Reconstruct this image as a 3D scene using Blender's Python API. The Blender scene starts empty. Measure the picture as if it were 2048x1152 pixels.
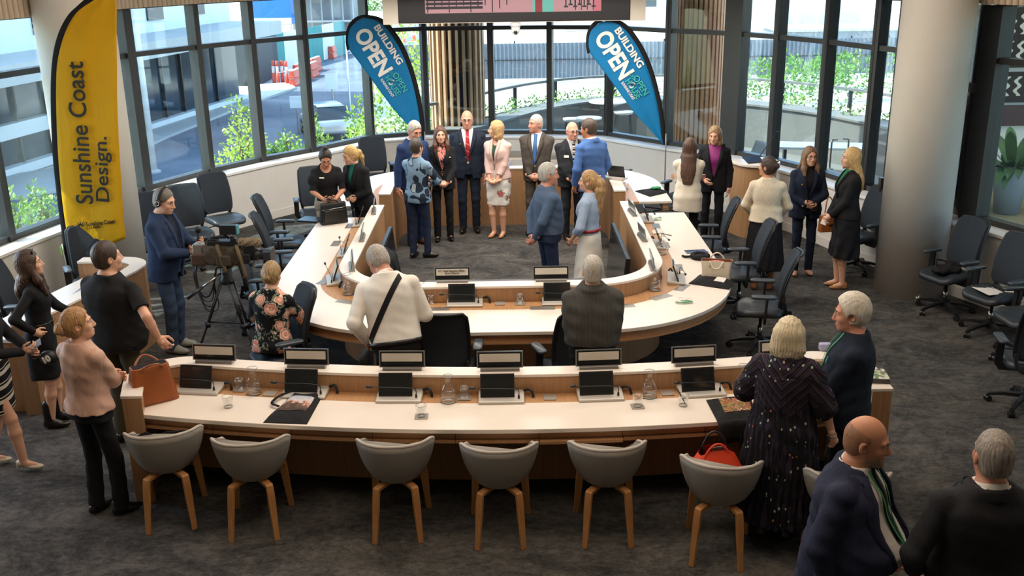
import bpy, math, random
import numpy as np
from mathutils import Matrix, Vector
C = bpy.context.scene.collection
SC = bpy.context.scene
PI = math.pi
R = math.radians
# ---------------------------------------------------------------- camera
CAM_F, CAM_T, CAM_H, CAM_R = 2021.24, 0.318332, 4.0237, 0.015546
_ct, _st, _cr, _sr = math.cos(CAM_T), math.sin(CAM_T), math.cos(CAM_R), math.sin(CAM_R)
_X0, _D0, _F0 = Vector((1, 0, 0)), Vector((0, -_st, -_ct)), Vector((0, _ct, -_st))
cam_data = bpy.data.cameras.new('camera')
cam_data.sensor_width = 36.0
cam_data.lens = CAM_F / 2048 * 36
cam_data.clip_start, cam_data.clip_end = 0.1, 600
cam = bpy.data.objects.new('camera', cam_data)
C.objects.link(cam)
_rt, _dn = _cr * _X0 + _sr * _D0, -_sr * _X0 + _cr * _D0
cam.matrix_world = Matrix(((_rt.x, -_dn.x, -_F0.x, 0), (_rt.y, -_dn.y, -_F0.y, 0), (_rt.z, -_dn.z, -_F0.z, CAM_H), (0, 0, 0, 1)))
SC.camera = cam

def at(u, v, z=0.0):
    """world point of height z seen at photo pixel (u, v)"""
    x, y = (u - 1024) / CAM_F, (v - 576) / CAM_F
    x, y = _cr * x - _sr * y, _sr * x + _cr * y
    d = (x, _ct - y * _st, -_st - y * _ct)
    t = (z - CAM_H) / d[2]
    return Vector((t * d[0], t * d[1], z))

def at_y(u, v, Y):
    """world point at depth Y seen at photo pixel (u, v)"""
    x, y = (u - 1024) / CAM_F, (v - 576) / CAM_F
    x, y = _cr * x - _sr * y, _sr * x + _cr * y
    d = (x, _ct - y * _st, -_st - y * _ct)
    t = Y / d[1]
    return Vector((t * d[0], Y, CAM_H + t * d[2]))
# ---------------------------------------------------------------- sky, sun, exposure
world = bpy.data.worlds.new('sky')
SC.world = world
world.use_nodes = True
_wn = world.node_tree
_sky = _wn.nodes.new('ShaderNodeTexSky')
_sky.sky_type = 'NISHITA'
_sky.sun_disc = False
_sky.sun_elevation = R(52)
_sky.sun_rotation = R(-70)
_bg = _wn.nodes['Background']
_bg.inputs['Strength'].default_value = 1.0
_wn.links.new(_sky.outputs[0], _bg.inputs['Color'])
SUN_DIR = Vector((-0.64, -0.14, 0.92)).normalized()      # towards the sun
sun_l = bpy.data.lights.new('sun', 'SUN')
sun_l.energy = 11.0
sun_l.angle = R(0.6)
sun_l.color = (1.0, 0.95, 0.87)
sun = bpy.data.objects.new('sun', sun_l)
C.objects.link(sun)
sun.rotation_euler = SUN_DIR.to_track_quat('Z', 'Y').to_euler()

def area_light(name, loc, size, power, col, target=None, spread=180):
    l = bpy.data.lights.new(name, 'AREA')
    l.shape = 'RECTANGLE'
    l.size, l.size_y = size
    l.energy, l.color = power, col
    l.spread = R(spread)
    o = bpy.data.objects.new(name, l)
    C.objects.link(o)
    o.location = loc
    d = (Vector(target) - Vector(loc)) if target else Vector((0, 0, -1))
    o.rotation_euler = d.to_track_quat('-Z', 'Y').to_euler()
    return o
area_light('ceiling_light_near', (0, 5.0, 5.55), (7, 2.6), 150, (1.0, 0.80, 0.62))
area_light('ceiling_light_mid', (0, 9.6, 5.55), (6, 3.0), 270, (1.0, 0.88, 0.76))
area_light('ceiling_light_far', (0, 14.2, 3.42), (5, 2.0), 200, (1.0, 0.92, 0.84))
SC.view_settings.view_transform = 'Standard'
SC.view_settings.look = 'None'
SC.view_settings.gamma = 1.0
SC.view_settings.exposure = 0.20
SC.view_settings.use_curve_mapping = False
SC.cycles.max_bounces = 8
SC.cycles.transparent_max_bounces = 16
SC.cycles.diffuse_bounces = 4
SC.cycles.caustics_reflective = False
SC.cycles.caustics_refractive = False
SC.cycles.use_denoising = True
# ---------------------------------------------------------------- materials
MATS = {}
def srgb(c):
    if isinstance(c, str):
        c = tuple(int(c[i:i + 2], 16) / 255 for i in (0, 2, 4))
    return tuple((x / 12.92 if x <= 0.04045 else ((x + 0.055) / 1.055) ** 2.4) for x in c) + (1.0,)

class NB:
    """small node builder"""
    def __init__(s, name):
        s.m = bpy.data.materials.new(name)
        s.m.use_nodes = True
        s.t = s.m.node_tree
        s.b = s.t.nodes['Principled BSDF']
        s.out = s.t.nodes['Material Output']
        s._oc = None
    def n(s, typ, **kw):
        nd = s.t.nodes.new('ShaderNode' + typ)
        for k, v in kw.items():
            if k in nd.inputs:
                nd.inputs[k].default_value = v
            else:
                setattr(nd, k, v)
        return nd
    def l(s, a, b):
        s.t.links.new(a, b)
    def coord(s, scale=(1, 1, 1), rot=(0, 0, 0), kind='Object'):
        tc = s.n('TexCoord')
        mp = s.n('Mapping')
        mp.inputs['Scale'].default_value = scale
        mp.inputs['Rotation'].default_value = rot
        s.l(tc.outputs[kind], mp.inputs[0])
        return mp.outputs[0]
    def noise(s, vec, scale, detail=3, rough=0.55, dist=0.0):
        nd = s.n('TexNoise')
        nd.inputs['Scale'].default_value = scale
        nd.inputs['Detail'].default_value = detail
        nd.inputs['Roughness'].default_value = rough
        nd.inputs['Distortion'].default_value = dist
        s.l(vec, nd.inputs['Vector'])
        return nd.outputs['Fac']
    def vor(s, vec, scale, feature='F1', rnd=1.0):
        nd = s.n('TexVoronoi')
        nd.feature = feature
        nd.inputs['Scale'].default_value = scale
        nd.inputs['Randomness'].default_value = rnd
        s.l(vec, nd.inputs['Vector'])
        return nd
    def ramp(s, fac, stops, interp='LINEAR'):
        nd = s.n('ValToRGB')
        cr = nd.color_ramp
        cr.interpolation = interp
        while len(cr.elements) < len(stops):
            cr.elements.new(0.5)
        for e, (p, c) in zip(cr.elements, stops):
            e.position = p
            e.color = srgb(c) if isinstance(c, (str, tuple)) else (c, c, c, 1)
        s.l(fac, nd.inputs[0])
        return nd.outputs[0]
    def mix(s, fac, a, b):
        nd = s.n('Mix')
        nd.data_type = 'RGBA'
        for sock, v in ((nd.inputs[0], fac), (nd.inputs[6], a), (nd.inputs[7], b)):
            if isinstance(v, (int, float)):
                sock.default_value = v
            elif isinstance(v, (str, tuple)):
                sock.default_value = srgb(v)
            else:
                s.l(v, sock)
        return nd.outputs[2]
    def math(s, op, a, b=0.0):
        nd = s.n('Math')
        nd.operation = op
        for sock, v in ((nd.inputs[0], a), (nd.inputs[1], b)):
            if isinstance(v, (int, float)):
                sock.default_value = v
            else:
                s.l(v, sock)
        return nd.outputs[0]
    def col(s, c):
        if isinstance(c, (str, tuple)):
            s.b.inputs['Base Color'].default_value = srgb(c)
        else:
            s.l(c, s.b.inputs['Base Color'])
    def bump(s, fac, strength=0.3, dist=0.01):
        nd = s.n('Bump')
        nd.inputs['Strength'].default_value = strength
        nd.inputs['Distance'].default_value = dist
        s.l(fac, nd.inputs['Height'])
        s.l(nd.outputs[0], s.b.inputs['Normal'])
    def done(s, rough=0.6, metal=0.0, spec=0.5, sheen=0.0):
        s.b.inputs['Roughness'].default_value = rough
        s.b.inputs['Metallic'].default_value = metal
        s.b.inputs['Specular IOR Level'].default_value = spec
        if sheen:
            s.b.inputs['Sheen Weight'].default_value = sheen
        return s.m

def plain(name, c, rough=0.6, metal=0.0, spec=0.5, var=0.06, vs=6.0, bump=0.0, bs=300, emit=None):
    """plain surface with a little mottling and an optional fine bump"""
    if name in MATS:
        return MATS[name]
    b = NB(name)
    v = b.coord()
    if var:
        base = srgb(c)[:3]
        f = b.noise(v, vs, 3)
        lo = tuple(max(0, x * (1 - var * 2)) for x in base) + (1,)
        hi = tuple(min(1, x * (1 + var * 2)) for x in base) + (1,)
        nd = b.n('Mix')
        nd.data_type = 'RGBA'
        b.l(f, nd.inputs[0])
        nd.inputs[6].default_value, nd.inputs[7].default_value = lo, hi
        b.l(nd.outputs[2], b.b.inputs['Base Color'])
    else:
        b.col(c)
    if bump:
        b.bump(b.noise(v, bs, 2), bump, 0.004)
    if emit:
        b.b.inputs['Emission Color'].default_value = srgb(c)
        b.b.inputs['Emission Strength'].default_value = emit
    MATS[name] = b.done(rough, metal, spec)
    return MATS[name]

def cloth(name, c, rough=0.85, weave=420, wb=0.25, fold=0.35, var=0.10, sheen=0.0, fs=14.0):
    """woven cloth: fine weave bump, soft creases, slight shade variation of the dye"""
    key = 'cloth_' + name
    if key in MATS:
        return MATS[key]
    b = NB(key)
    v = b.coord()
    base = srgb(c)[:3]
    f = b.noise(v, 5.0, 2)
    nd = b.n('Mix')
    nd.data_type = 'RGBA'
    b.l(f, nd.inputs[0])
    nd.inputs[6].default_value = tuple(x * (1 - var) for x in base) + (1,)
    nd.inputs[7].default_value = tuple(min(1, x * (1 + var)) for x in base) + (1,)
    b.l(nd.outputs[2], b.b.inputs['Base Color'])
    h = b.math('ADD', b.math('MULTIPLY', b.noise(v, weave, 1), wb), b.math('MULTIPLY', b.noise(b.coord((1, 1, 0.45)), fs, 3, 0.5, 0.8), fold * 4))
    b.bump(h, 0.40, 0.012)
    MATS[key] = b.done(rough, 0, 0.25, sheen)
    return MATS[key]

def thin_glass(name, tint, gloss=1.0, ior=1.5):
    """a pane: lets the view through, tinted, with a Fresnel reflection"""
    if name in MATS:
        return MATS[name]
    m = bpy.data.materials.new(name)
    m.use_nodes = True
    t = m.node_tree
    t.nodes.remove(t.nodes['Principled BSDF'])
    tr = t.nodes.new('ShaderNodeBsdfTransparent')
    tr.inputs[0].default_value = tint + (1,)
    gl = t.nodes.new('ShaderNodeBsdfGlossy')
    gl.inputs['Roughness'].default_value = 0.0
    gl.inputs['Color'].default_value = (gloss, gloss, gloss, 1)
    fr = t.nodes.new('ShaderNodeFresnel')
    geo = t.nodes.new('ShaderNodeNewGeometry')
    mr = t.nodes.new('ShaderNodeMapRange')
    mr.inputs['To Min'].default_value, mr.inputs['To Max'].default_value = ior, 1 / ior
    t.links.new(geo.outputs['Backfacing'], mr.inputs['Value'])
    t.links.new(mr.outputs[0], fr.inputs[0])
    mx = t.nodes.new('ShaderNodeMixShader')
    t.links.new(fr.outputs[0], mx.inputs[0])
    t.links.new(tr.outputs[0], mx.inputs[1])
    t.links.new(gl.outputs[0], mx.inputs[2])
    t.links.new(mx.outputs[0], t.nodes['Material Output'].inputs['Surface'])
    MATS[name] = m
    return m

def wood(name, c1, c2, scale=1.0, axis='Z', rough=0.45):
    if name in MATS:
        return MATS[name]
    b = NB(name)
    sc = {'Z': (30, 30, 1.2), 'X': (1.2, 30, 30), 'Y': (30, 1.2, 30)}[axis]
    v = b.coord(tuple(x * scale for x in sc))
    f = b.noise(v, 2.2, 5, 0.65, 0.35)
    f2 = b.noise(v, 9.0, 2, 0.5)
    c = b.ramp(b.math('ADD', b.math('MULTIPLY', f, 0.75), b.math('MULTIPLY', f2, 0.25)), [(0.3, c1), (0.7, c2)])
    b.col(c)
    b.bump(f2, 0.08, 0.002)
    MATS[name] = b.done(rough, 0, 0.4)
    return MATS[name]

# ---------------------------------------------------------------- mesh helpers
def mesh_obj(name, verts, faces, mats, parent=None, smooth=False, midx=None, bevel=0.0, seg=2):
    me = bpy.data.meshes.new(name)
    if isinstance(faces, np.ndarray):
        n, k = faces.shape
        me.vertices.add(len(verts))
        me.vertices.foreach_set('co', np.ascontiguousarray(verts, np.float32).ravel())
        me.loops.add(n * k)
        me.loops.foreach_set('vertex_index', np.ascontiguousarray(faces, np.int32).ravel())
        me.polygons.add(n)
        me.polygons.foreach_set('loop_start', np.arange(0, n * k, k, dtype=np.int32))
        me.update(calc_edges=True)
    else:
        me.from_pydata([tuple(v) for v in verts], [], faces)
        me.update()
    for m in (mats if isinstance(mats, (list, tuple)) else [mats]):
        me.materials.append(m)
    if midx is not None:
        me.polygons.foreach_set('material_index', np.asarray(midx, np.int32))
    if smooth:
        me.polygons.foreach_set('use_smooth', np.ones(len(me.polygons), bool))
    o = bpy.data.objects.new(name, me)
    C.objects.link(o)
    if parent:
        o.parent = parent
    if bevel:
        md = o.modifiers.new('bevel', 'BEVEL')
        md.width, md.segments, md.limit_method, md.angle_limit = bevel, seg, 'ANGLE', R(35)
        md.harden_normals = False
    return o

class MB:
    """collects shapes; build() links them as one mesh object"""
    def __init__(s):
        s.v, s.f, s.mi, s.cur = [], [], [], 0
    def add(s, vs, fs):
        o = len(s.v)
        s.v += [tuple(v) for v in vs]
        s.f += [tuple(i + o for i in f) for f in fs]
        s.mi += [s.cur] * len(fs)
        return s
    def box(s, c, d, rz=0.0, M=None):
        hx, hy, hz = d[0] / 2, d[1] / 2, d[2] / 2
        m = M or (Matrix.Translation(Vector(c)) @ Matrix.Rotation(rz, 4, 'Z'))
        vs = [m @ Vector((x * hx, y * hy, z * hz)) for x in (-1, 1) for y in (-1, 1) for z in (-1, 1)]
        return s.add(vs, [(0, 1, 3, 2), (4, 6, 7, 5), (0, 4, 5, 1), (2, 3, 7, 6), (0, 2, 6, 4), (1, 5, 7, 3)])
    def tube(s, path, r, n=8, caps=True, sq=None, up=None):
        """sweep a circle (or a rectangle sq=(w, h)) along a path; r may be a list"""
        P = [Vector(p) for p in path]
        k = len(P)
        rs = r if isinstance(r, (list, tuple)) else [r] * k
        rings = []
        T0 = None
        U = None
        for i in range(k):
            T = (P[min(i + 1, k - 1)] - P[max(i - 1, 0)]).normalized()
            if U is None:
                ref = Vector(up) if up else (Vector((0, 0, 1)) if abs(T.z) < 0.9 else Vector((1, 0, 0)))
                U = (ref - T * ref.dot(T)).normalized()
            else:
                U = (U - T * U.dot(T)).normalized()
            V = T.cross(U)
            if sq:
                w, h = sq[0] / 2 * rs[i], sq[1] / 2 * rs[i]
                rings.append([P[i] + U * (a * h) + V * (b * w) for a, b in ((-1, -1), (-1, 1), (1, 1), (1, -1))])
            else:
                rings.append([P[i] + (U * math.cos(2 * PI * j / n) + V * math.sin(2 * PI * j / n)) * rs[i] for j in range(n)])
        return s.rings(rings, caps)
    def rings(s, rings, caps=True, close=False):
        n = len(rings[0])
        vs = [p for r_ in rings for p in r_]
        fs = []
        k = len(rings)
        for i in range(k if close else k - 1):
            a, b = i * n, ((i + 1) % k) * n
            for j in range(n):
                fs.append((a + j, a + (j + 1) % n, b + (j + 1) % n, b + j))
        if caps and not close:
            fs.append(tuple(range(n - 1, -1, -1)))
            fs.append(tuple(range((k - 1) * n, k * n)))
        return s.add(vs, fs)
    def lathe(s, prof, c=(0, 0, 0), n=20, caps=True):
        return s.rings([[(c[0] + r * math.cos(2 * PI * j / n), c[1] + r * math.sin(2 * PI * j / n), c[2] + z) for j in range(n)] for r, z in prof], caps)
    def prism(s, poly, z0, z1):
        n = len(poly)
        vs = [(p[0], p[1], z0) for p in poly] + [(p[0], p[1], z1) for p in poly]
        fs = [tuple(range(n - 1, -1, -1)), tuple(range(n, 2 * n))]
        fs += [(i, (i + 1) % n, n + (i + 1) % n, n + i) for i in range(n)]
        return s.add(vs, fs)
    def strip(s, A, B, z0, z1):
        """solid band between two open outlines of equal length"""
        n = len(A)
        vs = [(p[0], p[1], z) for z in (z0, z1) for P in (A, B) for p in P]
        fs = []
        a0, b0, a1, b1 = 0, n, 2 * n, 3 * n
        for i in range(n - 1):
            fs += [(a1 + i, a1 + i + 1, b1 + i + 1, b1 + i), (a0 + i, b0 + i, b0 + i + 1, a0 + i + 1),
                   (a0 + i, a0 + i + 1, a1 + i + 1, a1 + i), (b0 + i, b1 + i, b1 + i + 1, b0 + i + 1)]
        fs += [(a0, a1, b1, b0), (a0 + n - 1, b0 + n - 1, b1 + n - 1, a1 + n - 1)]
        return s.add(vs, fs)
    def sheet(s, G, th=0.0, nrm=None):
        """grid of points -> surface; with th a solid shell (offset along vertex normals)"""
        G = np.asarray(G, float)
        a, b = G.shape[:2]
        if not th:
            vs = G.reshape(-1, 3)
            fs = [(i * b + j, i * b + j + 1, (i + 1) * b + j + 1, (i + 1) * b + j) for i in range(a - 1) for j in range(b - 1)]
            return s.add(vs, fs)
        du, dv = np.gradient(G, axis=0), np.gradient(G, axis=1)
        N = np.cross(du, dv)
        N /= np.linalg.norm(N, axis=2, keepdims=True) + 1e-9
        H = G - N * th
        vs = np.concatenate([G.reshape(-1, 3), H.reshape(-1, 3)])
        o = a * b
        fs = []
        for i in range(a - 1):
            for j in range(b - 1):
                q = (i * b + j, i * b + j + 1, (i + 1) * b + j + 1, (i + 1) * b + j)
                fs += [q, tuple(o + x for x in reversed(q))]
        for j in range(b - 1):
            fs += [(j + 1, j, o + j, o + j + 1), ((a - 1) * b + j, (a - 1) * b + j + 1, o + (a - 1) * b + j + 1, o + (a - 1) * b + j)]
        for i in range(a - 1):
            fs += [(i * b, (i + 1) * b, o + (i + 1) * b, o + i * b), ((i + 1) * b + b - 1, i * b + b - 1, o + i * b + b - 1, o + (i + 1) * b + b - 1)]
        return s.add(vs, fs)
    def ball(s, c, r, n=12, m=8, M=None):
        rr = (r, r, r) if not isinstance(r, (tuple, list)) else r
        rg = []
        for i in range(m + 1):
            th = PI * i / m
            th = min(max(th, 0.02), PI - 0.02)
            rg.append([(rr[0] * math.sin(th) * math.cos(2 * PI * j / n), rr[1] * math.sin(th) * math.sin(2 * PI * j / n), rr[2] * math.cos(th)) for j in range(n)])
        rg = [[(Vector(c) + ((M @ Vector(p)) if M else Vector(p))) for p in r_] for r_ in rg]
        return s.rings(rg)
    def torus(s, c, Rr, r, n=20, m=8, M=None, ry=None):
        rg = []
        for i in range(n):
            a = 2 * PI * i / n
            rg.append([Vector(c) + ((M or Matrix.Identity(3)) @ Vector(((Rr + r * math.cos(2 * PI * j / m)) * math.cos(a), ((ry or Rr) + r * math.cos(2 * PI * j / m)) * math.sin(a), r * math.sin(2 * PI * j / m)))) for j in range(m)])
        return s.rings(rg, False, True)
    def mat(s, i):
        s.cur = i
        return s
    def build(s, name, mats, parent=None, smooth=False, bevel=0.0, seg=2):
        return mesh_obj(name, s.v, s.f, mats, parent, smooth, s.mi if isinstance(mats, (list, tuple)) else None, bevel, seg)

def tag(o, label=None, cat=None, group=None, kind=None):
    if label: o['label'] = label
    if cat: o['category'] = cat
    if group: o['group'] = group
    if kind: o['kind'] = kind
    return o

def thing(name, label, cat, loc=(0, 0, 0), rz=0.0, group=None):
    o = bpy.data.objects.new(name, None)
    o.empty_display_size = 0.1
    C.objects.link(o)
    o.location, o.rotation_euler = loc, (0, 0, rz)
    return tag(o, label, cat, group)

def dup(root, loc, rz=0.0, label=None, group=None):
    """copy a thing with its parts and sub-parts"""
    r = root.copy()
    C.objects.link(r)
    r.location, r.rotation_euler = loc, (root.rotation_euler[0], root.rotation_euler[1], rz)
    if label: r['label'] = label
    if group: r['group'] = group
    for ch in list(root.children):
        c = ch.copy()
        C.objects.link(c)
        c.parent = r
        for g in list(ch.children):
            d = g.copy()
            C.objects.link(d)
            d.parent = c
    return r

def struct(name, mb, m, smooth=False, bevel=0.0, parent=None):
    o = mb.build(name, m, parent, smooth, bevel)
    if parent is None:
        o['kind'] = 'structure'
    return o

def smooth_path(pts, k=6):
    """Catmull-Rom through points"""
    P = [Vector(p) for p in pts]
    P = [2 * P[0] - P[1]] + P + [2 * P[-1] - P[-2]]
    out = []
    for i in range(1, len(P) - 2):
        for j in range(k):
            t = j / k
            a, b, c, d = P[i - 1], P[i], P[i + 1], P[i + 2]
            out.append(0.5 * ((2 * b) + (c - a) * t + (2 * a - 5 * b + 4 * c - d) * t * t + (3 * b - a - 3 * c + d) * t ** 3))
    out.append(P[-2])
    return out

def text(name, s, size, M, m, parent=None, ext=0.002, align='LEFT', sx=1.0, bold=0.0):
    """lettering as a mesh"""
    cu = bpy.data.curves.new(name, 'FONT')
    cu.body, cu.size, cu.extrude, cu.offset = s, size, ext, bold
    cu.align_x, cu.align_y = align, 'CENTER'
    tmp = bpy.data.objects.new(name + '_curve', cu)
    C.objects.link(tmp)
    bpy.context.view_layer.update()
    me = bpy.data.meshes.new_from_object(tmp.evaluated_get(bpy.context.evaluated_depsgraph_get()))
    bpy.data.objects.remove(tmp)
    bpy.data.curves.remove(cu)
    me.materials.clear()
    me.materials.append(m)
    o = bpy.data.objects.new(name, me)
    C.objects.link(o)
    if parent: o.parent = parent
    o.matrix_local = M @ Matrix.Diagonal((sx, 1, 1, 1))
    return o
# ================================================================ room shell
M = {}
M['white_wall'] = plain('white_wall_paint', 'dcd8d0', 0.75, var=0.02, bump=0.05, bs=120)
M['sill'] = plain('white_sill_stone', 'eeece6', 0.35, var=0.02)
M['frame'] = plain('dark_window_frame', '2b2a29', 0.45, var=0.03)
M['pane'] = thin_glass('window_pane', (0.74, 0.83, 0.84))
M['flute'] = plain('fluted_beige_panel', 'cdbba4', 0.7, var=0.03)
M['column'] = plain('painted_column', 'd6d0c6', 0.72, var=0.015, bump=0.08, bs=90)
M['ceil'] = plain('ceiling_paint', 'd9d6d0', 0.85, var=0.01)

def carpet():
    b = NB('mottled_grey_carpet')
    v = b.coord((1, 1, 1))
    big = b.noise(b.coord((1.0, 1.5, 1), (0, 0, 0.12)), 1.3, 6, 0.78, 0.8)
    mid = b.noise(b.coord((2.4, 3.6, 1), (0, 0, 0.12)), 5.0, 8, 0.86, 0.5)
    fine = b.noise(v, 160, 2, 0.6)
    f = b.math('ADD', b.math('ADD', b.math('MULTIPLY', big, 0.42), b.math('MULTIPLY', mid, 0.42)), b.math('MULTIPLY', fine, 0.16))
    c = b.ramp(f, [(0.41, '272828'), (0.49, '464543'), (0.59, '68655f')])
    br = b.n('TexBrick')
    br.inputs['Scale'].default_value = 1.0
    br.inputs['Mortar Size'].default_value = 0.004
    br.inputs['Brick Width'].default_value = 1.0
    br.inputs['Row Height'].default_value = 0.25
    br.inputs['Color1'].default_value = (1, 1, 1, 1)
    br.inputs['Color2'].default_value = (0.92, 0.92, 0.92, 1)
    br.inputs['Mortar'].default_value = (0.75, 0.75, 0.75, 1)
    b.l(b.coord((1, 1, 1), (0, 0, 0.12)), br.inputs['Vector'])
    mx = b.n('Mix')
    mx.data_type = 'RGBA'
    mx.blend_type = 'MULTIPLY'
    mx.inputs[0].default_value = 0.55
    b.l(c, mx.inputs[6])
    b.l(br.outputs[0], mx.inputs[7])
    b.col(mx.outputs[2])
    b.bump(b.noise(v, 260, 2), 0.5, 0.006)
    return b.done(0.95, 0, 0.15)
M['carpet'] = carpet()

GL = [(-6.75, 7.5), (-6.4, 9.4), (-5.95, 11.55), (-5.55, 13.05), (-5.25, 14.2), (-4.65, 15.41), (-4.05, 16.28), (-3.38, 17.06), (-2.51, 18.27), (-1.52, 18.66), (-0.32, 18.6), (0.74, 18.51), (1.77, 18.25), (2.70, 17.2), (3.61, 16.34), (4.09, 15.59), (4.55, 14.64), (4.88, 13.58), (5.05, 13.17), (5.60, 11.87), (6.30, 10.30), (6.75, 9.0), (7.0, 6.5)]
def offset(path, d):
    out = []
    for i, p in enumerate(path):
        a, b = Vector(path[max(i - 1, 0)]), Vector(path[min(i + 1, len(path) - 1)])
        t = (b - a).normalized()
        out.append((p[0] + t.y * d, p[1] - t.x * d))      # d > 0: towards the room
    return out
SILL = 0.90
HEAD = 3.40
inn, outr = offset(GL, 0.30), offset(GL, -0.10)
fl = MB().prism([(-7, -3.5)] + [(p[0], p[1]) for p in [(-7.0, 7.5)] + outr[1:]] + [(7, 6.5), (7, -3.5)], -0.25, 0.0)
struct('floor', fl, M['carpet'])
struct('wall_window_side', MB().strip(outr, inn, 0.0, SILL - 0.04), M['white_wall'])
struct('trim_window_sill', MB().strip(outr, offset(GL, 0.33), SILL - 0.04, SILL), M['sill'], bevel=0.006)
struct('baseboard_window_side', MB().strip(inn, offset(GL, 0.312), 0.0, 0.13), M['white_wall'])
# windows: each bay its own frame and two panes
def bar(mb, a, b, z0, z1, w, d=0.0):
    a, b = Vector(a), Vector(b)
    t = (b - a)
    ang = math.atan2(t.y, t.x)
    c = (a + b) / 2
    mb.box((c.x, c.y, (z0 + z1) / 2), (t.length + d, w, z1 - z0), ang)
WIN_I = list(range(1, 18)) + [19, 20, 21]
for n_, i in enumerate(WIN_I):
    a, b = GL[i], GL[i + 1]
    mb = MB()
    for z0, z1, w in ((SILL, SILL + 0.07, 0.13), (2.76, 2.83, 0.13), (HEAD, HEAD + 0.12, 0.15)):
        bar(mb, a, b, z0, z1, w)
    for p, q in ((a, b), (b, a)):
        t = (Vector(q) - Vector(p)).normalized()
        c = Vector(p) + t * 0.028
        mb.box((c.x, c.y, (SILL + HEAD) / 2), (0.055, 0.17, HEAD - SILL), math.atan2(t.y, t.x))
    w = struct('window_%d' % (n_ + 1), mb, M['frame'])
    g = MB()
    bar(g, a, b, SILL + 0.07, 2.76, 0.012, -0.11)
    bar(g, a, b, 2.83, HEAD, 0.012, -0.11)
    g.build('pane', M['pane'], w)
# dark corner posts of the glazing
for n_, (x, y, s, rz) in enumerate([(3.61, 16.34, 0.34, -0.9), (5.60, 11.87, 0.26, -1.17), (-5.25, 14.2, 0.16, 1.2)]):
    struct('trim_%d' % (n_ + 1), MB().box((x, y, (SILL + HEAD) / 2), (s, 0.22, HEAD - SILL), rz), M['frame'])
# tinted dark doors of the glazing right of the column
M['dark_glass'] = plain('dark_tinted_glass', '14161c', 0.08, spec=0.8, var=0)
d = MB()
bar(d, (5.05, 13.17), (5.60, 11.87), SILL, HEAD, 0.03)
o = struct('door_1', d, M['dark_glass'])
d = MB()
for f in (0.0, 1.0):
    p = Vector((5.05, 13.17)).lerp(Vector((5.60, 11.87)), f)
    d.box((p.x - 0.02, p.y, (SILL + HEAD) / 2), (0.10, 0.12, HEAD - SILL), -1.28)
bar(d, (5.04, 13.17), (5.59, 11.87), 2.40, 2.50, 0.10)
d.build('door_frame', M['frame'], o)
# fluted bulkheads over the windows
def bulkhead(path, d0, name, z0=HEAD + 0.02, z1=5.6):
    ins = offset(path, d0)
    mb = MB()
    mb.strip(offset(path, d0 - 0.10), ins, z0, z1)
    for i in range(len(ins) - 1):
        a, b = Vector(ins[i]), Vector(ins[i + 1])
        t = b - a
        k = max(1, int(t.length / 0.085))
        nr = Vector((t.y, -t.x)).normalized()
        for j in range(k):
            c = a + t * ((j + 0.5) / k)
            pr = [c + t.normalized() * (0.036 * math.cos(q)) + nr * (0.036 * math.sin(q)) for q in [PI * x / 6 for x in range(7)]]
            mb.prism([(p.x, p.y) for p in pr], z0, z1)
    return struct(name, mb, M['flute'])
bulkhead(GL[0:9], 0.22, 'wall_bulkhead_left')
bulkhead(GL[13:23], 0.22, 'wall_bulkhead_right')
struct('wall_bulkhead_middle', MB().strip(offset(GL[8:14], 0.12), offset(GL[8:14], 0.22), HEAD + 0.12, 5.6), M['white_wall'])
# round white columns
def column(name, x, y, r):
    mb = MB().lathe([(r, 0), (r, 5.6)], (x, y, 0), 64)
    return struct(name, mb, M['column'], smooth=False)
for nm, x, y, r in (('trim_column_left', -5.12, 12.35, 0.45), ('trim_column_right', 4.91, 11.89, 0.405)):
    o = column(nm, x, y, r)
    for p in o.data.polygons:
        p.use_smooth = abs(p.normal.z) < 0.5
# plain parts of the shell out of view
struct('wall_left', MB().box((-7.1, 2.0, 2.8), (0.2, 11.2, 5.6)), M['white_wall'])
struct('wall_right', MB().box((7.1, 1.5, 2.8), (0.2, 10.2, 5.6)), M['white_wall'])
struct('wall_back', MB().box((0, -3.6, 2.8), (14.4, 0.2, 5.6)), M['white_wall'])
struct('ceiling', MB().prism([(-7.2, -3.7), (-7.2, 7.5)] + offset(GL, -0.5)[1:-1] + [(7.3, 6.5), (7.3, -3.7)], 5.6, 5.9), M['ceil'])
struct('wall_planter_left', MB().strip(offset(GL[0:10], -1.5), offset(GL[0:10], -0.18), -3.7, 0.35), M['ceil'])
struct('trim_eave', MB().strip(offset(GL, -0.55), offset(GL, 0.06), HEAD + 0.14, HEAD + 0.5), M['ceil'])
# hanging screen with white cheeks, camera under it
tv = thing('hanging_screen', 'large video screen hanging above the window wall, only its lower edge in view', 'screen', (0.10, 16.0, 3.05))
M['tvblack'] = plain('screen_black_frame', '17151a', 0.35, var=0)
M['cheek'] = plain('screen_cheek', 'd8cfc0', 0.7, var=0.01)
MB().box((0, 0.10, 1.0), (3.55, 0.18, 2.0)).build('housing', M['tvblack'], tv, bevel=0.01)
for s in (-1, 1):
    MB().box((s * 1.895, 0.16, 1.0), (0.235, 0.30, 2.03)).build('cheek', M['cheek'], tv)
MB().box((0, 0.2, 0.0), (3.9, 0.34, 0.02)).build('bottom_trim', M['cheek'], tv)
def emis(name, c, s):
    b = NB(name)
    b.b.inputs['Base Color'].default_value = (0.01, 0.01, 0.01, 1)
    b.b.inputs['Emission Color'].default_value = srgb(c)
    b.b.inputs['Emission Strength'].default_value = s
    return b.done(0.3)
pic = MB()
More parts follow.
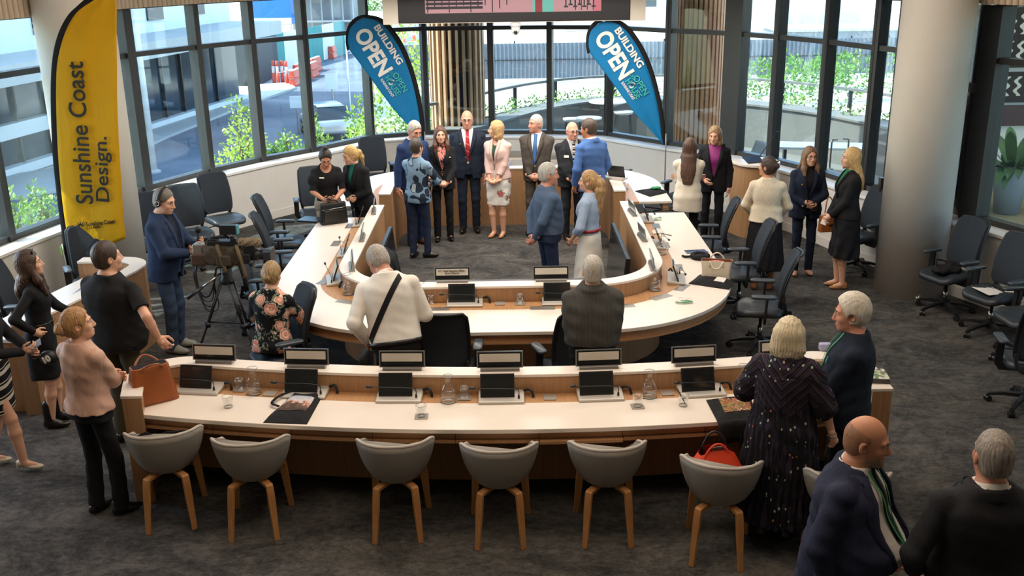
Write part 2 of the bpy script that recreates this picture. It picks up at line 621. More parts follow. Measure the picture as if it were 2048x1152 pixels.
e = lambda x0, x1, z0, z1, i, k=0: (setattr(pic, 'cur', i), pic.add([(x0, 0.004 - k, z0), (x1, 0.004 - k, z0), (x1, 0.004 - k, z1), (x0, 0.004 - k, z1)], [(0, 1, 2, 3)]))
pic_m = [emis('screen_pink', 'e2a6a8', 0.62), emis('screen_dark', '1c1a24', 0.8), emis('screen_teal', '7fdcc8', 0.6), emis('screen_red', 'a8313c', 0.7), emis('screen_coral', 'e87f88', 0.65)]
e(-1.36, 1.33, 0.14, 1.9, 0)
e(-1.36, -0.3, 0.42, 1.9, 1, .001)
rng = random.Random(3)
for k in range(12):
    x = -1.33 + k * 0.11
    e(x, x + 0.016, 0.15 + 0.05 * (k % 3), 0.5, 1, .0015)
e(0.42, 0.60, 0.14, 1.9, 2, .001); e(0.28, 0.32, 0.14, 1.9, 2, .001); e(0.32, 0.43, 0.14, 1.9, 3, .002)
for k in range(7):
    x = 0.78 + k * 0.07
    e(x, x + 0.02, 0.20 + 0.03 * (k % 2), 0.6, 1, .0015)
    e(x - 0.02, x + 0.045, 0.20 + 0.03 * (k % 2), 0.225 + 0.03 * (k % 2), 1, .002)
e(1.2, 1.33, 0.14, 0.3, 4, .0012)
e(0.95, 1.30, 0.36, 1.9, 1, .0012)
for k in range(4):
    e(-1.36 + 0.01, -0.5 + 0.02, 0.20 + k * .06, 0.24 + k * .06, 1, .0011)
    x = 0.93 + k * 0.09
    e(x, x + 0.014, 0.16, 0.5, 1, .0016)
pic.build('picture', pic_m, tv)
cm = thing('dome_camera', 'white dome security camera fixed under the hanging screen', 'camera', tuple(at_y(1031, 45, 15.95)))
M['wplastic'] = plain('white_plastic', 'dcdad6', 0.4, var=0)
MB().lathe([(0.075, 0.0), (0.08, -0.03), (0.078, -0.06)], n=20).build('mount', M['wplastic'], cm, True)
MB().lathe([(0.065, -0.06), (0.068, -0.11), (0.055, -0.16), (0.025, -0.185)], n=20).build('dome', M['wplastic'], cm, True)
MB().ball((0, -0.045, -0.14), 0.032).build('lens', M['tvblack'], cm, True)
# ================================================================ desks
M['top'] = plain('white_worktop', 'eadfd2', 0.32, var=0.015, spec=0.5)
M['oak'] = wood('oak_veneer_upright', '9a7350', 'b98f66', 1.0, 'Z')
M['oakflat'] = wood('oak_veneer_flat', 'a5794f', 'c1946a', 1.0, 'Y')
M['alu'] = plain('grey_metal_plate', '9c9891', 0.38, 0.7, var=0.02)
CX = -0.115

def U(hw, r, yb, yt, flip=False, n=14, cx=CX):
    """outline of a horseshoe: down one arm, round the two corners, up the other"""
    s = -1 if flip else 1
    P = [(-hw, yt), (-hw, yt * 0.5 + (yb + s * r) * 0.5)]
    for i in range(n + 1):
        a = PI + (PI / 2) * i / n
        P.append((-hw + r + r * math.cos(a), yb + s * (r + r * math.sin(a))))
    for i in range(n + 1):
        a = 1.5 * PI + (PI / 2) * i / n
        P.append((hw - r + r * math.cos(a), yb + s * (r + r * math.sin(a))))
    P += [(hw, yt * 0.5 + (yb + s * r) * 0.5), (hw, yt)]
    return [(x + cx, y) for x, y in P]

def horseshoe(name, label, yb, yt, flip, wt, bd, lo, li, dip=0.0):
    s = -1 if flip else 1
    t = thing(name, label, 'desk', (0, 0, 0))
    W, B = U(wt[0], wt[1], yb + s * wt[2], yt, flip), U(bd[0], bd[1], yb + s * bd[2], yt, flip)
    LO, LI = U(lo[0], lo[1], yb + s * lo[2], yt - s * dip, flip), U(li[0], li[1], yb + s * li[2], yt - s * dip, flip)
    MB().strip(W, B, 0.705, 0.74).build('worktop', M['top'], t, bevel=0.004)
    MB().strip(B, LO, 0.702, 0.738).build('wood_inlay', M['oakflat'], t)
    MB().strip(LO, LI, 0.88, 0.905).build('ledge_top', M['top'], t, bevel=0.004)
    k = 0.008
    a = U(lo[0] - k, lo[1] - k, yb + s * (lo[2] + k), yt - s * (dip + k), flip)
    b = U(li[0] + k, li[1] + k, yb + s * (li[2] - k), yt - s * (dip + k), flip)
    MB().strip(a, b, 0.0, 0.88).build('upright_panel', M['oak'], t)
    f1 = U(wt[0] - 0.05, wt[1] - 0.05, yb + s * (wt[2] + 0.05), yt - s * 0.03, flip)
    f2 = U(wt[0] - 0.12, wt[1] - 0.12, yb + s * (wt[2] + 0.12), yt - s * 0.03, flip)
    f3 = U(wt[0] - 0.03, wt[1] - 0.03, yb + s * (wt[2] + 0.03), yt - s * 0.03, flip)
    MB().strip(f1, f2, 0.62, 0.705).strip(f3, f2, 0.605, 0.625).build('apron', M['oakflat'], t)
    return t
horseshoe('horseshoe_desk', 'U-shaped council desk in mid-room with white worktop, raised ledge and oak panels', 8.68, 13.07, False,
          (2.42, 1.60, 0.0), (1.93, 1.10, 0.62), (1.73, 0.88, 0.85), (1.56, 0.70, 1.02))
horseshoe('dais_desk', 'curved oak desk behind the row of standing officials, facing the horseshoe desk', 16.35, 13.72, True,
          (2.36, 1.5, 0.0), (1.90, 1.1, 0.55), (1.72, 0.9, 0.80), (1.55, 0.72, 0.97))

# long front desk: arcs about a common centre
def arc(r, x0, x1, n=40, cx=0.12, cy=19.07):
    return [(x, cy - math.sqrt(r * r - (x - cx) ** 2)) for x in [x0 + (x1 - x0) * i / n for i in range(n + 1)]]
fd = thing('long_front_desk', 'long white and oak desk across the foreground with seven seats', 'desk')
MB().strip(arc(12.40, -2.93, 2.68), arc(11.94, -2.93, 2.68), 0.705, 0.74).build('worktop', M['top'], fd, bevel=0.004)
MB().strip(arc(11.94, -2.93, 2.68), arc(11.77, -2.93, 2.68), 0.702, 0.738).build('wood_inlay', M['oakflat'], fd)
def front_U(d, cut=0.0):
    """ledge outline: up the left end, round the corner, along the arc, round, down the right end"""
    r = 11.61 + d
    xl, xr = -3.07 + d, 2.86 - d
    rc = 0.42 - d
    def yarc(x): return 19.07 - math.sqrt(r * r - (x - 0.12) ** 2)
    P = [(xl + 0.10, 7.0), (xl + 0.03, 7.25)]
    yl = yarc(xl + rc) - rc
    for i in range(9):
        a = PI - (PI / 2) * i / 8
        P.append((xl + rc + rc * math.cos(a), yl + rc * math.sin(a) + (0.02 if i == 0 else 0)))
    P += [(x, yarc(x)) for x in [xl + rc + (xr - xl - 2 * rc) * i / 30 for i in range(1, 30)]]
    yr = yarc(xr - rc) - rc
    for i in range(9):
        a = PI / 2 - (PI / 2) * i / 8
        P.append((xr - rc + rc * math.cos(a), yr + rc * math.sin(a)))
    P += [(xr - 0.01, 7.2), (xr - 0.02, 6.92)]
    return P
MB().strip(front_U(0), front_U(0.165), 0.88, 0.905).build('ledge_top', M['top'], fd, bevel=0.004)
MB().strip(front_U(0.008), front_U(0.157), 0.0, 0.88).build('upright_panel', M['oak'], fd)
MB().strip(arc(12.02, -2.9, 2.66), arc(11.98, -2.9, 2.66), 0.12, 0.70).build('modesty_panel', wood('oak_modesty', '7f5a3a', '96704b', 1, 'Z'), fd)
mb = MB()
for k in range(9):
    x0 = -2.9 + k * 0.617
    mb.strip(arc(12.345, x0, x0 + 0.612, 5), arc(12.25, x0, x0 + 0.612, 5), 0.640, 0.705)
    mb.strip(arc(12.375 if k != 5 else 12.40, x0, x0 + 0.612, 5), arc(12.25, x0, x0 + 0.612, 5), 0.615, 0.638)
mb.build('apron', M['oakflat'], fd)

# small desk by the yellow flag
ld = thing('side_desk', 'white and oak side desk with a raised ledge below the yellow flag', 'desk')
LP = [(-4.42, 8.64), (-4.20, 9.40), (-4.0, 10.1)]
def lcurve(d):
    P = [(-4.40 - d, 8.64), (-4.21 - d, 9.35), (-3.98 - d, 10.25)]
    rc = 0.34 - d
    c = (-3.96 - 0.34, 10.45)
    for i in range(9):
        a = 0.0 + (PI / 2) * i / 8
        P.append((c[0] + rc * math.cos(a), c[1] + rc * math.sin(a)))
    P += [(-4.5, 10.79 - d), (-4.76, 10.79 - d)]
    return P
MB().strip(lcurve(0), lcurve(0.17), 0.88, 0.905).build('ledge_top', M['top'], ld, bevel=0.004)
MB().strip(lcurve(0.008), lcurve(0.16), 0.0, 0.88).build('upright_panel', M['oak'], ld)
MB().prism([(-4.50, 8.66), (-4.36, 9.35), (-4.14, 10.25), (-4.3, 10.6), (-4.68, 10.6), (-4.85, 9.9), (-5.05, 8.75)], 0.705, 0.74).build('worktop', M['top'], ld, bevel=0.004)
MB().box((-4.72, 8.74, 0.35), (0.55, 0.05, 0.70), 0.12).build('end_panel', M['oak'], ld)

# lectern by the window
lc = thing('lectern', 'round-fronted oak lectern with white top by the right-hand windows', 'lectern', (3.62, 14.65, 0), 0.35)
def half_round(w, d, n=16, o=0.0):
    return [(w * math.cos(a), -d * math.sin(a)) for a in [PI * i / n for i in range(n + 1)]] + [(-w, 0.22), (w, 0.22)]
MB().prism(half_round(0.29, 0.30), 0.0, 1.06).build('body', M['oak'], lc)
MB().prism(half_round(0.33, 0.34), 1.06, 1.10).build('top', M['top'], lc, bevel=0.006)
MB().tube([(0.05, 0.05, 1.12), (0.12, 0.02, 1.24), (0.27, 0.02, 1.42), (0.33, 0.02, 1.49)], 0.007).ball((0.34, 0.02, 1.50), 0.016).build('gooseneck_microphone', M['tvblack'], lc, True)
MB().box((0, 0, 0), (0.26, 0.18, 0.02), M=Matrix.Translation((-0.10, -0.05, 1.14)) @ Matrix.Rotation(R(20), 4, 'X')).build('control_panel', M['tvblack'], lc)

# ================================================================ chairs
M['taskfab'] = cloth('navy_charcoal_chair_fabric', '30373f', 0.8, 500, 0.3, 0.05)
M['taskseat'] = plain('dark_chair_leather', '2c3238', 0.42, var=0.04, bump=0.1)
M['blackpl'] = plain('black_plastic', '1a1b1d', 0.42, var=0.02)
M['armpad'] = plain('grey_arm_pad', '3c444b', 0.35, var=0.02)
M['steel'] = plain('polished_steel', 'b9b9b6', 0.22, 1.0, var=0)

def rrect(w, d, r, n=5):
    P = []
    for sx, sy, a0 in ((1, 1, 0), (-1, 1, 90), (-1, -1, 180), (1, -1, 270)):
        for i in range(n + 1):
            a = R(a0 + 90 * i / n)
            P.append((sx * (w / 2 - r) + r * math.cos(a), sy * (d / 2 - r) + r * math.sin(a)))
    return P

def make_task_chair():
    """facing +Y, origin on the floor"""
    t = thing('task_chair', 'task chair', 'chair')
    mb = MB()
    for k in range(5):
        a = R(90 + 72 * k)
        mb.tube([(0.03 * math.cos(a), 0.03 * math.sin(a), 0.115), (0.18 * math.cos(a), 0.18 * math.sin(a), 0.105), (0.31 * math.cos(a), 0.31 * math.sin(a), 0.075)], [1.0, 0.85, 0.6], sq=(0.05, 0.036))
    mb.lathe([(0.045, 0.07), (0.045, 0.15), (0.03, 0.16)], n=14)
    mb.build('star_base', M['blackpl'], t)
    for k in range(5):
        a = R(90 + 72 * k)
        c = MB()
        Mr = Matrix.Rotation(a + 0.6, 3, 'Z')
        for s in (-1, 1):
            ctr = Vector((0.31 * math.cos(a), 0.31 * math.sin(a), 0.03)) + Mr @ Vector((0, s * 0.017, 0))
            rg = []
            for x in (-0.011, 0.011):
                rg.append([ctr + Mr @ Vector((0.03 * math.cos(q), x, 0.03 * math.sin(q))) for q in [2 * PI * j / 12 for j in range(12)]])
            c.rings(rg)
        c.box((0.31 * math.cos(a), 0.31 * math.sin(a), 0.06), (0.03, 0.03, 0.03), a)
        c.build('caster', M['blackpl'], t)
    MB().lathe([(0.028, 0.15), (0.028, 0.26), (0.018, 0.26), (0.018, 0.40)], n=14).build('gas_column', M['steel'], t, True)
    MB().box((0, -0.02, 0.405), (0.20, 0.30, 0.05)).box((0, -0.22, 0.43), (0.07, 0.18, 0.04)).tube([(0.1, 0.05, 0.40), (0.27, 0.05, 0.385)], 0.008).build('mechanism', M['blackpl'], t, bevel=0.01)
    # seat cushion with waterfall front
    P = rrect(0.50, 0.48, 0.11)
    rg = []
    for z, k, dy in ((0.425, 0.90, 0), (0.432, 0.98, 0), (0.455, 1.0, 0), (0.478, 0.985, 0), (0.488, 0.93, 0), (0.492, 0.75, 0), (0.490, 0.4, 0)):
        rg.append([(x * k, y * k + 0.02, z - 0.03 * max(0, (y - 0.08) / 0.16) ** 2 * (1 if z > 0.43 else 0.3) + (0.012 * (abs(x) / 0.25) ** 2 if z > 0.48 else 0)) for x, y in P])
    MB().rings(rg).build('seat', M['taskseat'], t, True)
    # backrest: curved panel, upper part leaning back
    def bk(s_, v):
        z = 0.52 + 0.56 * v
        w = 0.222 * (0.95 + 0.05 * math.sin(PI * v))
        ry = -0.235 - 0.055 * math.sin(PI * 0.9 * v + 0.3) * -1 * 0.5 - 0.13 * v ** 1.5 - 0.0
        ed = max(0.0, (v - 0.90) / 0.10)
        w *= 1 - 0.16 * ed ** 2.8
        eb = max(0.0, (0.12 - v) / 0.12)
        w *= 1 - 0.14 * eb ** 2
        return (s_ * w, ry + 0.045 * s_ * s_, z)
    G = [[bk(-1 + 2 * j / 12, i / 14) for j in range(13)] for i in range(15)]
    MB().sheet(G, -0.03).build('backrest', M['taskfab'], t, True, bevel=0.008)
    rim = [bk(-1, i / 14) for i in range(15)] + [bk(-1 + 2 * j / 12, 1) for j in range(1, 12)] + [bk(1, i / 14) for i in range(14, -1, -1)]
    MB().tube([(x * 1.01, y - 0.012, z) for x, y, z in rim], 0.013, 6).build('back_frame', M['blackpl'], t, True)
    mb = MB()
    for s in (-1, 1):
        mb.tube(smooth_path([(s * 0.04, -0.18, 0.42), (s * 0.14, -0.25, 0.44), (s * 0.195, -0.235, 0.50), (s * 0.205, -0.215, 0.60)], 4), 1.0, sq=(0.035, 0.03))
    mb.build('back_support', M['blackpl'], t, bevel=0.005)
    for s in (-1, 1):
        a = MB()
        a.tube([(s * 0.10, -0.03, 0.40), (s * 0.27, -0.03, 0.405), (s * 0.29, -0.03, 0.44), (s * 0.29, -0.04, 0.66)], 1.0, sq=(0.07, 0.025), up=(0, 1, 0))
        arm = a.build('armrest', M['blackpl'], t, bevel=0.006)
        MB().rings([[(s * 0.285 + x, y - 0.01, z) for x, y in rrect(0.085 * k, 0.26 * k, 0.035 * k)] for z, k in ((0.655, 0.9), (0.662, 1), (0.678, 1), (0.686, 0.88))]).build('arm_pad', M['armpad'], arm, True)
    return t
TG = 'dark task chairs'
_tc = []
def task(x, y, face, label, arms=True):
    """face: compass bearing the chair looks along (0 = away from the camera, 90 = right)"""
    if not _tc:
        o = make_task_chair()
        _tc.append(o)
        o['group'] = TG
        o['label'] = label
        o.location, o.rotation_euler = (x, y, 0), (0, 0, -R(face))
        return o
    o = dup(_tc[0], (x, y, 0), -R(face), label, TG)
    if not arms:
        for ch in list(o.children):
            if ch.name.startswith('armrest'):
                for g in list(ch.children):
                    bpy.data.objects.remove(g)
                bpy.data.objects.remove(ch)
    return o
task(-0.60, 8.57, 2, 'dark task chair seen squarely from behind at the middle of the horseshoe desk')
task(0.50, 8.54, -18, 'dark task chair half hidden by the man with the grey knitted shawl')
task(2.62, 10.02, -78, 'empty task chair turned sideways on open carpet right of the horseshoe desk')
task(2.66, 11.22, -86, 'task chair behind the cream tote bag, right side of the horseshoe desk')
task(2.50, 12.35, -82, 'task chair on the right of the horseshoe desk behind the woman in long white blazer')
task(2.62, 15.1, -140, 'task chair behind the right end of the curved rear desk')
task(4.55, 12.75, -110, 'task chair by the white wall between the blond woman and the round column')
task(5.02, 11.08, -112, 'task chair beside the round column with a black bag on its seat')
task(5.22, 10.36, -112, 'task chair by the right wall with loose papers on its seat')
task(5.22, 9.62, -95, 'task chair at right edge, empty seat in front of the papers chair')
task(4.70, 8.48, 10, 'task chair at the far right edge seen from behind, nearest of that cluster')
task(-3.0, 12.92, 86, 'task chair behind the woman looking at her phone, side-on at the horseshoe desk')
task(-2.80, 11.98, 80, 'task chair on the left of the horseshoe desk beyond the television camera')
task(-2.78, 10.85, 84, 'low part of a task chair behind the seated woman, left of the horseshoe desk')
task(-4.72, 12.95, 150, 'task chair by the left windows behind the man with headphones', False)
task(-4.36, 13.42, 148, 'task chair by the left wall, second along, beyond the television camera', False)
task(-4.14, 14.22, 140, 'task chair standing alone against the white wall right of two others', False)
task(-2.30, 17.0, 165, 'tall-backed task chair by the window corner left of the blue flag')
task(-0.30, 16.75, 180, 'task chair mostly hidden behind the curved rear desk and the woman in pale pink')
task(-2.85, 14.5, 165, 'task chair behind the woman in puff sleeves at the left rear desk end')
task(-2.20, 8.90, -120, 'task chair carrying the seated woman in floral jacket')
task(-5.35, 8.75, 70, 'task chair at the left edge behind the woman in black')
task(-5.1, 10.1, 85, 'task chair by the side desk mostly hidden by the woman in black')
task(-4.85, 11.25, 150, 'task chair in front of the yellow flag with a black jacket on its back')

# grey tub chairs with oak legs
M['tub'] = cloth('grey_felt_shell', '948e85', 0.85, 380, 0.3, 0.0)
M['tubin'] = cloth('pale_grey_lining', 'b8b0a6', 0.85, 380, 0.3, 0.0)
M['leg'] = wood('oak_leg', 'a5713f', 'bf8a55', 1.0, 'Z', 0.5)
def make_tub_chair():
    t = thing('tub_chair', 'tub chair', 'chair')
    nA, nV = 48, 12
    def rimH(a):     # a: angle from the back (0) to the front (pi)
        a = abs(a)
        if a < 1.1: return 0.775 - 0.012 * (a / 1.1)
        if a < 2.05:
            k = (a - 1.1) / 0.95
            return 0.763 - 0.10 * k * k * (3 - 2 * k)
        k = min(1, (a - 2.05) / 0.55)
        return 0.663 - 0.19 * k * k * (3 - 2 * k)
    def pt(a, v, ins=0.0):
        H = rimH(a) - (ins and 0.006)
        z0 = 0.402 + ins * 0.9
        q = math.sin(v * PI / 2) ** 0.55
        wx, wy = 0.285 - ins, 0.265 - ins
        fl = 0.80 + 0.20 * v ** 1.3
        x, y = wx * q * fl * math.sin(a), -wy * q * fl * math.cos(a)
        if y > 0: y *= 0.98
        z = z0 + (H - z0) * (1 - math.cos(v * PI / 2)) ** 1.15
        return (x, y, z)
    A = [-PI + 2 * PI * i / nA for i in range(nA)]
    MB().rings([[pt(a, max(0.03, v / nV)) for a in A] for v in range(nV + 1)], True).build('shell', M['tub'], t, True)
    MB().rings([[pt(a, max(0.03, v / nV), 0.022) for a in reversed(A)] for v in range(nV + 1)], True).build('inner_lining', M['tubin'], t, True)
    A2 = A + [A[0]]
    MB().tube([tuple((np.array(pt(a, 1.0)) + np.array(pt(a, 1.0, 0.022))) / 2 + np.array((0, 0, 0.002))) for a in A2], 0.0125, 8).build('rim_piping', M['tubin'], t, True)
    MB().rings([[(x * k, y * k + 0.02, z) for x, y in rrect(0.36, 0.34, 0.15)] for z, k in ((0.445, 0.95), (0.465, 1.0), (0.48, 0.93), (0.484, 0.6))]).build('seat_pad', M['tubin'], t, True)
    for sx in (-1, 1):
        for sy in (-1, 1):
            w = 0.165 if sy < 0 else 0.205
            l = 0.245
            MB().tube(smooth_path([(sx * 0.02, sy * 0.02 , 0.412), (sx * (w - .045), sy * (l - .08), 0.414), (sx * (w - .028), sy * (l - .055), 0.392), (sx * (w - 0.016), sy * (l - 0.034), 0.23), (sx * w, sy * l, 0.0)], 5), [1.0] * 14 + [1.0, 0.95, 0.9, 0.85, 0.8, 0.78, 0.75], sq=(0.052, 0.026)).build('leg', M['leg'], t, bevel=0.003)
    return t
tub0 = make_tub_chair()
tub0['group'] = 'grey tub chairs along the front desk'
TUB = [(-2.60, 6.80, -12, 'grey tub chair at the left end holding a dark cloth, beside the brown leather bag desk end'),
       (-1.92, 6.66, -4, 'grey tub chair second from left along the front desk'),
       (-0.86, 6.60, -2, 'grey tub chair third from left, in front of the black tote bag side of desk'),
       (-0.11, 6.50, 0, 'grey tub chair at middle of the front desk, fourth from left'),
       (0.66, 6.50, 1, 'grey tub chair fifth from left, below the two desk glasses'),
       (1.42, 6.22, 12, 'grey tub chair carrying the orange-red bag'),
       (2.22, 6.02, 8, 'grey tub chair mostly hidden behind the bald man')]
TUB[0] = TUB[0][:3] + ('grey tub chair at the far left with a dark cloth on its seat',)
TUB[2] = TUB[2][:3] + ('grey tub chair third from left along the front desk',)
for i, (x, y, a, lb) in enumerate(TUB):
    o = tub0 if i == 0 else dup(tub0, (x, y, 0), 0, lb)
    o.location, o.rotation_euler, o['label'] = (x, y, 0), (0, 0, R(-a)), lb
# ================================================================ body sculpting: distance fields -> one smooth surface
def surface_nets(D, org, h):
    ins = D < 0
    a = ins.astype(np.int8)
    s = a[:-1] + a[1:]
    s = s[:, :-1] + s[:, 1:]
    s = s[:, :, :-1] + s[:, :, 1:]
    act = (s > 0) & (s < 8)
    I, J, K = np.nonzero(act)
    if len(I) == 0:
        return np.zeros((0, 3), np.float32), np.zeros((0, 4), np.int32)
    off = [(0, 0, 0), (1, 0, 0), (0, 1, 0), (1, 1, 0), (0, 0, 1), (1, 0, 1), (0, 1, 1), (1, 1, 1)]
    V = np.stack([D[I + o[0], J + o[1], K + o[2]] for o in off], 1)
    pos = np.zeros((len(I), 3), np.float32)
    cnt = np.zeros(len(I), np.float32)
    for p, q in ((0, 1), (2, 3), (4, 5), (6, 7), (0, 2), (1, 3), (4, 6), (5, 7), (0, 4), (1, 5), (2, 6), (3, 7)):
        va, vb = V[:, p], V[:, q]
        m = (va < 0) != (vb < 0)
        t = np.where(m, va / np.where(m, va - vb, 1), 0)
        A, B = np.array(off[p], np.float32), np.array(off[q], np.float32)
        pos += np.where(m[:, None], A + (B - A) * t[:, None], 0)
        cnt += m
    pos = pos / cnt[:, None] + np.stack([I, J, K], 1)
    idx = np.full(act.shape, -1, np.int32)
    idx[I, J, K] = np.arange(len(I))
    F = []
    for ax in range(3):
        lo = [slice(None)] * 3
        hi = [slice(None)] * 3
        lo[ax], hi[ax] = slice(None, -1), slice(1, None)
        m = ins[tuple(lo)] != ins[tuple(hi)]
        u, v = [(1, 2), (2, 0), (0, 1)][ax]
        P = np.stack(np.nonzero(m), 1)
        ok = (P[:, u] > 0) & (P[:, v] > 0) & (P[:, u] < act.shape[u]) & (P[:, v] < act.shape[v])
        P = P[ok]
        eu, ev = np.zeros(3, int), np.zeros(3, int)
        eu[u], ev[v] = 1, 1
        g = lambda Q: idx[Q[:, 0], Q[:, 1], Q[:, 2]]
        q = np.stack([g(P - eu - ev), g(P - ev), g(P), g(P - eu)], 1)
        fl = ins[tuple(P.T)]
        q[~fl] = q[~fl][:, ::-1]
        F.append(q)
    F = np.concatenate(F)
    F = F[(F >= 0).all(1)]
    return (pos * h + org).astype(np.float32), F

class Frame:
    """rotation R about pivot p: world = p + R (local - p)"""
    def __init__(s, p=(0, 0, 0), R_=None, parent=None):
        s.R = np.eye(3) if R_ is None else np.array(R_)
        s.p = np.array(p, float)
        s.t = s.p - s.R @ s.p
        if parent:
            s.t = parent.R @ s.t + parent.t
            s.R = parent.R @ s.R
    def w(s, q):
        return s.R @ np.array(q, float) + s.t
    def d(s, q):
        return s.R @ np.array(q, float)
ID = Frame()

def _loc(X, fr):
    if fr is ID:
        return X
    P = [X[i] - fr.t[i] for i in range(3)]
    Ri = fr.R.T
    return [Ri[i, 0] * P[0] + Ri[i, 1] * P[1] + Ri[i, 2] * P[2] for i in range(3)]

class Vol:
    def __init__(s, h):
        s.h, s.pr = h, []
    def _add(s, fn, lo, hi, fr, k, op):
        c = np.array([fr.w((x, y, z)) for x in (lo[0], hi[0]) for y in (lo[1], hi[1]) for z in (lo[2], hi[2])])
        s.pr.append((fn, c.min(0), c.max(0), fr, k, op))
        return s
    def cone(s, a, b, ra, rb, k=0.02, fr=ID, op='u', flat=None):
        a, b = np.array(a, float), np.array(b, float)
        ab = b - a
        L = float(ab @ ab) + 1e-9
        def fn(X):
            px, py, pz = X[0] - a[0], X[1] - a[1], X[2] - a[2]
            t = np.clip((px * ab[0] + py * ab[1] + pz * ab[2]) / L, 0, 1)
            dx, dy, dz = px - ab[0] * t, py - ab[1] * t, pz - ab[2] * t
            return np.sqrt(dx * dx + dy * dy + dz * dz) - (ra + (rb - ra) * t)
        r = max(ra, rb)
        return s._add(fn, np.minimum(a, b) - r, np.maximum(a, b) + r, fr, k, op)
    def stub(s, a, b, ra, rb, k=0.01, fr=ID, op='u', sq=1.0):
        """cone with flat ends (sleeves, trouser legs)"""
        a, b = np.array(a, float), np.array(b, float)
        ab = b - a
        Ln = float(np.linalg.norm(ab)) + 1e-9
        u = ab / Ln
        def fn(X):
            px, py, pz = X[0] - a[0], X[1] - a[1], X[2] - a[2]
            q = px * u[0] + py * u[1] + pz * u[2]
            t = np.clip(q / Ln, 0, 1)
            m = np.maximum(q, 0)
            dx, dy, dz = px - u[0] * m, py - u[1] * m, pz - u[2] * m
            d = np.sqrt(dx * dx + dy * dy + dz * dz) - (ra + (rb - ra) * t)
            return np.maximum(d, q - Ln)
        r = max(ra, rb)
        return s._add(fn, np.minimum(a, b) - r, np.maximum(a, b) + r, fr, k, op)
    def ell(s, c, r, k=0.02, fr=ID, op='u'):
        c, r = np.array(c, float), np.array(r, float)
        def fn(X):
            x, y, z = (X[0] - c[0]) / r[0], (X[1] - c[1]) / r[1], (X[2] - c[2]) / r[2]
            k0 = np.sqrt(x * x + y * y + z * z)
            k1 = np.sqrt((x / r[0]) ** 2 + (y / r[1]) ** 2 + (z / r[2]) ** 2) + 1e-9
            return k0 * (k0 - 1) / k1
        return s._add(fn, c - r, c + r, fr, k, op)
    def loft(s, rings, k=0.02, fr=ID, op='u', e=2.3, pleat=None, cut=None):
        """rings (z, cx, cy, rx, ry) from bottom to top"""
        A = dense(rings)
        Z = A[:, 0]
        def fn(X):
            z = np.clip(X[2], Z[0], Z[-1])
            cx, cy, rx, ry = [np.interp(z, Z, A[:, i]) for i in (1, 2, 3, 4)]
            dx, dy = X[0] - cx, X[1] - cy
            if pleat:
                n, am, z0, z1 = pleat
                f = 1 + am * np.sin(np.arctan2(dy, dx) * n + 2.0 * np.sin(z * 7)) * np.clip((z1 - z) / (z1 - z0), 0, 1)
                rx, ry = rx * f, ry * f
            rho = (np.abs(dx / rx) ** e + np.abs(dy / ry) ** e) ** (1 / e)
            d = (rho - 1) * np.minimum(rx, ry)
            return np.maximum(d, np.maximum(Z[0] - X[2], X[2] - Z[-1]))
        lo = (float((A[:, 1] - A[:, 3]).min()) * 1.0, float((A[:, 2] - A[:, 4]).min()), Z[0])
        hi = (float((A[:, 1] + A[:, 3]).max()), float((A[:, 2] + A[:, 4]).max()), Z[-1])
        if pleat:
            lo, hi = (lo[0] * 1.15, lo[1] * 1.15, lo[2]), (hi[0] * 1.15, hi[1] * 1.15, hi[2])
        return s._add(fn, lo, hi, fr, k, op)
    def fn(s, f, lo, hi, k=0.004, fr=ID, op='s'):
        return s._add(f, lo, hi, fr, k, op)
    def mesh(s, disp=None, disp_at=None):
        h = s.h
        U_ = [p for p in s.pr if p[5] == 'u']
        lo = np.min([p[1] for p in U_], 0) - 0.03
        hi = np.max([p[2] for p in U_], 0) + 0.03
        n = np.ceil((hi - lo) / h).astype(int) + 1
        D = np.full(n, 0.5, np.float32)
        ax = [(lo[i] + np.arange(n[i]) * h).astype(np.float32) for i in range(3)]
        done = False
        for fn, a, b, fr, k, op in s.pr:
            m = 0.03 + k
            i0 = np.maximum(np.floor((a - m - lo) / h).astype(int), 0)
            i1 = np.minimum(np.ceil((b + m - lo) / h).astype(int) + 1, n)
            if (i1 <= i0).any():
                continue
            sl = tuple(slice(i0[i], i1[i]) for i in range(3))
            X = np.meshgrid(*[ax[i][sl[i]] for i in range(3)], indexing='ij', sparse=True)
            if fr is not ID:
                X = [np.asarray(x, np.float32) for x in np.meshgrid(*[ax[i][sl[i]] for i in range(3)], indexing='ij')]
            d = fn(_loc(X, fr))
            if disp is not None and op == 'u':
                d = d + disp(X)
            c = D[sl]
            if op == 'u':
                g = np.clip(0.5 + 0.5 * (c - d) / k, 0, 1)
                D[sl] = c + (d - c) * g - k * g * (1 - g)
            elif op == 's':
                e = -d
                g = np.clip(0.5 - 0.5 * (c - e) / k, 0, 1)
                D[sl] = c + (e - c) * g + k * g * (1 - g)
        return surface_nets(D, lo, h)

def dense(rings, m=6):
    A = np.array(rings, float)
    if len(A) < 3:
        return A
    out = []
    P = np.vstack([2 * A[0] - A[1], A, 2 * A[-1] - A[-2]])
    for i in range(1, len(P) - 2):
        a, b, c, d = P[i - 1], P[i], P[i + 1], P[i + 2]
        for j in range(m):
            t = j / m
            q = 0.5 * ((2 * b) + (c - a) * t + (2 * a - 5 * b + 4 * c - d) * t * t + (3 * b - a - 3 * c + d) * t ** 3)
            q[0] = b[0] + (c[0] - b[0]) * t
            out.append(q)
    out.append(A[-1])
    return np.array(out)

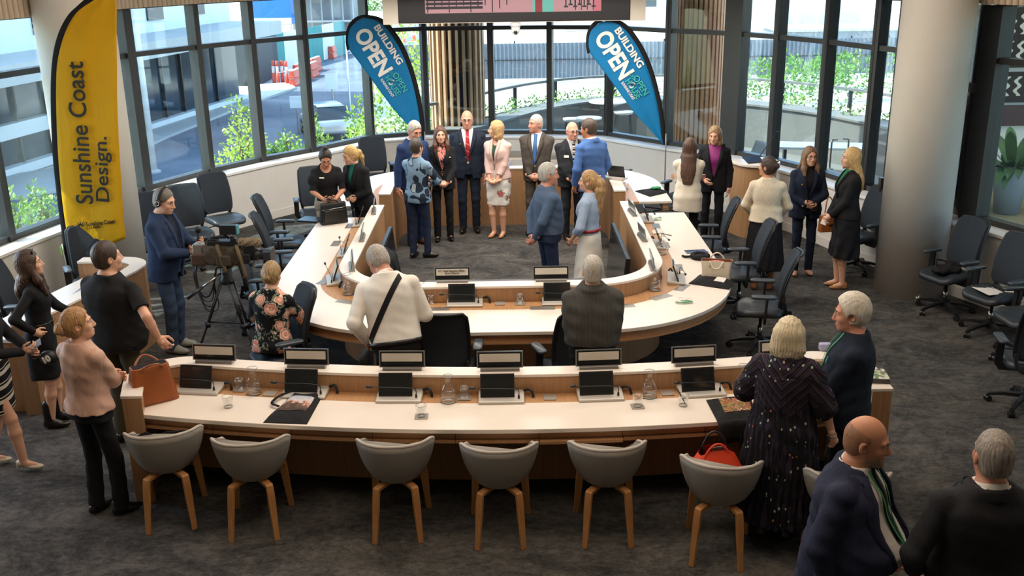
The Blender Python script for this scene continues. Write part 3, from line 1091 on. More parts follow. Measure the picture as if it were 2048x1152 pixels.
def rx(a):
    c, s = math.cos(a), math.sin(a)
    return np.array([[1, 0, 0], [0, c, -s], [0, s, c]])
def ry(a):
    c, s = math.cos(a), math.sin(a)
    return np.array([[c, 0, s], [0, 1, 0], [-s, 0, c]])
def rz(a):
    c, s = math.cos(a), math.sin(a)
    return np.array([[c, -s, 0], [s, c, 0], [0, 0, 1]])
def unit(v):
    v = np.array(v, float)
    return v / (np.linalg.norm(v) + 1e-9)
def ik(a, b, l1, l2, pole):
    a, b = np.array(a, float), np.array(b, float)
    v = b - a
    L = np.linalg.norm(v)
    mx = (l1 + l2) * 0.995
    if L > mx:
        b = a + v / L * mx
        v, L = b - a, mx
    u = v / L
    x = (l1 * l1 - l2 * l2 + L * L) / (2 * L)
    y = math.sqrt(max(l1 * l1 - x * x, 0))
    p = np.array(pole, float)
    p = unit(p - u * (p @ u))
    return a + u * x + p * y, b

def torso_rings(f, s, bulk=1.0, belly=0.0):
    if f:
        T = [(0.86, 0, -0.005, .172, .118), (0.93, 0, -0.008, .176, .124), (1.00, 0, 0, .158, .112), (1.08, 0, .006, .138, .102), (1.16, 0, .008, .138, .104),
             (1.25, 0, .014, .150, .122), (1.32, 0, .010, .156, .116), (1.38, 0, -.002, .148, .096), (1.43, 0, -.010, .112, .076), (1.47, 0, -.014, .074, .062), (1.50, 0, -.014, .056, .056)]
    else:
        T = [(0.86, 0, 0, .165, .118), (0.93, 0, 0, .168, .122), (1.00, 0, .004, .160, .118), (1.08, 0, .008, .157, .116), (1.16, 0, .008, .164, .120),
             (1.25, 0, .006, .178, .126), (1.32, 0, .002, .184, .122), (1.38, 0, -.004, .174, .106), (1.43, 0, -.010, .132, .086), (1.475, 0, -.014, .088, .070), (1.51, 0, -.014, .064, .062)]
    out = []
    for z, cx, cy, a, b in T:
        w = math.exp(-((z - 1.06) / 0.13) ** 2) * belly
        q = bulk if z < 1.42 else 1 + (bulk - 1) * 0.5
        out.append((z * s, cx * s, (cy + w * 0.75) * s, (a * q + w * 0.55) * s, (b * q + w * 0.85) * s))
    return out

SKIN = {}
def skin(name, c):
    if name not in SKIN:
        b = NB('skin_' + name)
        v = b.coord()
        base = srgb(c)[:3]
        f = b.noise(v, 16, 3)
        nd = b.n('Mix')
        nd.data_type = 'RGBA'
        b.l(f, nd.inputs[0])
        nd.inputs[6].default_value = (base[0] * 0.96, base[1] * 0.88, base[2] * 0.86, 1)
        nd.inputs[7].default_value = (min(1, base[0] * 1.05), min(1, base[1] * 1.1), min(1, base[2] * 1.1), 1)
        b.l(nd.outputs[2], b.b.inputs['Base Color'])
        b.b.inputs['Subsurface Weight'].default_value = 0.0
        b.bump(b.noise(v, 120, 2), 0.12, 0.002)
        SKIN[name] = b.done(0.48, 0, 0.4)
    return SKIN[name]
SK = dict(fair='dba98d', pink='d99c82', tan='b97a58', ruddy='cb9078', warm='c98f70')

def hairmat(c1, c2):
    key = 'hair_%s_%s' % (c1, c2)
    if key not in MATS:
        b = NB(key)
        f = b.noise(b.coord((90, 90, 7)), 1.0, 4, 0.7, 0.4)
        b.col(b.ramp(f, [(0.32, c1), (0.68, c2)]))
        b.bump(f, 0.7, 0.006)
        MATS[key] = b.done(0.42, 0, 0.5)
    return MATS[key]
M['eyew'] = plain('eye_white', 'd8d2ca', 0.25, var=0)
M['iris'] = plain('eye_iris', '2a221d', 0.15, var=0)
M['lip'] = plain('lips_natural', 'b06a5e', 0.4, var=0.05)
M['lipr'] = plain('lips_rose', 'a8444a', 0.35, var=0.05)
M['shoeb'] = plain('black_shoe_leather', '141313', 0.28, var=0.03)
M['white_shirt'] = cloth('white_shirt', 'e6e1da', 0.8, 500, 0.15, 0.5, 0.02)
M['gold'] = plain('gold_metal', 'c9a24a', 0.3, 1.0, var=0)

def limb_len(s):
    return 0.285 * s, 0.255 * s

def hand_vol(W, d, n, s, side, curl=0.35, spread=0.05, h=0.0046, thumb=0.6):
    """five-fingered hand: wrist W, pointing along d, palm facing n"""
    d, n = unit(d), np.array(n, float)
    n = unit(n - d * (n @ d))
    t = np.cross(d, n) * side          # towards the thumb
    v = Vol(h)
    P = lambda a, b, c: W + d * a * s + t * b * s + n * c * s
    v.cone(P(-.06, 0, 0), P(.01, 0, 0), .027 * s, .026 * s, .01)
    v.cone(P(.02, .018, 0), P(.078, .026, .002), .019 * s, .0145 * s, .014)
    v.cone(P(.02, 0, -.002), P(.084, .006, 0), .019 * s, .014 * s, .014)
    v.cone(P(.02, -.016, 0), P(.076, -.026, .002), .018 * s, .013 * s, .014)
    for i, (b, L, st) in enumerate(((.031, .070, .082), (.0105, .078, .087), (-.0105, .072, .084), (-.031, .056, .076))):
        c = curl * (1 + 0.12 * i)
        a0 = c * 0.9
        off = spread * (1.5 - i)
        dirs = []
        ang = a0
        p = P(st, b, 0)
        r = .0088 * s * (0.9 if i == 3 else 1)
        for j, fr in enumerate((0.45, 0.31, 0.24)):
            dd = d * math.cos(ang) + n * math.sin(ang) + t * off
            q = p + unit(dd) * L * fr * s
            v.cone(p, q, r, r * 0.93, .003)
            p, r = q, r * 0.93
            ang += c * 1.1
    p = P(.018, .026, .006)
    q = p + (d * 0.55 + t * 0.75 + n * 0.35 * thumb) * .042 * s
    v.cone(p, q, .0155 * s, .0115 * s, .008)
    q2 = q + unit(d * 0.85 + t * (0.42 - 0.5 * thumb) + n * 0.5 * thumb) * .032 * s
    v.cone(q, q2, .0105 * s, .0095 * s, .003)
    q3 = q2 + unit(d * 0.9 + t * (0.2 - 0.5 * thumb) + n * 0.6 * thumb) * .024 * s
    v.cone(q2, q3, .0098 * s, .0085 * s, .003)
    return v.mesh()

def joinm(parts):
    V, F, o = [], [], 0
    for v, f in parts:
        V.append(v)
        F.append(f + o)
        o += len(v)
    return np.concatenate(V), np.concatenate(F)

ARM = dict(down=((.27, .02, .84), (.5, -1, 0)), clasp=((.055, .23, .93), (1, -.6, -.1)), lowclasp=((.05, .19, .83), (1, -.8, 0)), back=((.07, -.17, .90), (1, -.5, 0)),
           phone=((.06, .33, 1.06), (.9, -.3, -.6)), pocket=((.21, .05, .86), (.7, -1, .1)), hip=((.19, .05, 1.0), (1.0, -.6, .1)), fold=((-.12, .20, 1.14), (1, .1, -.6)),
           waist=((.03, .22, 1.02), (1, -.5, -.2)))

class Person:
    def __init__(s, label, x, y, face, h, sex='m', hair='short', hc=('3a2e26', '54443a'), sk='fair', lean=0, side=0, yaw=0, pitch=0, roll=0, twist=0, bulk=1.0, belly=0.0,
                 aL='down', aR='down', hL=None, hR=None, feet=None, sit=None, res=None, z=0.0, group=None, hips=(0, 0), curl=(0.35, 0.35), neckpull=0.0, seed=1, legs=True, bare=False):
        s.f = sex == 'f'
        s.s = S = h / 1.75
        s.seed = seed
        s.root = thing('person', label, 'person', (x, y, z), -R(face), group)
        s.skm = skin(sk, SK[sk])
        dist = math.hypot(x, y)
        s.res = res or (0.0062 if dist < 9 else 0.0078)
        s.cres = s.res * 1.25
        zh = (sit + 0.10) if sit else 0.93 * S
        dz = zh - 0.93 * S
        s.dz = dz
        piv = (hips[0], hips[1], 0.93 * S)
        s.base = Frame()
        s.base.t = np.array([hips[0], hips[1], dz])
        s.T = Frame((0, 0, 0.93 * S), rz(-R(twist)) @ rx(-R(lean)) @ ry(R(side)), s.base)
        s.rg = torso_rings(s.f, S, bulk, belly)
        s.A = dense(s.rg)
        sw = (0.158 if s.f else 0.186) * S * (0.5 + 0.5 * bulk)
        s.sh = [s.T.w((k * sw, -0.008 * S, 1.378 * S)) for k in (-1, 1)]
        s.nb = np.array((0, -0.014 * S, 1.48 * S))
        hs = 1.05 if not s.f else 1.0
        s.hs = hs = hs * (0.4 + 0.6 * S)
        hc0 = np.array((0, 0.012, h - 0.127 * hs))
        neck = Frame(s.nb + np.array((0, 0.004, 0.02)), rz(-R(yaw)) @ rx(-R(pitch)) @ ry(R(roll)), s.T)
        s.H = Frame()
        s.H.R = neck.R
        s.H.t = neck.w(hc0)
        l1, l2 = limb_len(S)
        s.arm = []
        for k, spec, o in ((-1, aL, hL), (1, aR, hR)):
            if isinstance(spec, str):
                (tx, ty, tz), pole = ARM[spec]
            else:
                (tx, ty, tz), pole = spec
            tgt = np.array((k * tx * S, ty * S, tz * S))
            if isinstance(spec, str) and lean:
                tgt = s.T.w(np.array((k * tx * S, ty * S, tz * S)))
            else:
                tgt = tgt + np.array((hips[0], hips[1], dz))
            pole = (k * pole[0], pole[1], pole[2])
            E, W = ik(s.sh[0 if k < 0 else 1], tgt, l1, l2, pole)
            d = unit(W - E)
            if o:
                hd, hn = (k * o[0][0], o[0][1], o[0][2]), (k * o[1][0], o[1][1], o[1][2])
            else:
                hd, hn = d, None
            if hn is None:
                nm = spec if isinstance(spec, str) else ''
                if nm in ('clasp', 'waist', 'lowclasp'):
                    hd, hn = (-k * 0.9, 0.25, -0.35), (0, -1, 0.1)
                elif nm == 'back':
                    hd, hn = (-k * 0.75, -0.2, -0.6), (0, -1, 0.2)
                elif nm == 'phone':
                    hd, hn = (-k * 0.35, 0.9, 0.2), (-k * 0.8, 0, 0.6)
                elif nm == 'fold':
                    hd, hn = (-k * 1.0, 0.05, 0.2), (0, -1, 0)
                else:
                    hn = (-k, 0, 0.0)
            s.arm.append((s.sh[0 if k < 0 else 1], E, W, np.array(hd, float), np.array(hn, float), k))
        # legs
        s.leg = []
        feet = feet or ((-0.095, 0, -8), (0.095, 0.02, 8))
        for k, (fx, fy, ta) in zip((-1, 1), feet):
            hip = s.base.w((k * 0.088 * S, 0, 0.90 * S))
            an = np.array((fx * S, fy * S, 0.085 * S))
            Kn, an = ik(hip, an, (0.43 if sit else .418) * S, (0.405 if sit else .398) * S, (k * 0.12, 1, 0) if not sit else (k * 0.2, 1, 0.6))
            s.leg.append((hip, Kn, an, ta))
        s.curl = curl
        s.thigh, s.calf = .72, (1.0 if bare else .74)
        s.bare = dict(arm=1.0, leg=0.0)
    # -- helpers on the torso surface (torso frame)
    def surf(s, x, z, off=0.0, back=False, fr=None):
        z = z * s.s
        cx, cy, a, b = [np.interp(z, s.A[:, 0], s.A[:, i]) for i in (1, 2, 3, 4)]
        q = max(0.0, 1 - min(1, abs((x - cx) / (a + off))) ** 2.3) ** (1 / 2.3)
        return s.T.w((x, cy + (-(b + off) * q if back else (b + off) * q), z))
    def wr(s, amp=0.0035, f=1.0):
        r = random.Random(s.seed * 7 + 3)
        p = [r.uniform(0, 6.28) for _ in range(6)]
        def w(X):
            x, y, z = X[0], X[1], X[2]
            return amp * (np.sin(x * 31 * f + z * 24 * f + p[0] + 1.5 * np.sin(y * 13 + p[3])) * np.sin(z * 37 * f - x * 19 * f + p[1]) + 0.7 * np.sin(z * 55 * f + y * 40 * f + x * 26 * f + p[2]) * np.sin(x * 17 + p[4]))
        return w
    def put(s, name, vf, mat, parent=None):
        return mesh_obj(name, vf[0], vf[1], mat, parent or s.root, True)
    def head_prims(s, v, ear=True):
        H, q = s.H, s.hs
        e = lambda c, r, k=.02, op='u': v.ell(np.array(c) * q, np.array(r) * q, k * q, H, op)
        e((0, -.012, .022), (.076, .097, .102))
        w = 0.93 if s.f else 1.0
        e((0, .028, -.035), (.063 * w, .068, .084), .03)
        e((0, .036, -.078), (.049 * w, .054, .042), .03)
        e((0, .076, -.097), (.023, .020, .018), .025)
        for k in (-1, 1):
            e((k * .036, .064, -.030), (.026, .022, .026), .02)
        e((0, .076, .024), (.054, .018, .013 if not s.f else .008), .02)
        for k in (-1, 1):
            e((k * .031, .102, .004), (.017, .015, .010), .012, 's')
        v.cone(np.array((0, .093, .010)) * q, np.array((0, .112, -.032)) * q, .009 * q, .0128 * q, .012 * q, H)
        for k in (-1, 1):
            e((k * .011, .102, -.038), (.009, .010, .008), .008)
        e((0, .090, -.066), (.024, .012, .007), .01)
        e((0, .088, -.075), (.021, .012, .007), .008)
        if ear:
            for k in (-1, 1):
                e((k * .079, -.014, -.010), (.009, .019, .031), .008)
                e((k * .080, -.004, -.006), (.010, .009, .016), .006, 's')
        nr = (.046 if s.f else .056) * s.s
        v.cone(s.T.w(s.nb + np.array((0, 0.0, -.03))), H.w(np.array((0, -.014, -.062)) * q), nr * 1.12, nr, .025)
    def body(s, sleeve=1.0, legs_from=0.0):
        """skin: head, neck, trunk, arms, legs as one surface; hands with five fingers each"""
        S = s.s
        v = Vol(s.res)
        inner = [(z, cx, cy, a - .010, b - .010) for z, cx, cy, a, b in s.rg]
        v.loft(inner, .02, s.T)
        for k in (0, 1):
            v.cone(s.T.w((0, -.012 * S, 1.46 * S)), s.sh[k], .034 * S, .036 * S, .03)
        s.head_prims(v)
        for (Sh, E, W, hd, hn, k) in s.arm:
            m = 0.88 if s.f else 1.0
            v.cone(Sh, E, .046 * S * m, .038 * S * m, .02)
            v.cone(E, E + (W - E) * 0.35, .038 * S * m, .038 * S * m, .01)
            v.cone(E + (W - E) * 0.35, W, .038 * S * m, .026 * S * m, .01)
            v.ell(W + unit(hd) * .045 * S, (.030 * S,) * 3, .02)
        for hip, Kn, an, ta in s.leg:
            v.cone(hip, Kn, .072 * S * s.thigh, .050 * S * s.calf, .02)
            v.cone(Kn, Kn + (an - Kn) * 0.33, .048 * S * s.calf, .051 * S * s.calf, .02)
            v.cone(Kn + (an - Kn) * 0.33, an, .051 * S * s.calf, .034 * S * (.85 + .15 * s.calf), .02)
            f = np.array((math.sin(R(ta)), math.cos(R(ta)), 0))
            v.cone(an + np.array((0, 0, -.03)), an + f * .10 * S + np.array((0, 0, -.052 * S)), .033 * S, .022 * S, .02)
        parts = [v.mesh()]
        for i, (Sh, E, W, hd, hn, k) in enumerate(s.arm):
            parts.append(hand_vol(W, hd, hn, S * (0.92 if s.f else 1.04), k, s.curl[i], h=0.0042 if s.res < .007 else 0.0052))
        s.put('body', joinm(parts), s.skm)
        return s
    def face(s, lips=None, brow='4a382c', smile=0.0):
        H, q = s.H, s.hs
        B = lambda c: H.w(np.array(c) * q)
        for k in (-1, 1):
            mb = MB()
            c = B((k * .031, .0795, .005))
            fw = H.d((0, 1, 0))
            sd, up = H.d((1, 0, 0)), H.d((0, 0, 1))
            Rm = Matrix((tuple(sd), tuple(up), tuple(fw))).transposed()
            r = .0128 * q
            rg = []
            for i in range(8):
                th = PI * i / 7 * 0.97 + 0.03
                rg.append([Vector(c) + Rm @ Vector((r * 1.15 * math.sin(th) * math.cos(2 * PI * j / 12), r * 0.72 * math.sin(th) * math.sin(2 * PI * j / 12), r * math.cos(th))) for j in range(12)])
            mb.cur = 1
            mb.rings(rg[:3], False)
            mb.add(rg[0], [tuple(range(12))])
            mb.cur = 0
            mb.rings(rg[2:], False)
            mb.build('eye', [M['eyew'], M['iris']], s.root, True)
        bm = hairmat(brow, brow)
        bt = .62 if s.f else 1.0
        for k in (-1, 1):
            MB().tube([B((k * .014, .0965, .024)), B((k * .030, .0960, .031)), B((k * .046, .083, .028))], [.0045 * q * bt, .005 * q * bt, .003 * q * bt], 6).build('eyebrow', bm, s.root, True)
        pts = [B((x, .1005 - 9 * x * x, -.0700 + smile * 14 * x * x)) for x in (-.024, -.012, 0, .012, .024)]
        MB().tube(pts, [.002 * q, .0042 * q, .0048 * q, .0042 * q, .002 * q], 6).build('lips', lips or (M['lipr'] if s.f else M['lip']), s.root, True)
        return s
    def glasses(s, col='1c1a1a', up=0.0, dark=False, back=0.0):
        H, q = s.H, s.hs
        B = lambda c: H.w(np.array((c[0], c[1] - back, c[2] + up)) * q)
        Rm = Matrix((tuple(H.d((1, 0, 0))), tuple(H.d((0, 0, 1))), tuple(H.d((0, 1, 0))))).transposed()
        mb = MB()
        for k in (-1, 1):
            mb.torus(B((k * .033, .102, .002)), .025 * q, .0022 * q, 20, 5, Rm, .019 * q)
            mb.tube([B((k * .058, .098, .006)), B((k * .080, .06, .008)), B((k * .083, -.012, .006))], .0022 * q, 5)
        mb.tube([B((-.009, .104, .004)), B((0, .107, .006)), B((.009, .104, .004))], .0022 * q, 5)
        g = mb.build('glasses', plain('spectacle_frame_' + col, col, 0.3, var=0), s.root, True)
        if dark:
            l = MB()
            for k in (-1, 1):
                l.ball(B((k * .033, .102, .002)), (.024 * q, .018 * q, .002 * q), M=Rm)
            l.build('lens', plain('sunglass_lens', '1b2024', 0.05, var=0), g, True)
        return s
    def hair(s, kind, c1, c2, L=0.30, bun=None, cover=0.0, top=1.0, front=0.0, name='hair', locks=False, nape=.86, wide=1.0):
        H, q = s.H, s.hs
        v = Vol(0.0055 if s.res < .007 else 0.0068)
        e = lambda c, r, k=.015, op='u': v.ell(np.array(c) * q, np.array(r) * q, k * q, H, op)
        if kind == 'fringe':     # ring of short hair round a bald crown
            e((0, -.014, .018), (.0788, .0995, .098))
            e((0, -.040, -.035), (.065, .063, .062), .02)
            e((0, .035, .108), (.084, .125, .094), .006, 's')
            v.fn(lambda X: .012 * q - X[1], (-.12, .012 * q, -.14), (.12, .14, .14), .006, H)
        else:
            t = .007 * top
            e((0, -.014, .026), (.0765 + t, .098 + t, .103 + t))
            if kind == 'short':
                e((0, -.042, -.030), (.069, .063, .072), .02)
            else:
                e((0, -.030, -.015), (.083, .080, .095), .03)
        if kind in ('long', 'bob'):
            z = -L
            rg = [(z, 0, -.128 if kind == 'long' else -.028, .060 if kind == 'long' else .088, .028 if kind == 'long' else .066), (z * .66, 0, -.118 if kind == 'long' else -.026, .102, .052 if kind == 'long' else .078),
                  (-.115, 0, -.062 if kind == 'long' else -.026, .104, .072), (-.07, 0, -.036, .100, .074), (-.02, 0, -.022, .093, .085), (.05, 0, -.016, .082, .090), (.10, 0, -.014, .048, .058)]
            v.loft([tuple(np.array(r_) * q * np.array((1, 1, 1, wide, wide))) for r_ in rg], .03, H)
            if locks:
                for k in (-1, 1):
                    v.cone(np.array((k * .072, .0, -.02)) * q, np.array((k * .086, .045, -.15)) * q, .026 * q, .036 * q, .03, H)
                    v.cone(np.array((k * .086, .045, -.15)) * q, np.array((k * .088, .085, -L * .85)) * q, .036 * q, .022 * q, .03, H)
        if kind in ('pony', 'bun', 'half'):
            e((0, -.060, .000), (.066, .058, .075), .03)
        if kind == 'bun':
            b = bun or (0, -.118, .035, .042)
            e(b[:3], (b[3], b[3] * .85, b[3]), .012)
            e((b[0] + b[3] * .3, b[1] - .01, b[2] - b[3] * .2), (b[3] * .75, b[3] * .7, b[3] * .6), .006)
        if kind in ('pony', 'half'):
            p = [(0, -.10, .02), (0, -.135, -.02), (0, -.14, -.10), (0, -.125, -L)]
            rr = [.028, .034, .040, .012] if kind == 'pony' else [.05, .062, .066, .03]
            for i in range(3):
                v.cone(np.array(p[i]) * q, np.array(p[i + 1]) * q, rr[i] * q, rr[i + 1] * q, .02, H)
        # the face stays free
        w = .064 if kind in ('long', 'bob', 'half') else .088
        e((0, .108 + front, -.042), (w + .012, .082, .126 - cover), .008, 's')
        if kind in ('long', 'bob'):
            v.fn(lambda X: np.maximum(np.abs(X[0]) - .052 * q, -(X[1] - .028 * q)), (-.06 * q, .028 * q, -.6), (.06 * q, .2, -.04 * q), .01, H)
        else:
            v.fn(lambda X: X[2] + (.088 if kind == 'short' else .105) * q * nape + 0.25 * (X[1] + 0.06 * q) if kind not in ('pony', 'half') else X[2] + 9, (-.1, -.2, -.3), (.1, .1, -.04), .006, H)
            for k in (-1, 1):      # ears
                e((k * .086, -.002, -.018), (.024, .026, .036), .006, 's')
        Hf = H
        def strands(X):
            P = _loc(X, Hf)
            an = np.arctan2(P[0], -(P[1] + .02))
            am_ = .35 if kind == 'fringe' else (.55 if kind == 'short' else 1.0)
            return am_ * (.0022 * np.sin(an * 34 + 2 * np.sin(P[2] * 38) + P[2] * 20) + .0016 * np.sin(P[0] * 260 + P[2] * 60 + 3 * np.sin(P[1] * 30)))
        return s.put(name, v.mesh(strands), hairmat(c1, c2))
    def beard(s, c1, c2):
        H, q = s.H, s.hs
        v = Vol(0.0055)
        e = lambda c, r, k=.015, op='u': v.ell(np.array(c) * q, np.array(r) * q, k * q, H, op)
        e((0, .032, -.072), (.065, .0675, .057))
        e((0, .077, -.101), (.031, .027, .024), .02)
        e((0, .100, -.030), (.042, .05, .036), .004, 's')
        e((0, .104, -.068), (.026, .022, .008), .004, 's')
        s.put('beard', v.mesh(), hairmat(c1, c2))
    def top(s, mat, kind='shirt', sleeve=1.0, hem=0.86, off=0.012, vz=None, vw=0.075, cutaway=0.0, scoop=None, flare=0.0, name=None, puff=False, collar=True, wr=0.0017, slr=1.0, bow=0.0, neck_h=1.492):
        """upper garment. vz: height of the bottom of a V opening; scoop: radius of a round neckline"""
        S = s.s
        v = Vol(s.cres)
        jk = kind == 'jacket'
        rg = []
        zs = [z for z in np.linspace(hem, neck_h, 12)]
        for z in zs:
            zz = z * S
            zc = max(zz, s.A[0, 0])
            cx, cy, a, b = [np.interp(zc, s.A[:, 0], s.A[:, i]) for i in (1, 2, 3, 4)]
            g = flare * max(0, (1.05 - z)) / 0.2
            o_ = off + (0.006 if jk and z < 1.1 else 0)
            if jk and z < 1.12:    # a jacket hangs straighter than the waist
                a = max(a, np.interp(0.95 * S, s.A[:, 0], s.A[:, 3]) * (0.96 if not s.f else 0.90))
            rg.append((zz, cx, cy, a + o_ + g, b + o_ + g * .8))
        v.loft(rg, .03, s.T, e=2.4 if jk else 2.25)
        for i in (0, 1):
            v.cone(s.T.w((0, -.012 * S, 1.448 * S)), s.sh[i], (.036 + off * .6) * S, (.046 + off * .5) * S, .03)
        m = (0.9 if s.f else 1.0) * slr
        for (Sh, E, W, hd, hn, k) in s.arm:
            r0, r1, r2 = (.047 * m + off * .75) * S, (.041 * m + off) * S, (.031 * m + off * .9) * S
            if jk:
                v.ell(Sh + np.array((k * .004, 0, 0.002)), (.054 * S, .054 * S, .048 * S), .03)
            if puff:
                v.ell(Sh + (E - Sh) * 0.42, (.085 * S, .085 * S, .095 * S), .03)
            f = sleeve
            if f > 0.5:
                v.cone(Sh, E, r0, r1, .02)
                v.stub(E, E + (W - E) * min(1.0, (f - 0.5) / 0.5), r1, r1 + (r2 - r1) * min(1.0, (f - .5) / .5), .014)
            elif f > 0:
                v.stub(Sh, Sh + (E - Sh) * (f / 0.5), r0, r0 * 1.02, .02)
        fwd = lambda X, z: X[1] - np.interp(z, s.A[:, 0], s.A[:, 2])
        if vz is not None:
            z0, z1 = vz * S, 1.50 * S
            def vcut(X):
                t = (X[2] - z0) / (z1 - z0)
                tc = np.clip(t, 0, 1.3)
                w = vw * S * tc ** 0.85 + bow * S * np.sin(PI * np.clip(t, 0, 1))
                d = np.abs(X[0]) - w
                return np.maximum(np.maximum(d, z0 - X[2]), -(fwd(X, X[2]) - 0.01))
            v.fn(vcut, (-.24 * S, 0, z0), (.24 * S, .4, 1.56 * S), .004, s.T)
            if cutaway:
                def ccut(X):
                    w = 0.004 + cutaway * np.clip(z0 - X[2], 0, 1)
                    return np.maximum(np.maximum(np.abs(X[0]) - w, X[2] - z0 - .01), -fwd(X, X[2]))
                v.fn(ccut, (-.2, 0, (hem - .04) * S), (.2, .4, z0), .004, s.T)
        if scoop:
            v.ell((0, .055 * S, 1.475 * S), (scoop * S, .12 * S, scoop * 1.15 * S), .006, s.T, 's')
        v.cone((0, -.012 * S, 1.475 * S), (0, .004 * S, 1.60 * S), (.046 if s.f else .052) * S, (.054 if s.f else .062) * S, .006, s.T, 's')
        o = s.put(name or kind, v.mesh(s.wr(wr)), mat)
        s.off = off
        return o
    def lapels(s, mat, vz, vw=0.075, w=0.06, off=0.018, name='lapel', bow=0.0, zl=None):
        S = s.s
        for k in (-1, 1):
            mb = MB()
            G = []
            for i in range(9):
                t = i / 8
                z = (zl or vz) + (1.475 - (zl or vz)) * t
                xi = k * (vw * S * max(0.02, (z - vz) / (1.50 - vz)) ** 0.85 + bow * S * math.sin(PI * (z - vz) / (1.5 - vz)) + 0.002)
                ww = w * S * (0.15 + 0.95 * min(1, t * 1.5)) * (1 if t < 0.86 else 0.75)
                G.append([s.surf(xi, z, off + .006), s.surf(xi + k * ww * .5, z, off + .012), s.surf(xi + k * ww, z - .004, off + .004)])
            mb.sheet(G, 0.006).build(name, mat, s.root, True)
        s.neck_ring('jacket_collar', mat, [(-.020, .104), (.006, .088), (.030, .0775), (.034, .0735), (.026, .071)], 118)
        return s
    def neck_ring(s, name, mat, prof, span, front_drop=0.0, r=1.0):
        """band of cloth round the neck; prof = (height along the neck, radius); span = degrees either side of the nape"""
        S = s.s * (0.86 if s.f else 1.0)
        P0, P1 = s.T.w(s.nb + np.array((0, 0, -.03))), s.H.w(np.array((0, -.014, -.062)) * s.hs)
        a = unit(P1 - P0)
        x = unit(s.T.d((1, 0, 0)) - a * (s.T.d((1, 0, 0)) @ a))
        y = np.cross(a, x)
        n = 28
        G = []
        for h_, rr in prof:
            row = []
            for k in range(n + 1):
                q = R(-span + 2 * span * k / n)
                f = (1 - math.cos(q)) / 2           # 0 at the nape, 1 in front
                row.append(P0 + a * (h_ - front_drop * f) * S + (x * math.sin(q) - y * math.cos(q)) * rr * S * r)
            G.append(row)
        MB().sheet(G, 0.003).build(name, mat, s.root, True)
    def collar(s, mat, hgt=0.045, open_=0.02, r=1.0):
        k = hgt / .045
        s.neck_ring('collar', mat, [(.004, .082), (.030 * k, .0745), (.056 * k, .0695), (.058 * k, .0670), (.050 * k, .0655), (.02, .067)], 163, .022, r)
        return s
    def tie(s, mat, z1=1.485, z0=1.06, w=0.040, off=0.016):
        S = s.s
        G = []
        for i in range(13):
            t = i / 12
            z = z1 - (z1 - z0) * t
            ww = (0.018 + (w - 0.018) * t) * S
            if i == 0: ww = 0.024 * S
            if i == 12: ww = 0.004
            zz = z
            G.append([s.surf(x, zz, off + o_) for x, o_ in ((-ww, 0), (0, .006), (ww, 0))])
        MB().sheet(G, 0.004).build('tie', mat, s.root, True)
        return s
    def lanyard(s, mat, z0=1.05, off=0.02, card=True):
        S = s.s
        for k in (-1, 1):
            G = []
            for i in range(12):
                t = i / 11
                z = 1.49 - (1.49 - z0) * t
                x = k * (.060 * S * (1 - t) ** 0.8 + .004)
                G.append([s.surf(x - .008, z, off), s.surf(x + .008, z, off)])
            MB().sheet(G, 0.002).build('lanyard_strap', mat, s.root)
        if card:
            c = [s.surf(x, z, off + .006) for x, z in ((-.04, z0), (.04, z0), (.04, z0 - .11), (-.04, z0 - .11))]
            mb = MB()
            mb.sheet([[c[0], c[1]], [c[3], c[2]]], 0.004)
            mb.build('name_card', plain('lanyard_card', 'bfe3d2', 0.4, var=0.05), s.root)
        return s
    def badge(s, x, z, w=0.06, h=0.02, mat=None, off=0.02, name='name_badge'):
        c = [s.surf(x + a, z + b, off + .004) for a, b in ((-w / 2, h / 2 / s.s), (w / 2, h / 2 / s.s), (w / 2, -h / 2 / s.s), (-w / 2, -h / 2 / s.s))]
        MB().sheet([[c[0], c[1]], [c[3], c[2]]], 0.004).build(name, mat or plain('badge_white', 'e8e6e0', 0.4, var=0), s.root)
        return s
    def trousers(s, mat, wide=1.0, length=1.0, waist=1.035, name='trousers', wr=0.003):
        S = s.s
        v = Vol(s.cres)
        zs = np.linspace(0.86, waist, 5)
        rg = []
        for z in zs:
            cx, cy, a, b = [np.interp(z * S, s.A[:, 0], s.A[:, i]) for i in (1, 2, 3, 4)]
            rg.append((z * S, cx, cy, a + .011, b + .011))
        v.loft(rg, .03, s.base if s.dz == 0 else s.T)
        for (hip, Kn, an, ta), k in zip(s.leg, (-1, 1)):
            q = (0.92 if s.f else 1.0)
            v.cone(hip + np.array((0, 0, -.01)), Kn, .087 * S * q, .064 * S * q * (0.5 + .5 * wide), .04)
            e = Kn + (an - Kn) * length + np.array((0, 0, -.035 * S if length >= 1 else 0))
            v.stub(Kn, e, .064 * S * q * (0.5 + .5 * wide), .053 * S * wide, .015)
        return s.put(name, v.mesh(s.wr(wr, 0.8)), mat)
    def skirt(s, mat, hem=0.55, flare=0.0, waist=1.04, name='skirt', pleat=None, cy=0.0, off=0.0):
        S = s.s
        v = Vol(s.cres)
        zs = np.linspace(hem, waist, 9)
        rg = []
        for z in zs:
            zc = max(z, 0.90)
            cx, c_y, a, b = [np.interp(zc * S, s.A[:, 0], s.A[:, i]) for i in (1, 2, 3, 4)]
            t = max(0, (0.90 - z) / (0.90 - hem)) if hem < 0.9 else 0
            rg.append((z * S, cx, c_y + cy * t, a + .010 + off + flare * t - (.02 * t if flare <= 0 else 0), b + .010 + off + flare * .9 * t))
        v.loft(rg, .02, s.base, e=2.1 if flare > .03 else 3.0, pleat=pleat)
        return s.put(name, v.mesh(s.wr(.003, .7)), mat)
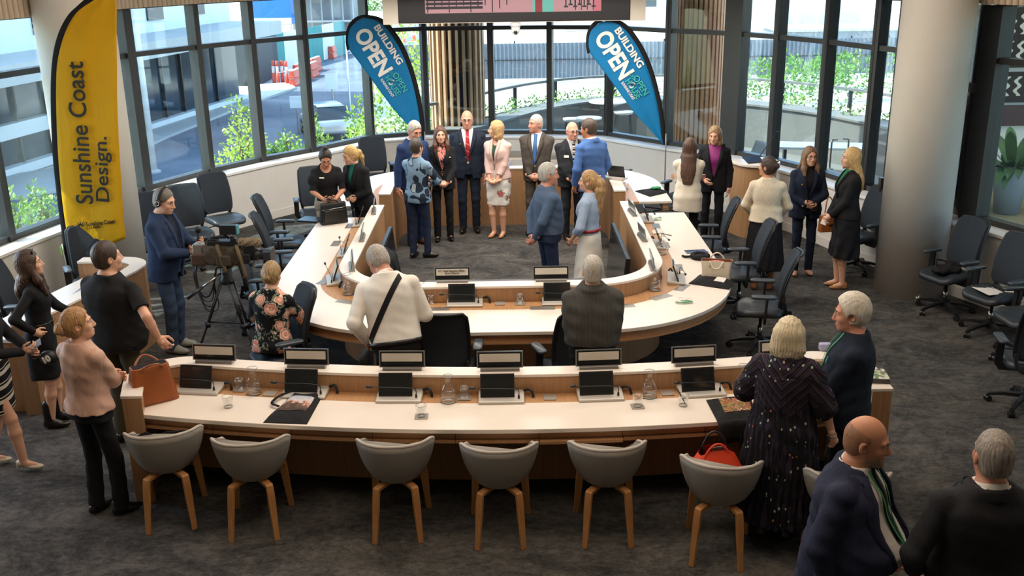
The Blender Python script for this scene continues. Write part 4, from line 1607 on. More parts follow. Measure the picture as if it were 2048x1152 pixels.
    def belt(s, mat, z=1.02, off=0.012, h=0.035):
        S = s.s
        cx, cy, a, b = [np.interp(z * S, s.A[:, 0], s.A[:, i]) for i in (1, 2, 3, 4)]
        rg = []
        for o_, zz in ((off, z * S - h / 2), (off + .006, z * S - h / 2), (off + .006, z * S + h / 2), (off, z * S + h / 2)):
            rg.append([s.T.w((cx + (a + o_) * math.copysign(abs(math.cos(q)) ** .87, math.cos(q)), cy + (b + o_) * math.copysign(abs(math.sin(q)) ** .87, math.sin(q)), zz)) for q in [2 * PI * j / 40 for j in range(40)]])
        MB().rings(rg, False, True).build('belt', mat, s.root, True)
        return s
    def shoes(s, mat, kind='flat', sock=None):
        S = s.s
        for hip, Kn, an, ta in s.leg:
            f = np.array((math.sin(R(ta)), math.cos(R(ta)), 0))
            l = np.array((f[1], -f[0], 0))
            g = np.array((an[0], an[1], 0.0))
            fr = Frame()
            fr.R = np.stack([l, f, np.array((0, 0, 1.0))], 1)
            fr.t = g + np.array((0, 0, max(0, an[2] - .085 * S)))
            v = Vol(0.0065 if s.res < .007 else .0075)
            q = S * (0.92 if s.f else 1.04)
            if kind in ('flat', 'sneaker', 'boot'):
                v.ell((0, -.035 * q, .045 * q), (.037 * q, .052 * q, .045 * q), .02, fr)
                v.ell((0, .070 * q, .034 * q), (.044 * q, .110 * q, .036 * q), .03, fr)
                v.ell((0, .02 * q, .055 * q), (.034 * q, .07 * q, .045 * q), .03, fr)
                if kind == 'boot':
                    v.cone((0, -.02 * q, .06 * q), (0, -.02 * q, .26 * q), .050 * q, .055 * q, .02, fr)
                v.fn(lambda X: X[2] - .006, (-.1, -.2, -.1), (.1, .3, .006), .003, fr)
                if kind == 'flat' and s.f:
                    v.ell((0, .02 * q, .085 * q), (.030 * q, .075 * q, .045 * q), .006, fr, 's')
            else:      # heel or wedge
                hh = .07 * q
                v.ell((0, .105 * q, .024 * q), (.036 * q, .070 * q, .024 * q), .02, fr)
                v.cone((0, .08 * q, .026 * q), (0, -.03 * q, .026 * q + hh * .55), .030 * q, .033 * q, .02, fr)
                if kind == 'wedge':
                    v.cone((0, .08 * q, .014 * q), (0, -.04 * q, .02 * q), .024 * q, .030 * q, .02, fr)
                    v.cone((0, -.04 * q, .02 * q), (0, -.04 * q, .06 * q), .032 * q, .032 * q, .02, fr)
                else:
                    v.cone((0, -.052 * q, .07 * q), (0, -.058 * q, .006), .022 * q, .014 * q, .01, fr)
                v.fn(lambda X: X[2] - .004, (-.1, -.2, -.1), (.1, .3, .004), .003, fr)
            s.put('shoe', v.mesh(), mat)
        return s
# ================================================================ patterned cloths
def pat(name, fn, rough=0.85):
    b = NB(name)
    c = fn(b)
    b.col(c)
    h = b.math('ADD', b.math('MULTIPLY', b.noise(b.coord(), 420, 1), .2), b.math('MULTIPLY', b.noise(b.coord((1, 1, .45)), 13, 3, .5, .8), 1.4))
    b.bump(h, 0.5, 0.012)
    return b.done(rough, 0, 0.25)
def roses(ground, cols, scale, thr=0.42, leaf='6f7a58', dens=0.5):
    def f(b):
        v = b.coord((1, 1, 1))
        nz = b.n('TexNoise')
        nz.inputs['Scale'].default_value = 22
        b.l(v, nz.inputs['Vector'])
        mv = b.n('Mix')
        mv.data_type = 'VECTOR'
        mv.inputs[0].default_value = 0.035
        b.l(v, mv.inputs[4])
        b.l(nz.outputs['Color'], mv.inputs[5])
        v2 = mv.outputs[1]
        vo = b.vor(v2, scale)
        d = vo.outputs['Distance']
        pick = b.math('GREATER_THAN', b.noise(vo.outputs['Position'], 3.1, 1), dens)
        pet = b.ramp(b.math('FRACT', b.math('ADD', b.math('MULTIPLY', d, 5.0), b.math('MULTIPLY', b.noise(v2, 60, 2), .9))), [(0.0, cols[0]), (0.35, cols[1]), (0.7, cols[2]), (1.0, cols[0])])
        m = b.math('MULTIPLY', b.math('LESS_THAN', d, thr), pick)
        m2 = b.math('MULTIPLY', b.math('LESS_THAN', d, thr * 1.35), b.math('MULTIPLY', pick, b.math('GREATER_THAN', b.noise(v2, 40, 1), 0.52)))
        return b.mix(m, b.mix(m2, ground, leaf), pet)
    return f
M['rose_black'] = pat('black_rose_print', roses('15141a', ('e8b49a', 'c9705c', 'f0d2bc'), 8.5, .46, '7d8a74', .44))
M['scarf'] = pat('flower_scarf', roses('2a1f2c', ('d8643c', 'e6b49a', '8a3048'), 13, .5, 'b98a8a', .36))
M['skirt_rose'] = pat('white_rose_skirt', roses('e6e2da', ('a83a44', 'd89a94', 'c4545c'), 8.0, .36, '7f8f6a', .44))
M['skirt_leaf'] = pat('pale_leaf_skirt', roses('e2dccf', ('cfc4ae', 'd8cdb8', 'c2b69c'), 6.0, .3, 'c8bea6', .5))
def swirl(b):
    v = b.coord((1, 1, .55))
    nz = b.n('TexNoise')
    nz.inputs['Scale'].default_value = 7
    b.l(v, nz.inputs['Vector'])
    mv = b.n('Mix')
    mv.data_type = 'VECTOR'
    mv.inputs[0].default_value = 0.12
    b.l(v, mv.inputs[4])
    b.l(nz.outputs['Color'], mv.inputs[5])
    vo = b.vor(mv.outputs[1], 11)
    d = vo.outputs['Distance']
    sp = b.n('SeparateColor')
    b.l(vo.outputs['Color'], sp.inputs[0])
    fill = b.ramp(sp.outputs[0], [(0, '27323f'), (.36, '8da6b8'), (.48, 'a9b3b8'), (.58, '7890a4'), (.66, 'd5d6d2'), (.76, '27323f')], 'CONSTANT')
    ring = b.math('MULTIPLY', b.math('GREATER_THAN', d, .40), b.math('LESS_THAN', d, .47))
    c = b.mix(b.math('LESS_THAN', d, .47), '7f9ab0', fill)
    return b.mix(ring, c, '222c38')
M['swirl'] = pat('blue_swirl_print', swirl)
def chevron(b):
    sp = b.n('SeparateXYZ')
    b.l(b.coord(), sp.inputs[0])
    x, y, z = sp.outputs
    zig = b.math('PINGPONG', b.math('ADD', x, 0.17), 0.17)
    u = b.math('ADD', b.math('MULTIPLY', z, 1.0), b.math('MULTIPLY', zig, 1.1))
    st = b.math('FRACT', b.math('MULTIPLY', b.math('ADD', u, b.math('MULTIPLY', b.noise(b.coord(), 9, 2), .03)), 15))
    c = b.ramp(st, [(0.0, '15151e'), (0.30, '22263a'), (0.40, '4f3848'), (0.5, '251c28'), (0.64, '5f5a72'), (0.68, '191a24'), (0.88, '15151d'), (0.95, '6b463a')], 'CONSTANT')
    up = b.math('GREATER_THAN', b.math('ADD', z, b.math('MULTIPLY', b.noise(b.coord(), 7, 2), .35)), 1.25)
    low = b.mix(b.math('GREATER_THAN', b.noise(b.coord((34, 34, 5)), 1.0, 3), .56), '14131a', '2e2636')
    c2 = b.mix(up, low, c)
    vo = b.vor(b.coord((1, 1, .7)), 26)
    dot = b.math('MULTIPLY', b.math('LESS_THAN', vo.outputs['Distance'], .2), b.math('GREATER_THAN', b.noise(vo.outputs['Position'], 5, 1), .52))
    dc = b.ramp(b.noise(vo.outputs['Position'], 9, 1), [(.35, '9fb6a8'), (.5, 'b7a48c'), (.62, 'c07a4c'), (.7, '4f7f8f')], 'CONSTANT')
    return b.mix(dot, c2, dc)
M['chevron'] = pat('pleated_chevron_print', chevron)
def stripes(axis, n, stops, rot=(0, 0, 0)):
    def f(b):
        sp = b.n('SeparateXYZ')
        b.l(b.coord((1, 1, 1), rot), sp.inputs[0])
        return b.ramp(b.math('FRACT', b.math('MULTIPLY', sp.outputs[axis], n)), stops, 'CONSTANT')
    return f
M['tie_red'] = pat('red_striped_tie', stripes(2, 11, [(0, 'a51f2c'), (.82, 'd98a86'), (.92, 'a51f2c')], (0, .55, 0)), .5)
M['tie_bw'] = pat('black_white_striped_tie', stripes(2, 15, [(0, '17171a'), (.45, 'd9d2c2'), (.6, '17171a'), (.75, 'd9d2c2')]), .5)
M['tie_blue'] = cloth('blue_tie', '3f68a0', .5, 300, .2, .1)
M['tie_black'] = cloth('black_tie', '15151a', .5, 300, .2, .1)
M['skirt_stripe'] = pat('black_cream_striped_knit', stripes(2, 8.5, [(0, '17161a'), (.42, 'e0d6c6'), (.70, '17161a'), (.85, 'e0d6c6'), (.92, '17161a')]))
M['tweed'] = pat('cream_tweed', lambda b: b.ramp(b.noise(b.coord(), 190, 3, .7), [(.35, 'c2b196'), (.65, 'efe4cf')]))
M['ribknit'] = pat('grey_rib_knit', lambda b: b.ramp(b.math('FRACT', b.math('MULTIPLY', b.math('ADD', b.math('MULTIPLY', b.noise(b.coord(), 20, 1), .01), (lambda sp: (b.l(b.coord(), sp.inputs[0]), sp.outputs[0])[1])(b.n('SeparateXYZ'))), 90)), [(0, '3a3936'), (.5, '565450'), (1, '3a3936')]))
K = lambda n, c, **k: cloth(n, c, **k)
BLK = K('black_cloth', '1b1b1e')
NAVY = K('navy_suiting', '1f2635')
DARK = K('charcoal_suiting', '26272b')
JEAN = K('dark_denim', '27344a', fold=.6)
OLIVE = K('olive_drill', '4c4735')
SKINT = 'fair'

def suit(p, jm, tm, shirt, tie=None, vz=1.08, vw=.072, cut=.22, hem=.80, off=.018, shoe=None, shirt_off=.006, lw=.06):
    p.trousers(tm)
    p.shoes(shoe or M['shoeb'])
    if shirt is not None:
        p.top(shirt, 'shirt', hem=1.0, off=shirt_off, name='shirt', sleeve=1.02, wr=.001)
        p.collar(shirt)
    if tie is not None:
        p.tie(tie, off=shirt_off + .010)
    p.top(jm, 'jacket', off=off, vz=vz, vw=vw, cutaway=cut, hem=hem, sleeve=.97)
    p.lapels(jm, vz, vw, lw, off + .002)
    return p

# ---------------------------------------------------------------- the cast
# 1 camera operator
p = Person('man in blue jacket, jeans and black headphones standing at the television camera', -3.66, 10.24, 98, 1.81, pitch=14, yaw=4, lean=3, hc=None, seed=1,
           aL=((.02, .34, 1.14), (.9, -.5, -.5)), aR=((.05, .30, 1.08), (1, -.6, -.3)), hL=((-.3, .9, .3), (-.5, 0, .8)), hR=((-.25, .9, .25), (-.7, 0, .7)), curl=(.8, .8), bulk=1.06, belly=.03)
p.body().face()
p.hair('short', '4f4841', '837a70', top=.5)
BJ = K('blue_jacket', '26344f', fold=.5)
p.trousers(K('blue_denim', '3a4a63', fold=.7), wide=1.05)
p.shoes(plain('grey_trainer', '8a8880', .6), 'sneaker')
p.top(K('navy_tee', '1c2230'), 'shirt', hem=.9, off=.006, name='shirt')
p.top(BJ, 'jacket', off=.02, vz=1.02, vw=.07, cutaway=.25, hem=.80, sleeve=.97)
p.lapels(BJ, 1.02)
hp = MB()
H_, q_ = p.H, p.hs
hp.tube([H_.w(np.array((.094 * math.cos(a), -.012, .022 + .118 * math.sin(a))) * q_) for a in [PI * i / 14 for i in range(15)]], 1.0, sq=(.026, .010))
hd_ = hp.build('headband', M['blackpl'], p.root)
for k in (-1, 1):
    c = H_.w(np.array((k * .094, -.012, -.008)) * q_)
    Rm = Matrix(np.stack([H_.d((0, 1, 0)), H_.d((0, 0, 1)), H_.d((1, 0, 0))], 1).tolist())
    e_ = MB().ball(c, (.036, .042, .020), M=Rm).build('ear_cup', M['blackpl'], p.root, True)
    MB().torus(c + H_.d((k * .016, 0, 0)), .022, .004, 18, 6, Rm).build('ring', M['steel'], e_, True)
OP = p

# 2 woman in black, microphone
p = Person('woman in black dress with long brown hair and sunglasses on her head, hand on hip', -4.20, 8.43, 72, 1.66, 'f', yaw=-5, pitch=-4, aR=((.20, -.02, 1.02), (1, -.9, .3)), hR=((-.3, .8, -.5), (-1, 0, 0)),
           aL=((.10, .36, 1.02), (.8, -.8, -.4)), hL=((-.2, .95, .1), (-.8, 0, .5)), curl=(.9, .5), feet=((-.08, .03, -8), (.08, -.02, 10)), seed=2, bare=True)
p.body().face()
p.hair('long', '2c1f18', '5a4030', L=.33, locks=True)
p.glasses(up=.105, dark=True, back=.05)
p.skirt(BLK, hem=.52, flare=.0, waist=1.06, name='dress_skirt')
p.top(BLK, 'shirt', hem=.90, off=.008, name='dress_top', sleeve=.98)
p.belt(M['shoeb'], 1.06, .010, .02)
MB().box((0, 0, 0), (.10, .012, .022), M=Matrix.Translation(p.surf(.02, 1.06, .026))).build('belt_buckle', M['gold'], p.root, bevel=.004)
p.shoes(M['shoeb'], 'boot')
W2 = p

# 3 woman in blush bomber
PINK = K('blush_satin', 'c9a08c', rough=.45, fold=.8, fs=10)
p = Person('woman in blush pink bomber jacket with blond bun beside the left end of front desk', -3.14, 6.85, 28, 1.67, 'f', yaw=36, pitch=-4, aL='fold', aR='fold', seed=3, feet=((-.08, -.02, -5), (.13, .05, 25)), bulk=1.02)
p.body().face()
p.hair('bun', '8a5f38', 'c79a62', bun=(0, -.128, -.012, .046))
MB().torus(p.H.w((0, -.112, -.012)), .044, .014, 16, 8, Matrix(p.H.R.tolist()) @ Matrix.Rotation(PI / 2, 3, 'X')).build('scrunchie', K('peach_scrunchie', 'c79a80'), p.root, True)
p.trousers(BLK, wide=1.15)
p.shoes(M['shoeb'], 'sneaker')
p.top(PINK, 'shirt', hem=.93, off=.026, name='jacket', sleeve=.97, flare=.008, wr=.003, slr=1.15)
p.collar(K('pale_denim_collar', 'a9b2bf'), .03, .02, 1.06)

# 4 man in black polo
p = Person('broad man in black polo shirt and olive trousers seen from behind', -3.36, 8.05, 22, 1.83, yaw=24, pitch=-3, bulk=1.30, belly=.05, aR=((.40, .02, .98), (.9, -.8, .1)), hR=((.5, .25, -.8), (-.6, .8, 0)), aL=((.15, .22, 1.02), (1, -.5, 0)), curl=(.4, .55), seed=4)
p.body().face()
p.hair('short', '2b211b', '4a3a2e', top=1.2)
p.trousers(OLIVE, wide=1.15)
p.shoes(M['shoeb'], 'sneaker')
p.top(K('black_pique', '1c1c1d'), 'shirt', hem=.87, off=.016, sleeve=.36, name='polo_shirt')
p.collar(K('black_pique', '1c1c1d'), .03, .015, 1.08)

# 5 woman cut by the left edge
p = Person('woman at the left edge in striped black and cream skirt and pale heels', -4.24, 7.60, 82, 1.70, 'f', aR=((.06, .30, 1.08), (1, -.6, -.2)), hR=((0, .95, .25), (-.8, 0, .6)), aL=((.05, .33, 1.05), (.8, -.5, -.3)), curl=(.7, .6), feet=((-.08, -.16, -5), (.08, .16, 5)), seed=5, bare=True)
p.body().face()
p.hair('long', '4a3626', '7d5f42', L=.28)
p.skirt(M['skirt_stripe'], hem=.56, waist=1.04)
p.top(BLK, 'shirt', hem=1.0, off=.010, name='top')
p.shoes(plain('cream_patent_heel', 'd9cdb6', .3), 'heel')
W5 = p

# 6 seated woman, floral jacket
p = Person('seated woman in black floral jacket with low blond bun, back to camera', -2.25, 8.86, 12, 1.68, 'f', sit=.49, lean=6, pitch=12, aL=((.16, .34, .98), (1, -.5, 0)), aR=((.16, .34, .98), (1, -.5, 0)), feet=((-.10, .50, -5), (.10, .46, 5)), bulk=1.08, seed=6)
p.body().face()
p.hair('bun', '6f5236', 'b0905f', bun=(0, -.10, -.03, .036))
p.trousers(BLK)
p.shoes(M['shoeb'])
p.top(M['rose_black'], 'shirt', hem=.87, off=.018, name='floral_jacket', flare=.01, slr=1.1, wr=.003)

# 7 woman with phone, puff sleeves
p = Person('woman in black puff-sleeve top and linen trousers looking down at her phone', -2.46, 13.30, 165, 1.68, 'f', pitch=30, lean=4, aL='phone', aR='phone', sk='warm', curl=(.6, .6), seed=7)
p.body().face(brow='2a1f1a')
p.hair('bun', '1f1815', '3a2c24', bun=(0, -.03, .145, .034))
p.trousers(K('oat_linen', 'b5a58c', fold=.5), wide=1.5)
p.shoes(M['shoeb'])
p.top(BLK, 'shirt', hem=.98, off=.008, sleeve=.48, scoop=.085, name='top', puff=True)
p.badge(.07, 1.33, .06, .018)
P7 = p

# 8 blond woman, black blazer
p = Person('woman with blond ponytail in black blazer over teal top, buttoning it at waist', -2.02, 13.44, 214, 1.68, 'f', lean=12, pitch=8, yaw=20, aL=((.02, .24, 1.0), (1, -.7, .2)), aR=((.0, .25, 1.0), (1, -.5, -.2)), hL=((-.9, .3, -.2), (0, -1, 0)), hR=((-.9, .3, -.1), (0, -1, 0)), curl=(.8, .8), seed=8)
p.body().face()
p.hair('pony', 'a87f42', 'd9b878', L=.26)
MB().box((0, 0, 0), (.06, .012, .03), M=Matrix.Translation(p.H.w((0, -.115, .035))) @ Matrix(p.H.R.tolist()).to_4x4()).build('hair_bow', M['blackpl'], p.root, bevel=.004)
suit(p, BLK, BLK, K('teal_top', '1f6a60'), None, vz=1.12, vw=.06, cut=.1)

# 9 grey-haired man, blue suit
p = Person('grey-haired man in dark blue suit bending to talk to woman in swirl blouse', -1.40, 14.33, 138, 1.84, pitch=16, yaw=6, lean=4, sk='ruddy', seed=9)
p.body().face(smile=.7)
p.hair('short', '8d8377', 'c9c2b6')
BS = K('blue_suiting', '22345a')
suit(p, BS, BS, M['white_shirt'], None, shoe=plain('brown_leather_shoe', '6b3f26', .35))

# 10 woman in swirl blouse
p = Person('woman with short dark hair in blue swirl-print blouse and navy trousers', -1.28, 13.66, 22, 1.68, 'f', yaw=10, aL='fold', aR=((.10, .26, 1.05), (1, -.3, -.3)), seed=10, feet=((-.09, -.05, 0), (.11, .02, 60)), bulk=1.04)
p.body().face()
p.hair('short', '2a221e', '4f443c', top=1.3)
p.trousers(K('navy_trouser', '232c3f'), wide=.95)
p.shoes(M['shoeb'])
p.top(M['swirl'], 'shirt', hem=.84, off=.014, name='blouse', sleeve=.95, slr=1.15)

# 11 long brown hair, floral scarf
p = Person('smiling woman with long brown hair in black suit and floral scarf', -1.0, 14.56, 172, 1.70, 'f', aL='clasp', aR='clasp', yaw=0, seed=11, curl=(.6, .6))
p.body().face(smile=1.2)
p.hair('long', '3a2418', '6d4530', L=.36, locks=True)
suit(p, BLK, BLK, M['scarf'], None, vz=1.10, vw=.085, cut=.05, shirt_off=.010)
p.badge(-.10, 1.30, .05, .014)
MB().torus(p.surf(0, 1.07, .02), .018, .004, 16, 6, Matrix.Rotation(PI / 2, 3, 'X')).build('belt_buckle', M['gold'], p.root, True)

# 12 tall man, red tie
p = Person('tall bald man with glasses in navy suit and red striped tie', -.63, 15.04, 178, 1.85, aL=((.25, .05, .84), (.5, -1, 0)), aR=((.25, .05, .84), (.5, -1, 0)), sk='ruddy', bulk=1.06, seed=12, pitch=4)
p.body().face()
p.hair('fringe', '8a7d70', 'b5a99b')
p.glasses()
suit(p, NAVY, NAVY, M['white_shirt'], M['tie_red'], vz=1.10, vw=.088, cut=.2)
MB().ball(p.surf(.105, 1.30, .03), (.008, .006, .012)).build('lapel_pin', M['gold'], p.root, True)

# 13 pale pink blazer
PP = K('pale_pink_suiting', 'd9b8ae', fold=.4)
p = Person('woman with blond bob in pale pink blazer and rose-print pencil skirt', -.18, 14.72, 205, 1.74, 'f', yaw=62, pitch=0, aL='lowclasp', aR='lowclasp', seed=13, curl=(.6, .6), feet=((-.07, 0, -4), (.06, .05, 6)), bare=True)
p.body().face()
p.hair('bob', '9a7448', 'd2b07c', L=.15)
p.skirt(M['skirt_rose'], hem=.50, flare=-.0, waist=1.04)
p.shoes(plain('tan_heel', 'b07a4c', .4), 'heel')
p.top(K('green_blouse', '2f4a38'), 'shirt', hem=1.0, off=.004, name='blouse', scoop=.07, sleeve=.5)
p.top(PP, 'jacket', off=.016, vz=1.10, vw=.05, hem=.90, sleeve=.80, cutaway=.05)
p.lapels(PP, 1.10, .05, .035)

# 14 grey-brown suit
GS = K('grey_brown_suiting', '4f4943', fold=.45)
p = Person('man in grey-brown suit and blue tie looking to the left, hands crossed', .40, 14.86, 192, 1.80, yaw=42, aL='lowclasp', aR='lowclasp', sk='ruddy', curl=(.6, .6), bulk=1.06, belly=.02, seed=14)
p.body().face()
p.hair('short', 'a39a90', 'cdc6bc', top=.25)
suit(p, GS, GS, M['white_shirt'], M['tie_blue'], vz=1.08, vw=.078)

# 15 older man, striped tie
p = Person('older balding man with glasses, dark suit and black-and-white striped tie', .90, 14.58, 168, 1.73, yaw=-6, pitch=4, aL='clasp', aR='clasp', sk='pink', curl=(.7, .7), bulk=1.08, belly=.05, seed=15)
p.body().face()
p.hair('fringe', 'b8b2aa', 'dcd8d2')
p.glasses('5a4a40')
suit(p, DARK, DARK, K('pale_grey_shirt', 'b9b9bd'), M['tie_bw'], vz=1.08, vw=.08)
p.badge(.12, 1.27, .065, .035)

# 16 blue blazer
BB = K('mid_blue_blazer', '4d6fa8', fold=.5)
p = Person('man in mid-blue blazer and jeans turned to the older man, face hidden', 1.15, 14.04, -38, 1.85, yaw=-20, pitch=6, lean=3, aL=((.23, .08, .88), (1, -1, 0)), aR=((.22, .10, .88), (1, -1, 0)), sk='tan', bulk=1.08, seed=16)
p.body().face(brow='33271f')
p.hair('short', '3a2c22', '5d4a3c', top=1.2)
suit(p, BB, JEAN, K('pale_pink_shirt', 'e3ccc8'), None, shoe=plain('brown_leather_shoe', '6b3f26', .35))

# 17 slate-blue shirt
p = Person('grey-haired man in slate-blue shirt with hands behind his back inside the horseshoe', .42, 11.38, 72, 1.77, aL='back', aR='back', yaw=6, pitch=2, sk='ruddy', bulk=1.10, belly=.022, curl=(.6, .6), seed=17)
p.body().face()
p.hair('short', '8f8a84', 'c6c1ba')
p.trousers(K('navy_chino', '26314a'), waist=.975)
p.shoes(M['shoeb'])
p.top(K('slate_blue_shirt', '4f6078', fold=.6), 'shirt', hem=.95, off=.017, name='shirt', sleeve=.98)
p.collar(K('slate_blue_shirt', '4f6078', fold=.6), .035)

# 18 pale blue shirt, white skirt
p = Person('woman with long clipped-back blond hair, pale blue shirt and white skirt', .90, 11.30, -66, 1.69, 'f', yaw=-8, aL=((.15, .17, .92), (1, -.8, 0)), aR=((.18, .16, .90), (1, -.8, 0)), seed=18, bare=True)
p.body().face(smile=.6)
p.hair('half', '7d5c38', 'cda671', L=.36)
MB().box((0, 0, 0), (.03, .018, .075), M=Matrix.Translation(p.H.w((.03, -.128, .03))) @ Matrix(p.H.R.tolist()).to_4x4()).build('hair_clip', plain('pink_hair_clip', 'd9a99a', .3), p.root, bevel=.006)
p.skirt(M['skirt_leaf'], hem=.34, flare=.06, waist=1.05, pleat=(13, .03, .2, 1.05))
p.shoes(plain('tan_heel', 'b07a4c', .4), 'heel')
p.top(K('pale_blue_shirt', '9fb0c8', fold=.6), 'shirt', hem=1.0, off=.016, name='shirt', sleeve=.72, slr=1.15)
p.collar(K('pale_blue_shirt', '9fb0c8', fold=.6), .035)
p.belt(plain('red_belt', 'a02c2c', .4), 1.045, .022, .035)

# 19 cream blazer, long brown hair
CR = K('cream_blazer', 'e0d5c2', fold=.3)
p = Person('woman in long white blazer with straight brown hair, back to camera', 2.40, 13.38, 8, 1.68, 'f', yaw=8, aL='fold', aR='fold', seed=19)
p.body().face()
p.hair('long', '33221a', '6b4a36', L=.50)
p.trousers(BLK)
p.shoes(M['shoeb'])
p.top(CR, 'jacket', off=.018, hem=.72, vz=1.1, vw=.06, flare=.004, sleeve=.98)
p.lapels(CR, 1.1, .06)

# 20 magenta blouse
p = Person('woman with shoulder-length fair hair in black suit over magenta blouse', 2.88, 14.08, 192, 1.73, 'f', pitch=12, yaw=12, aL=((.22, .05, .86), (.6, -1, 0)), aR=((.12, .2, 1.0), (1, -.6, 0)), seed=20)
p.body().face()
p.hair('bob', '6d5238', 'b5946a', L=.20)
suit(p, BLK, BLK, K('magenta_satin', '8a2f72', rough=.45), None, vz=1.02, vw=.095, cut=.1)

# 21 cream tweed jacket, black skirt
p = Person('woman in cream tweed jacket, long black skirt and tan boots, back to camera', 3.12, 12.0, 15, 1.68, 'f', yaw=-62, aL=((.16, .20, .95), (1, -.8, 0)), aR=((.16, .2, .95), (1, -.8, 0)), bulk=1.10, seed=21, sk='warm')
p.body().face()
p.hair('bun', '241915', '4a352a', bun=(0, -.115, .02, .042))
MB().box((0, 0, 0), (.05, .014, .022), M=Matrix.Translation(p.H.w((.045, -.10, .07))) @ Matrix(p.H.R.tolist()).to_4x4()).build('hair_clip', M['gold'], p.root, bevel=.004)
p.skirt(BLK, hem=.30, flare=.06, waist=1.05, pleat=(14, .035, .3, .95))
p.shoes(plain('tan_suede_boot', '8a5a36', .8), 'boot')
p.top(M['tweed'], 'jacket', off=.018, hem=.93, vz=1.2, vw=.05, sleeve=.97)
p.collar(M['tweed'], .03, .02, 1.1)

# 22 navy suit, glasses
p = Person('woman with glasses in navy suit holding a phone, tan handbag on her arm', 3.78, 12.62, 182, 1.68, 'f', aL=((.03, .23, 1.03), (1, -.5, -.2)), aR=((.03, .22, 1.0), (1, -.5, -.2)), hL=((-.9, .3, 0), (0, -.5, .8)), hR=((-.9, .3, -.1), (0, -.4, .9)), curl=(.7, .7), yaw=-10, bulk=1.08, seed=22)
p.body().face(smile=.4)
p.hair('long', '5a4030', '93704f', L=.27, locks=True)
p.glasses('3a2a28')
NV2 = K('navy_woman_suit', '1b2436')
suit(p, NV2, NV2, BLK, None, vz=1.10, vw=.075, cut=.1, shoe=plain('nude_pump', 'b98a70', .35))
MB().ball(p.surf(.10, 1.27, .03), (.010, .006, .016)).build('lapel_pin', M['gold'], p.root, True)
W22 = p

# 23 blond woman, ruffled skirt
p = Person('woman with long blond hair in black jacket and ruffled skirt, tan wedge shoes', 4.12, 12.03, -88, 1.77, 'f', aL=((.04, .21, .92), (1, -.8, 0)), aR=((.05, .20, .90), (1, -.8, 0)), hL=((-.5, .6, -.6), (-.6, -.5, 0)), hR=((-.5, .6, -.6), (-.6, -.5, 0)), curl=(.6, .6), seed=23, bulk=1.02, bare=True, feet=((-.06, 0, -4), (.07, .03, 4)))
p.body().face(smile=1.0)
p.hair('long', 'b58a50', 'e2c48c', L=.40)
p.skirt(BLK, hem=.42, flare=.03, waist=1.04, pleat=(9, .09, .40, .80))
p.shoes(plain('tan_wedge_shoe', 'a8784a', .6), 'wedge')
p.top(K('emerald_scarf', '1f7a4a'), 'shirt', hem=1.1, off=.006, name='scarf', sleeve=0)
BK2 = K('black_bouclé'.replace('é', 'e'), '1d1d1f')
p.top(BK2, 'jacket', off=.018, hem=.90, vz=1.14, vw=.07, sleeve=.97)
p.lapels(BK2, 1.14, .07, .04)
W23 = p

# 24 man in white shirt, crossbody bag
p = Person('grey-haired man in white shirt with a black cross-body bag strap, leaning over the horseshoe desk', -.98, 7.90, 2, 1.82, lean=17, side=-8, pitch=32, yaw=-30, roll=-6, bulk=1.10, belly=.03, aL=((.245, .10, .90), (.45, -1, .1)), hL=((.1, .5, -.85), (-1, .2, 0)), aR=((.12, .34, 1.06), (.7, -1, -.3)), sk='ruddy', curl=(.6, .4), seed=24)
p.root['label'] = 'man in white shirt with black cross-body strap leaning over the horseshoe desk'
p.body().face()
p.hair('short', '7d746a', 'b8b0a6', top=1.2)
p.trousers(BLK, waist=.965)
p.shoes(M['shoeb'])
CS = K('white_cotton_shirt', 'e6e1d8', fold=.45, fs=6)
p.top(CS, 'shirt', hem=.925, off=.020, name='shirt', sleeve=.97, flare=.004, slr=1.02, wr=.0012)
p.collar(CS, .035)
p.belt(M['shoeb'], .925, .022)
MAN24 = p

# 25 man with knitted shawl
p = Person('man with cropped grey hair, grey ribbed knit around his shoulders, seen from behind', .66, 7.86, -2, 1.70, pitch=-2, bulk=1.10, aL=((-.06, .17, 1.02), (1, -.05, -.3)), aR=((-.06, .19, 1.06), (1, -.05, -.3)), hL=((-1, .1, .1), (0, -1, 0)), hR=((-1, .1, .1), (0, -1, 0)), seed=25)
p.body().face()
p.hair('short', '8a8378', 'cfc8bc', top=.8)
p.trousers(BLK)
p.shoes(M['shoeb'])
p.top(K('black_tee', '1a1a1b'), 'shirt', hem=.86, off=.012, sleeve=.40, name='tee_shirt')
v_ = Vol(p.cres)
S_ = p.s
v_.loft([(.99 * S_, 0, -.02, .225, .165), (1.15 * S_, 0, -.015, .245, .175), (1.30 * S_, 0, -.012, .255, .165), (1.39 * S_, 0, -.012, .225, .130), (1.46 * S_, 0, -.01, .135, .098), (1.52 * S_, 0, .0, .090, .084)], .02, p.T)
for i in (0, 1):
    v_.cone(p.T.w((0, -.01, 1.45 * S_)), p.sh[i], .068, .070, .03)
v_.cone((0, -.01, 1.40 * S_), (0, .0, 1.66 * S_), .066, .074, .006, p.T, 's')
v_.fn(lambda X: np.maximum(np.abs(X[0]) - .09, -(X[1] - .05)), (-.1, .05, .95), (.1, .3, 1.42 * S_), .02, p.T)
v_.ell((0, -.03, 1.475 * S_), (.115, .095, .035), .02, p.T)
v_.cone((0, -.01, 1.40 * S_), (0, .0, 1.66 * S_), .060, .066, .006, p.T, 's')
p.put('knit_shawl', v_.mesh(p.wr(.005, .8)), M['ribknit'])

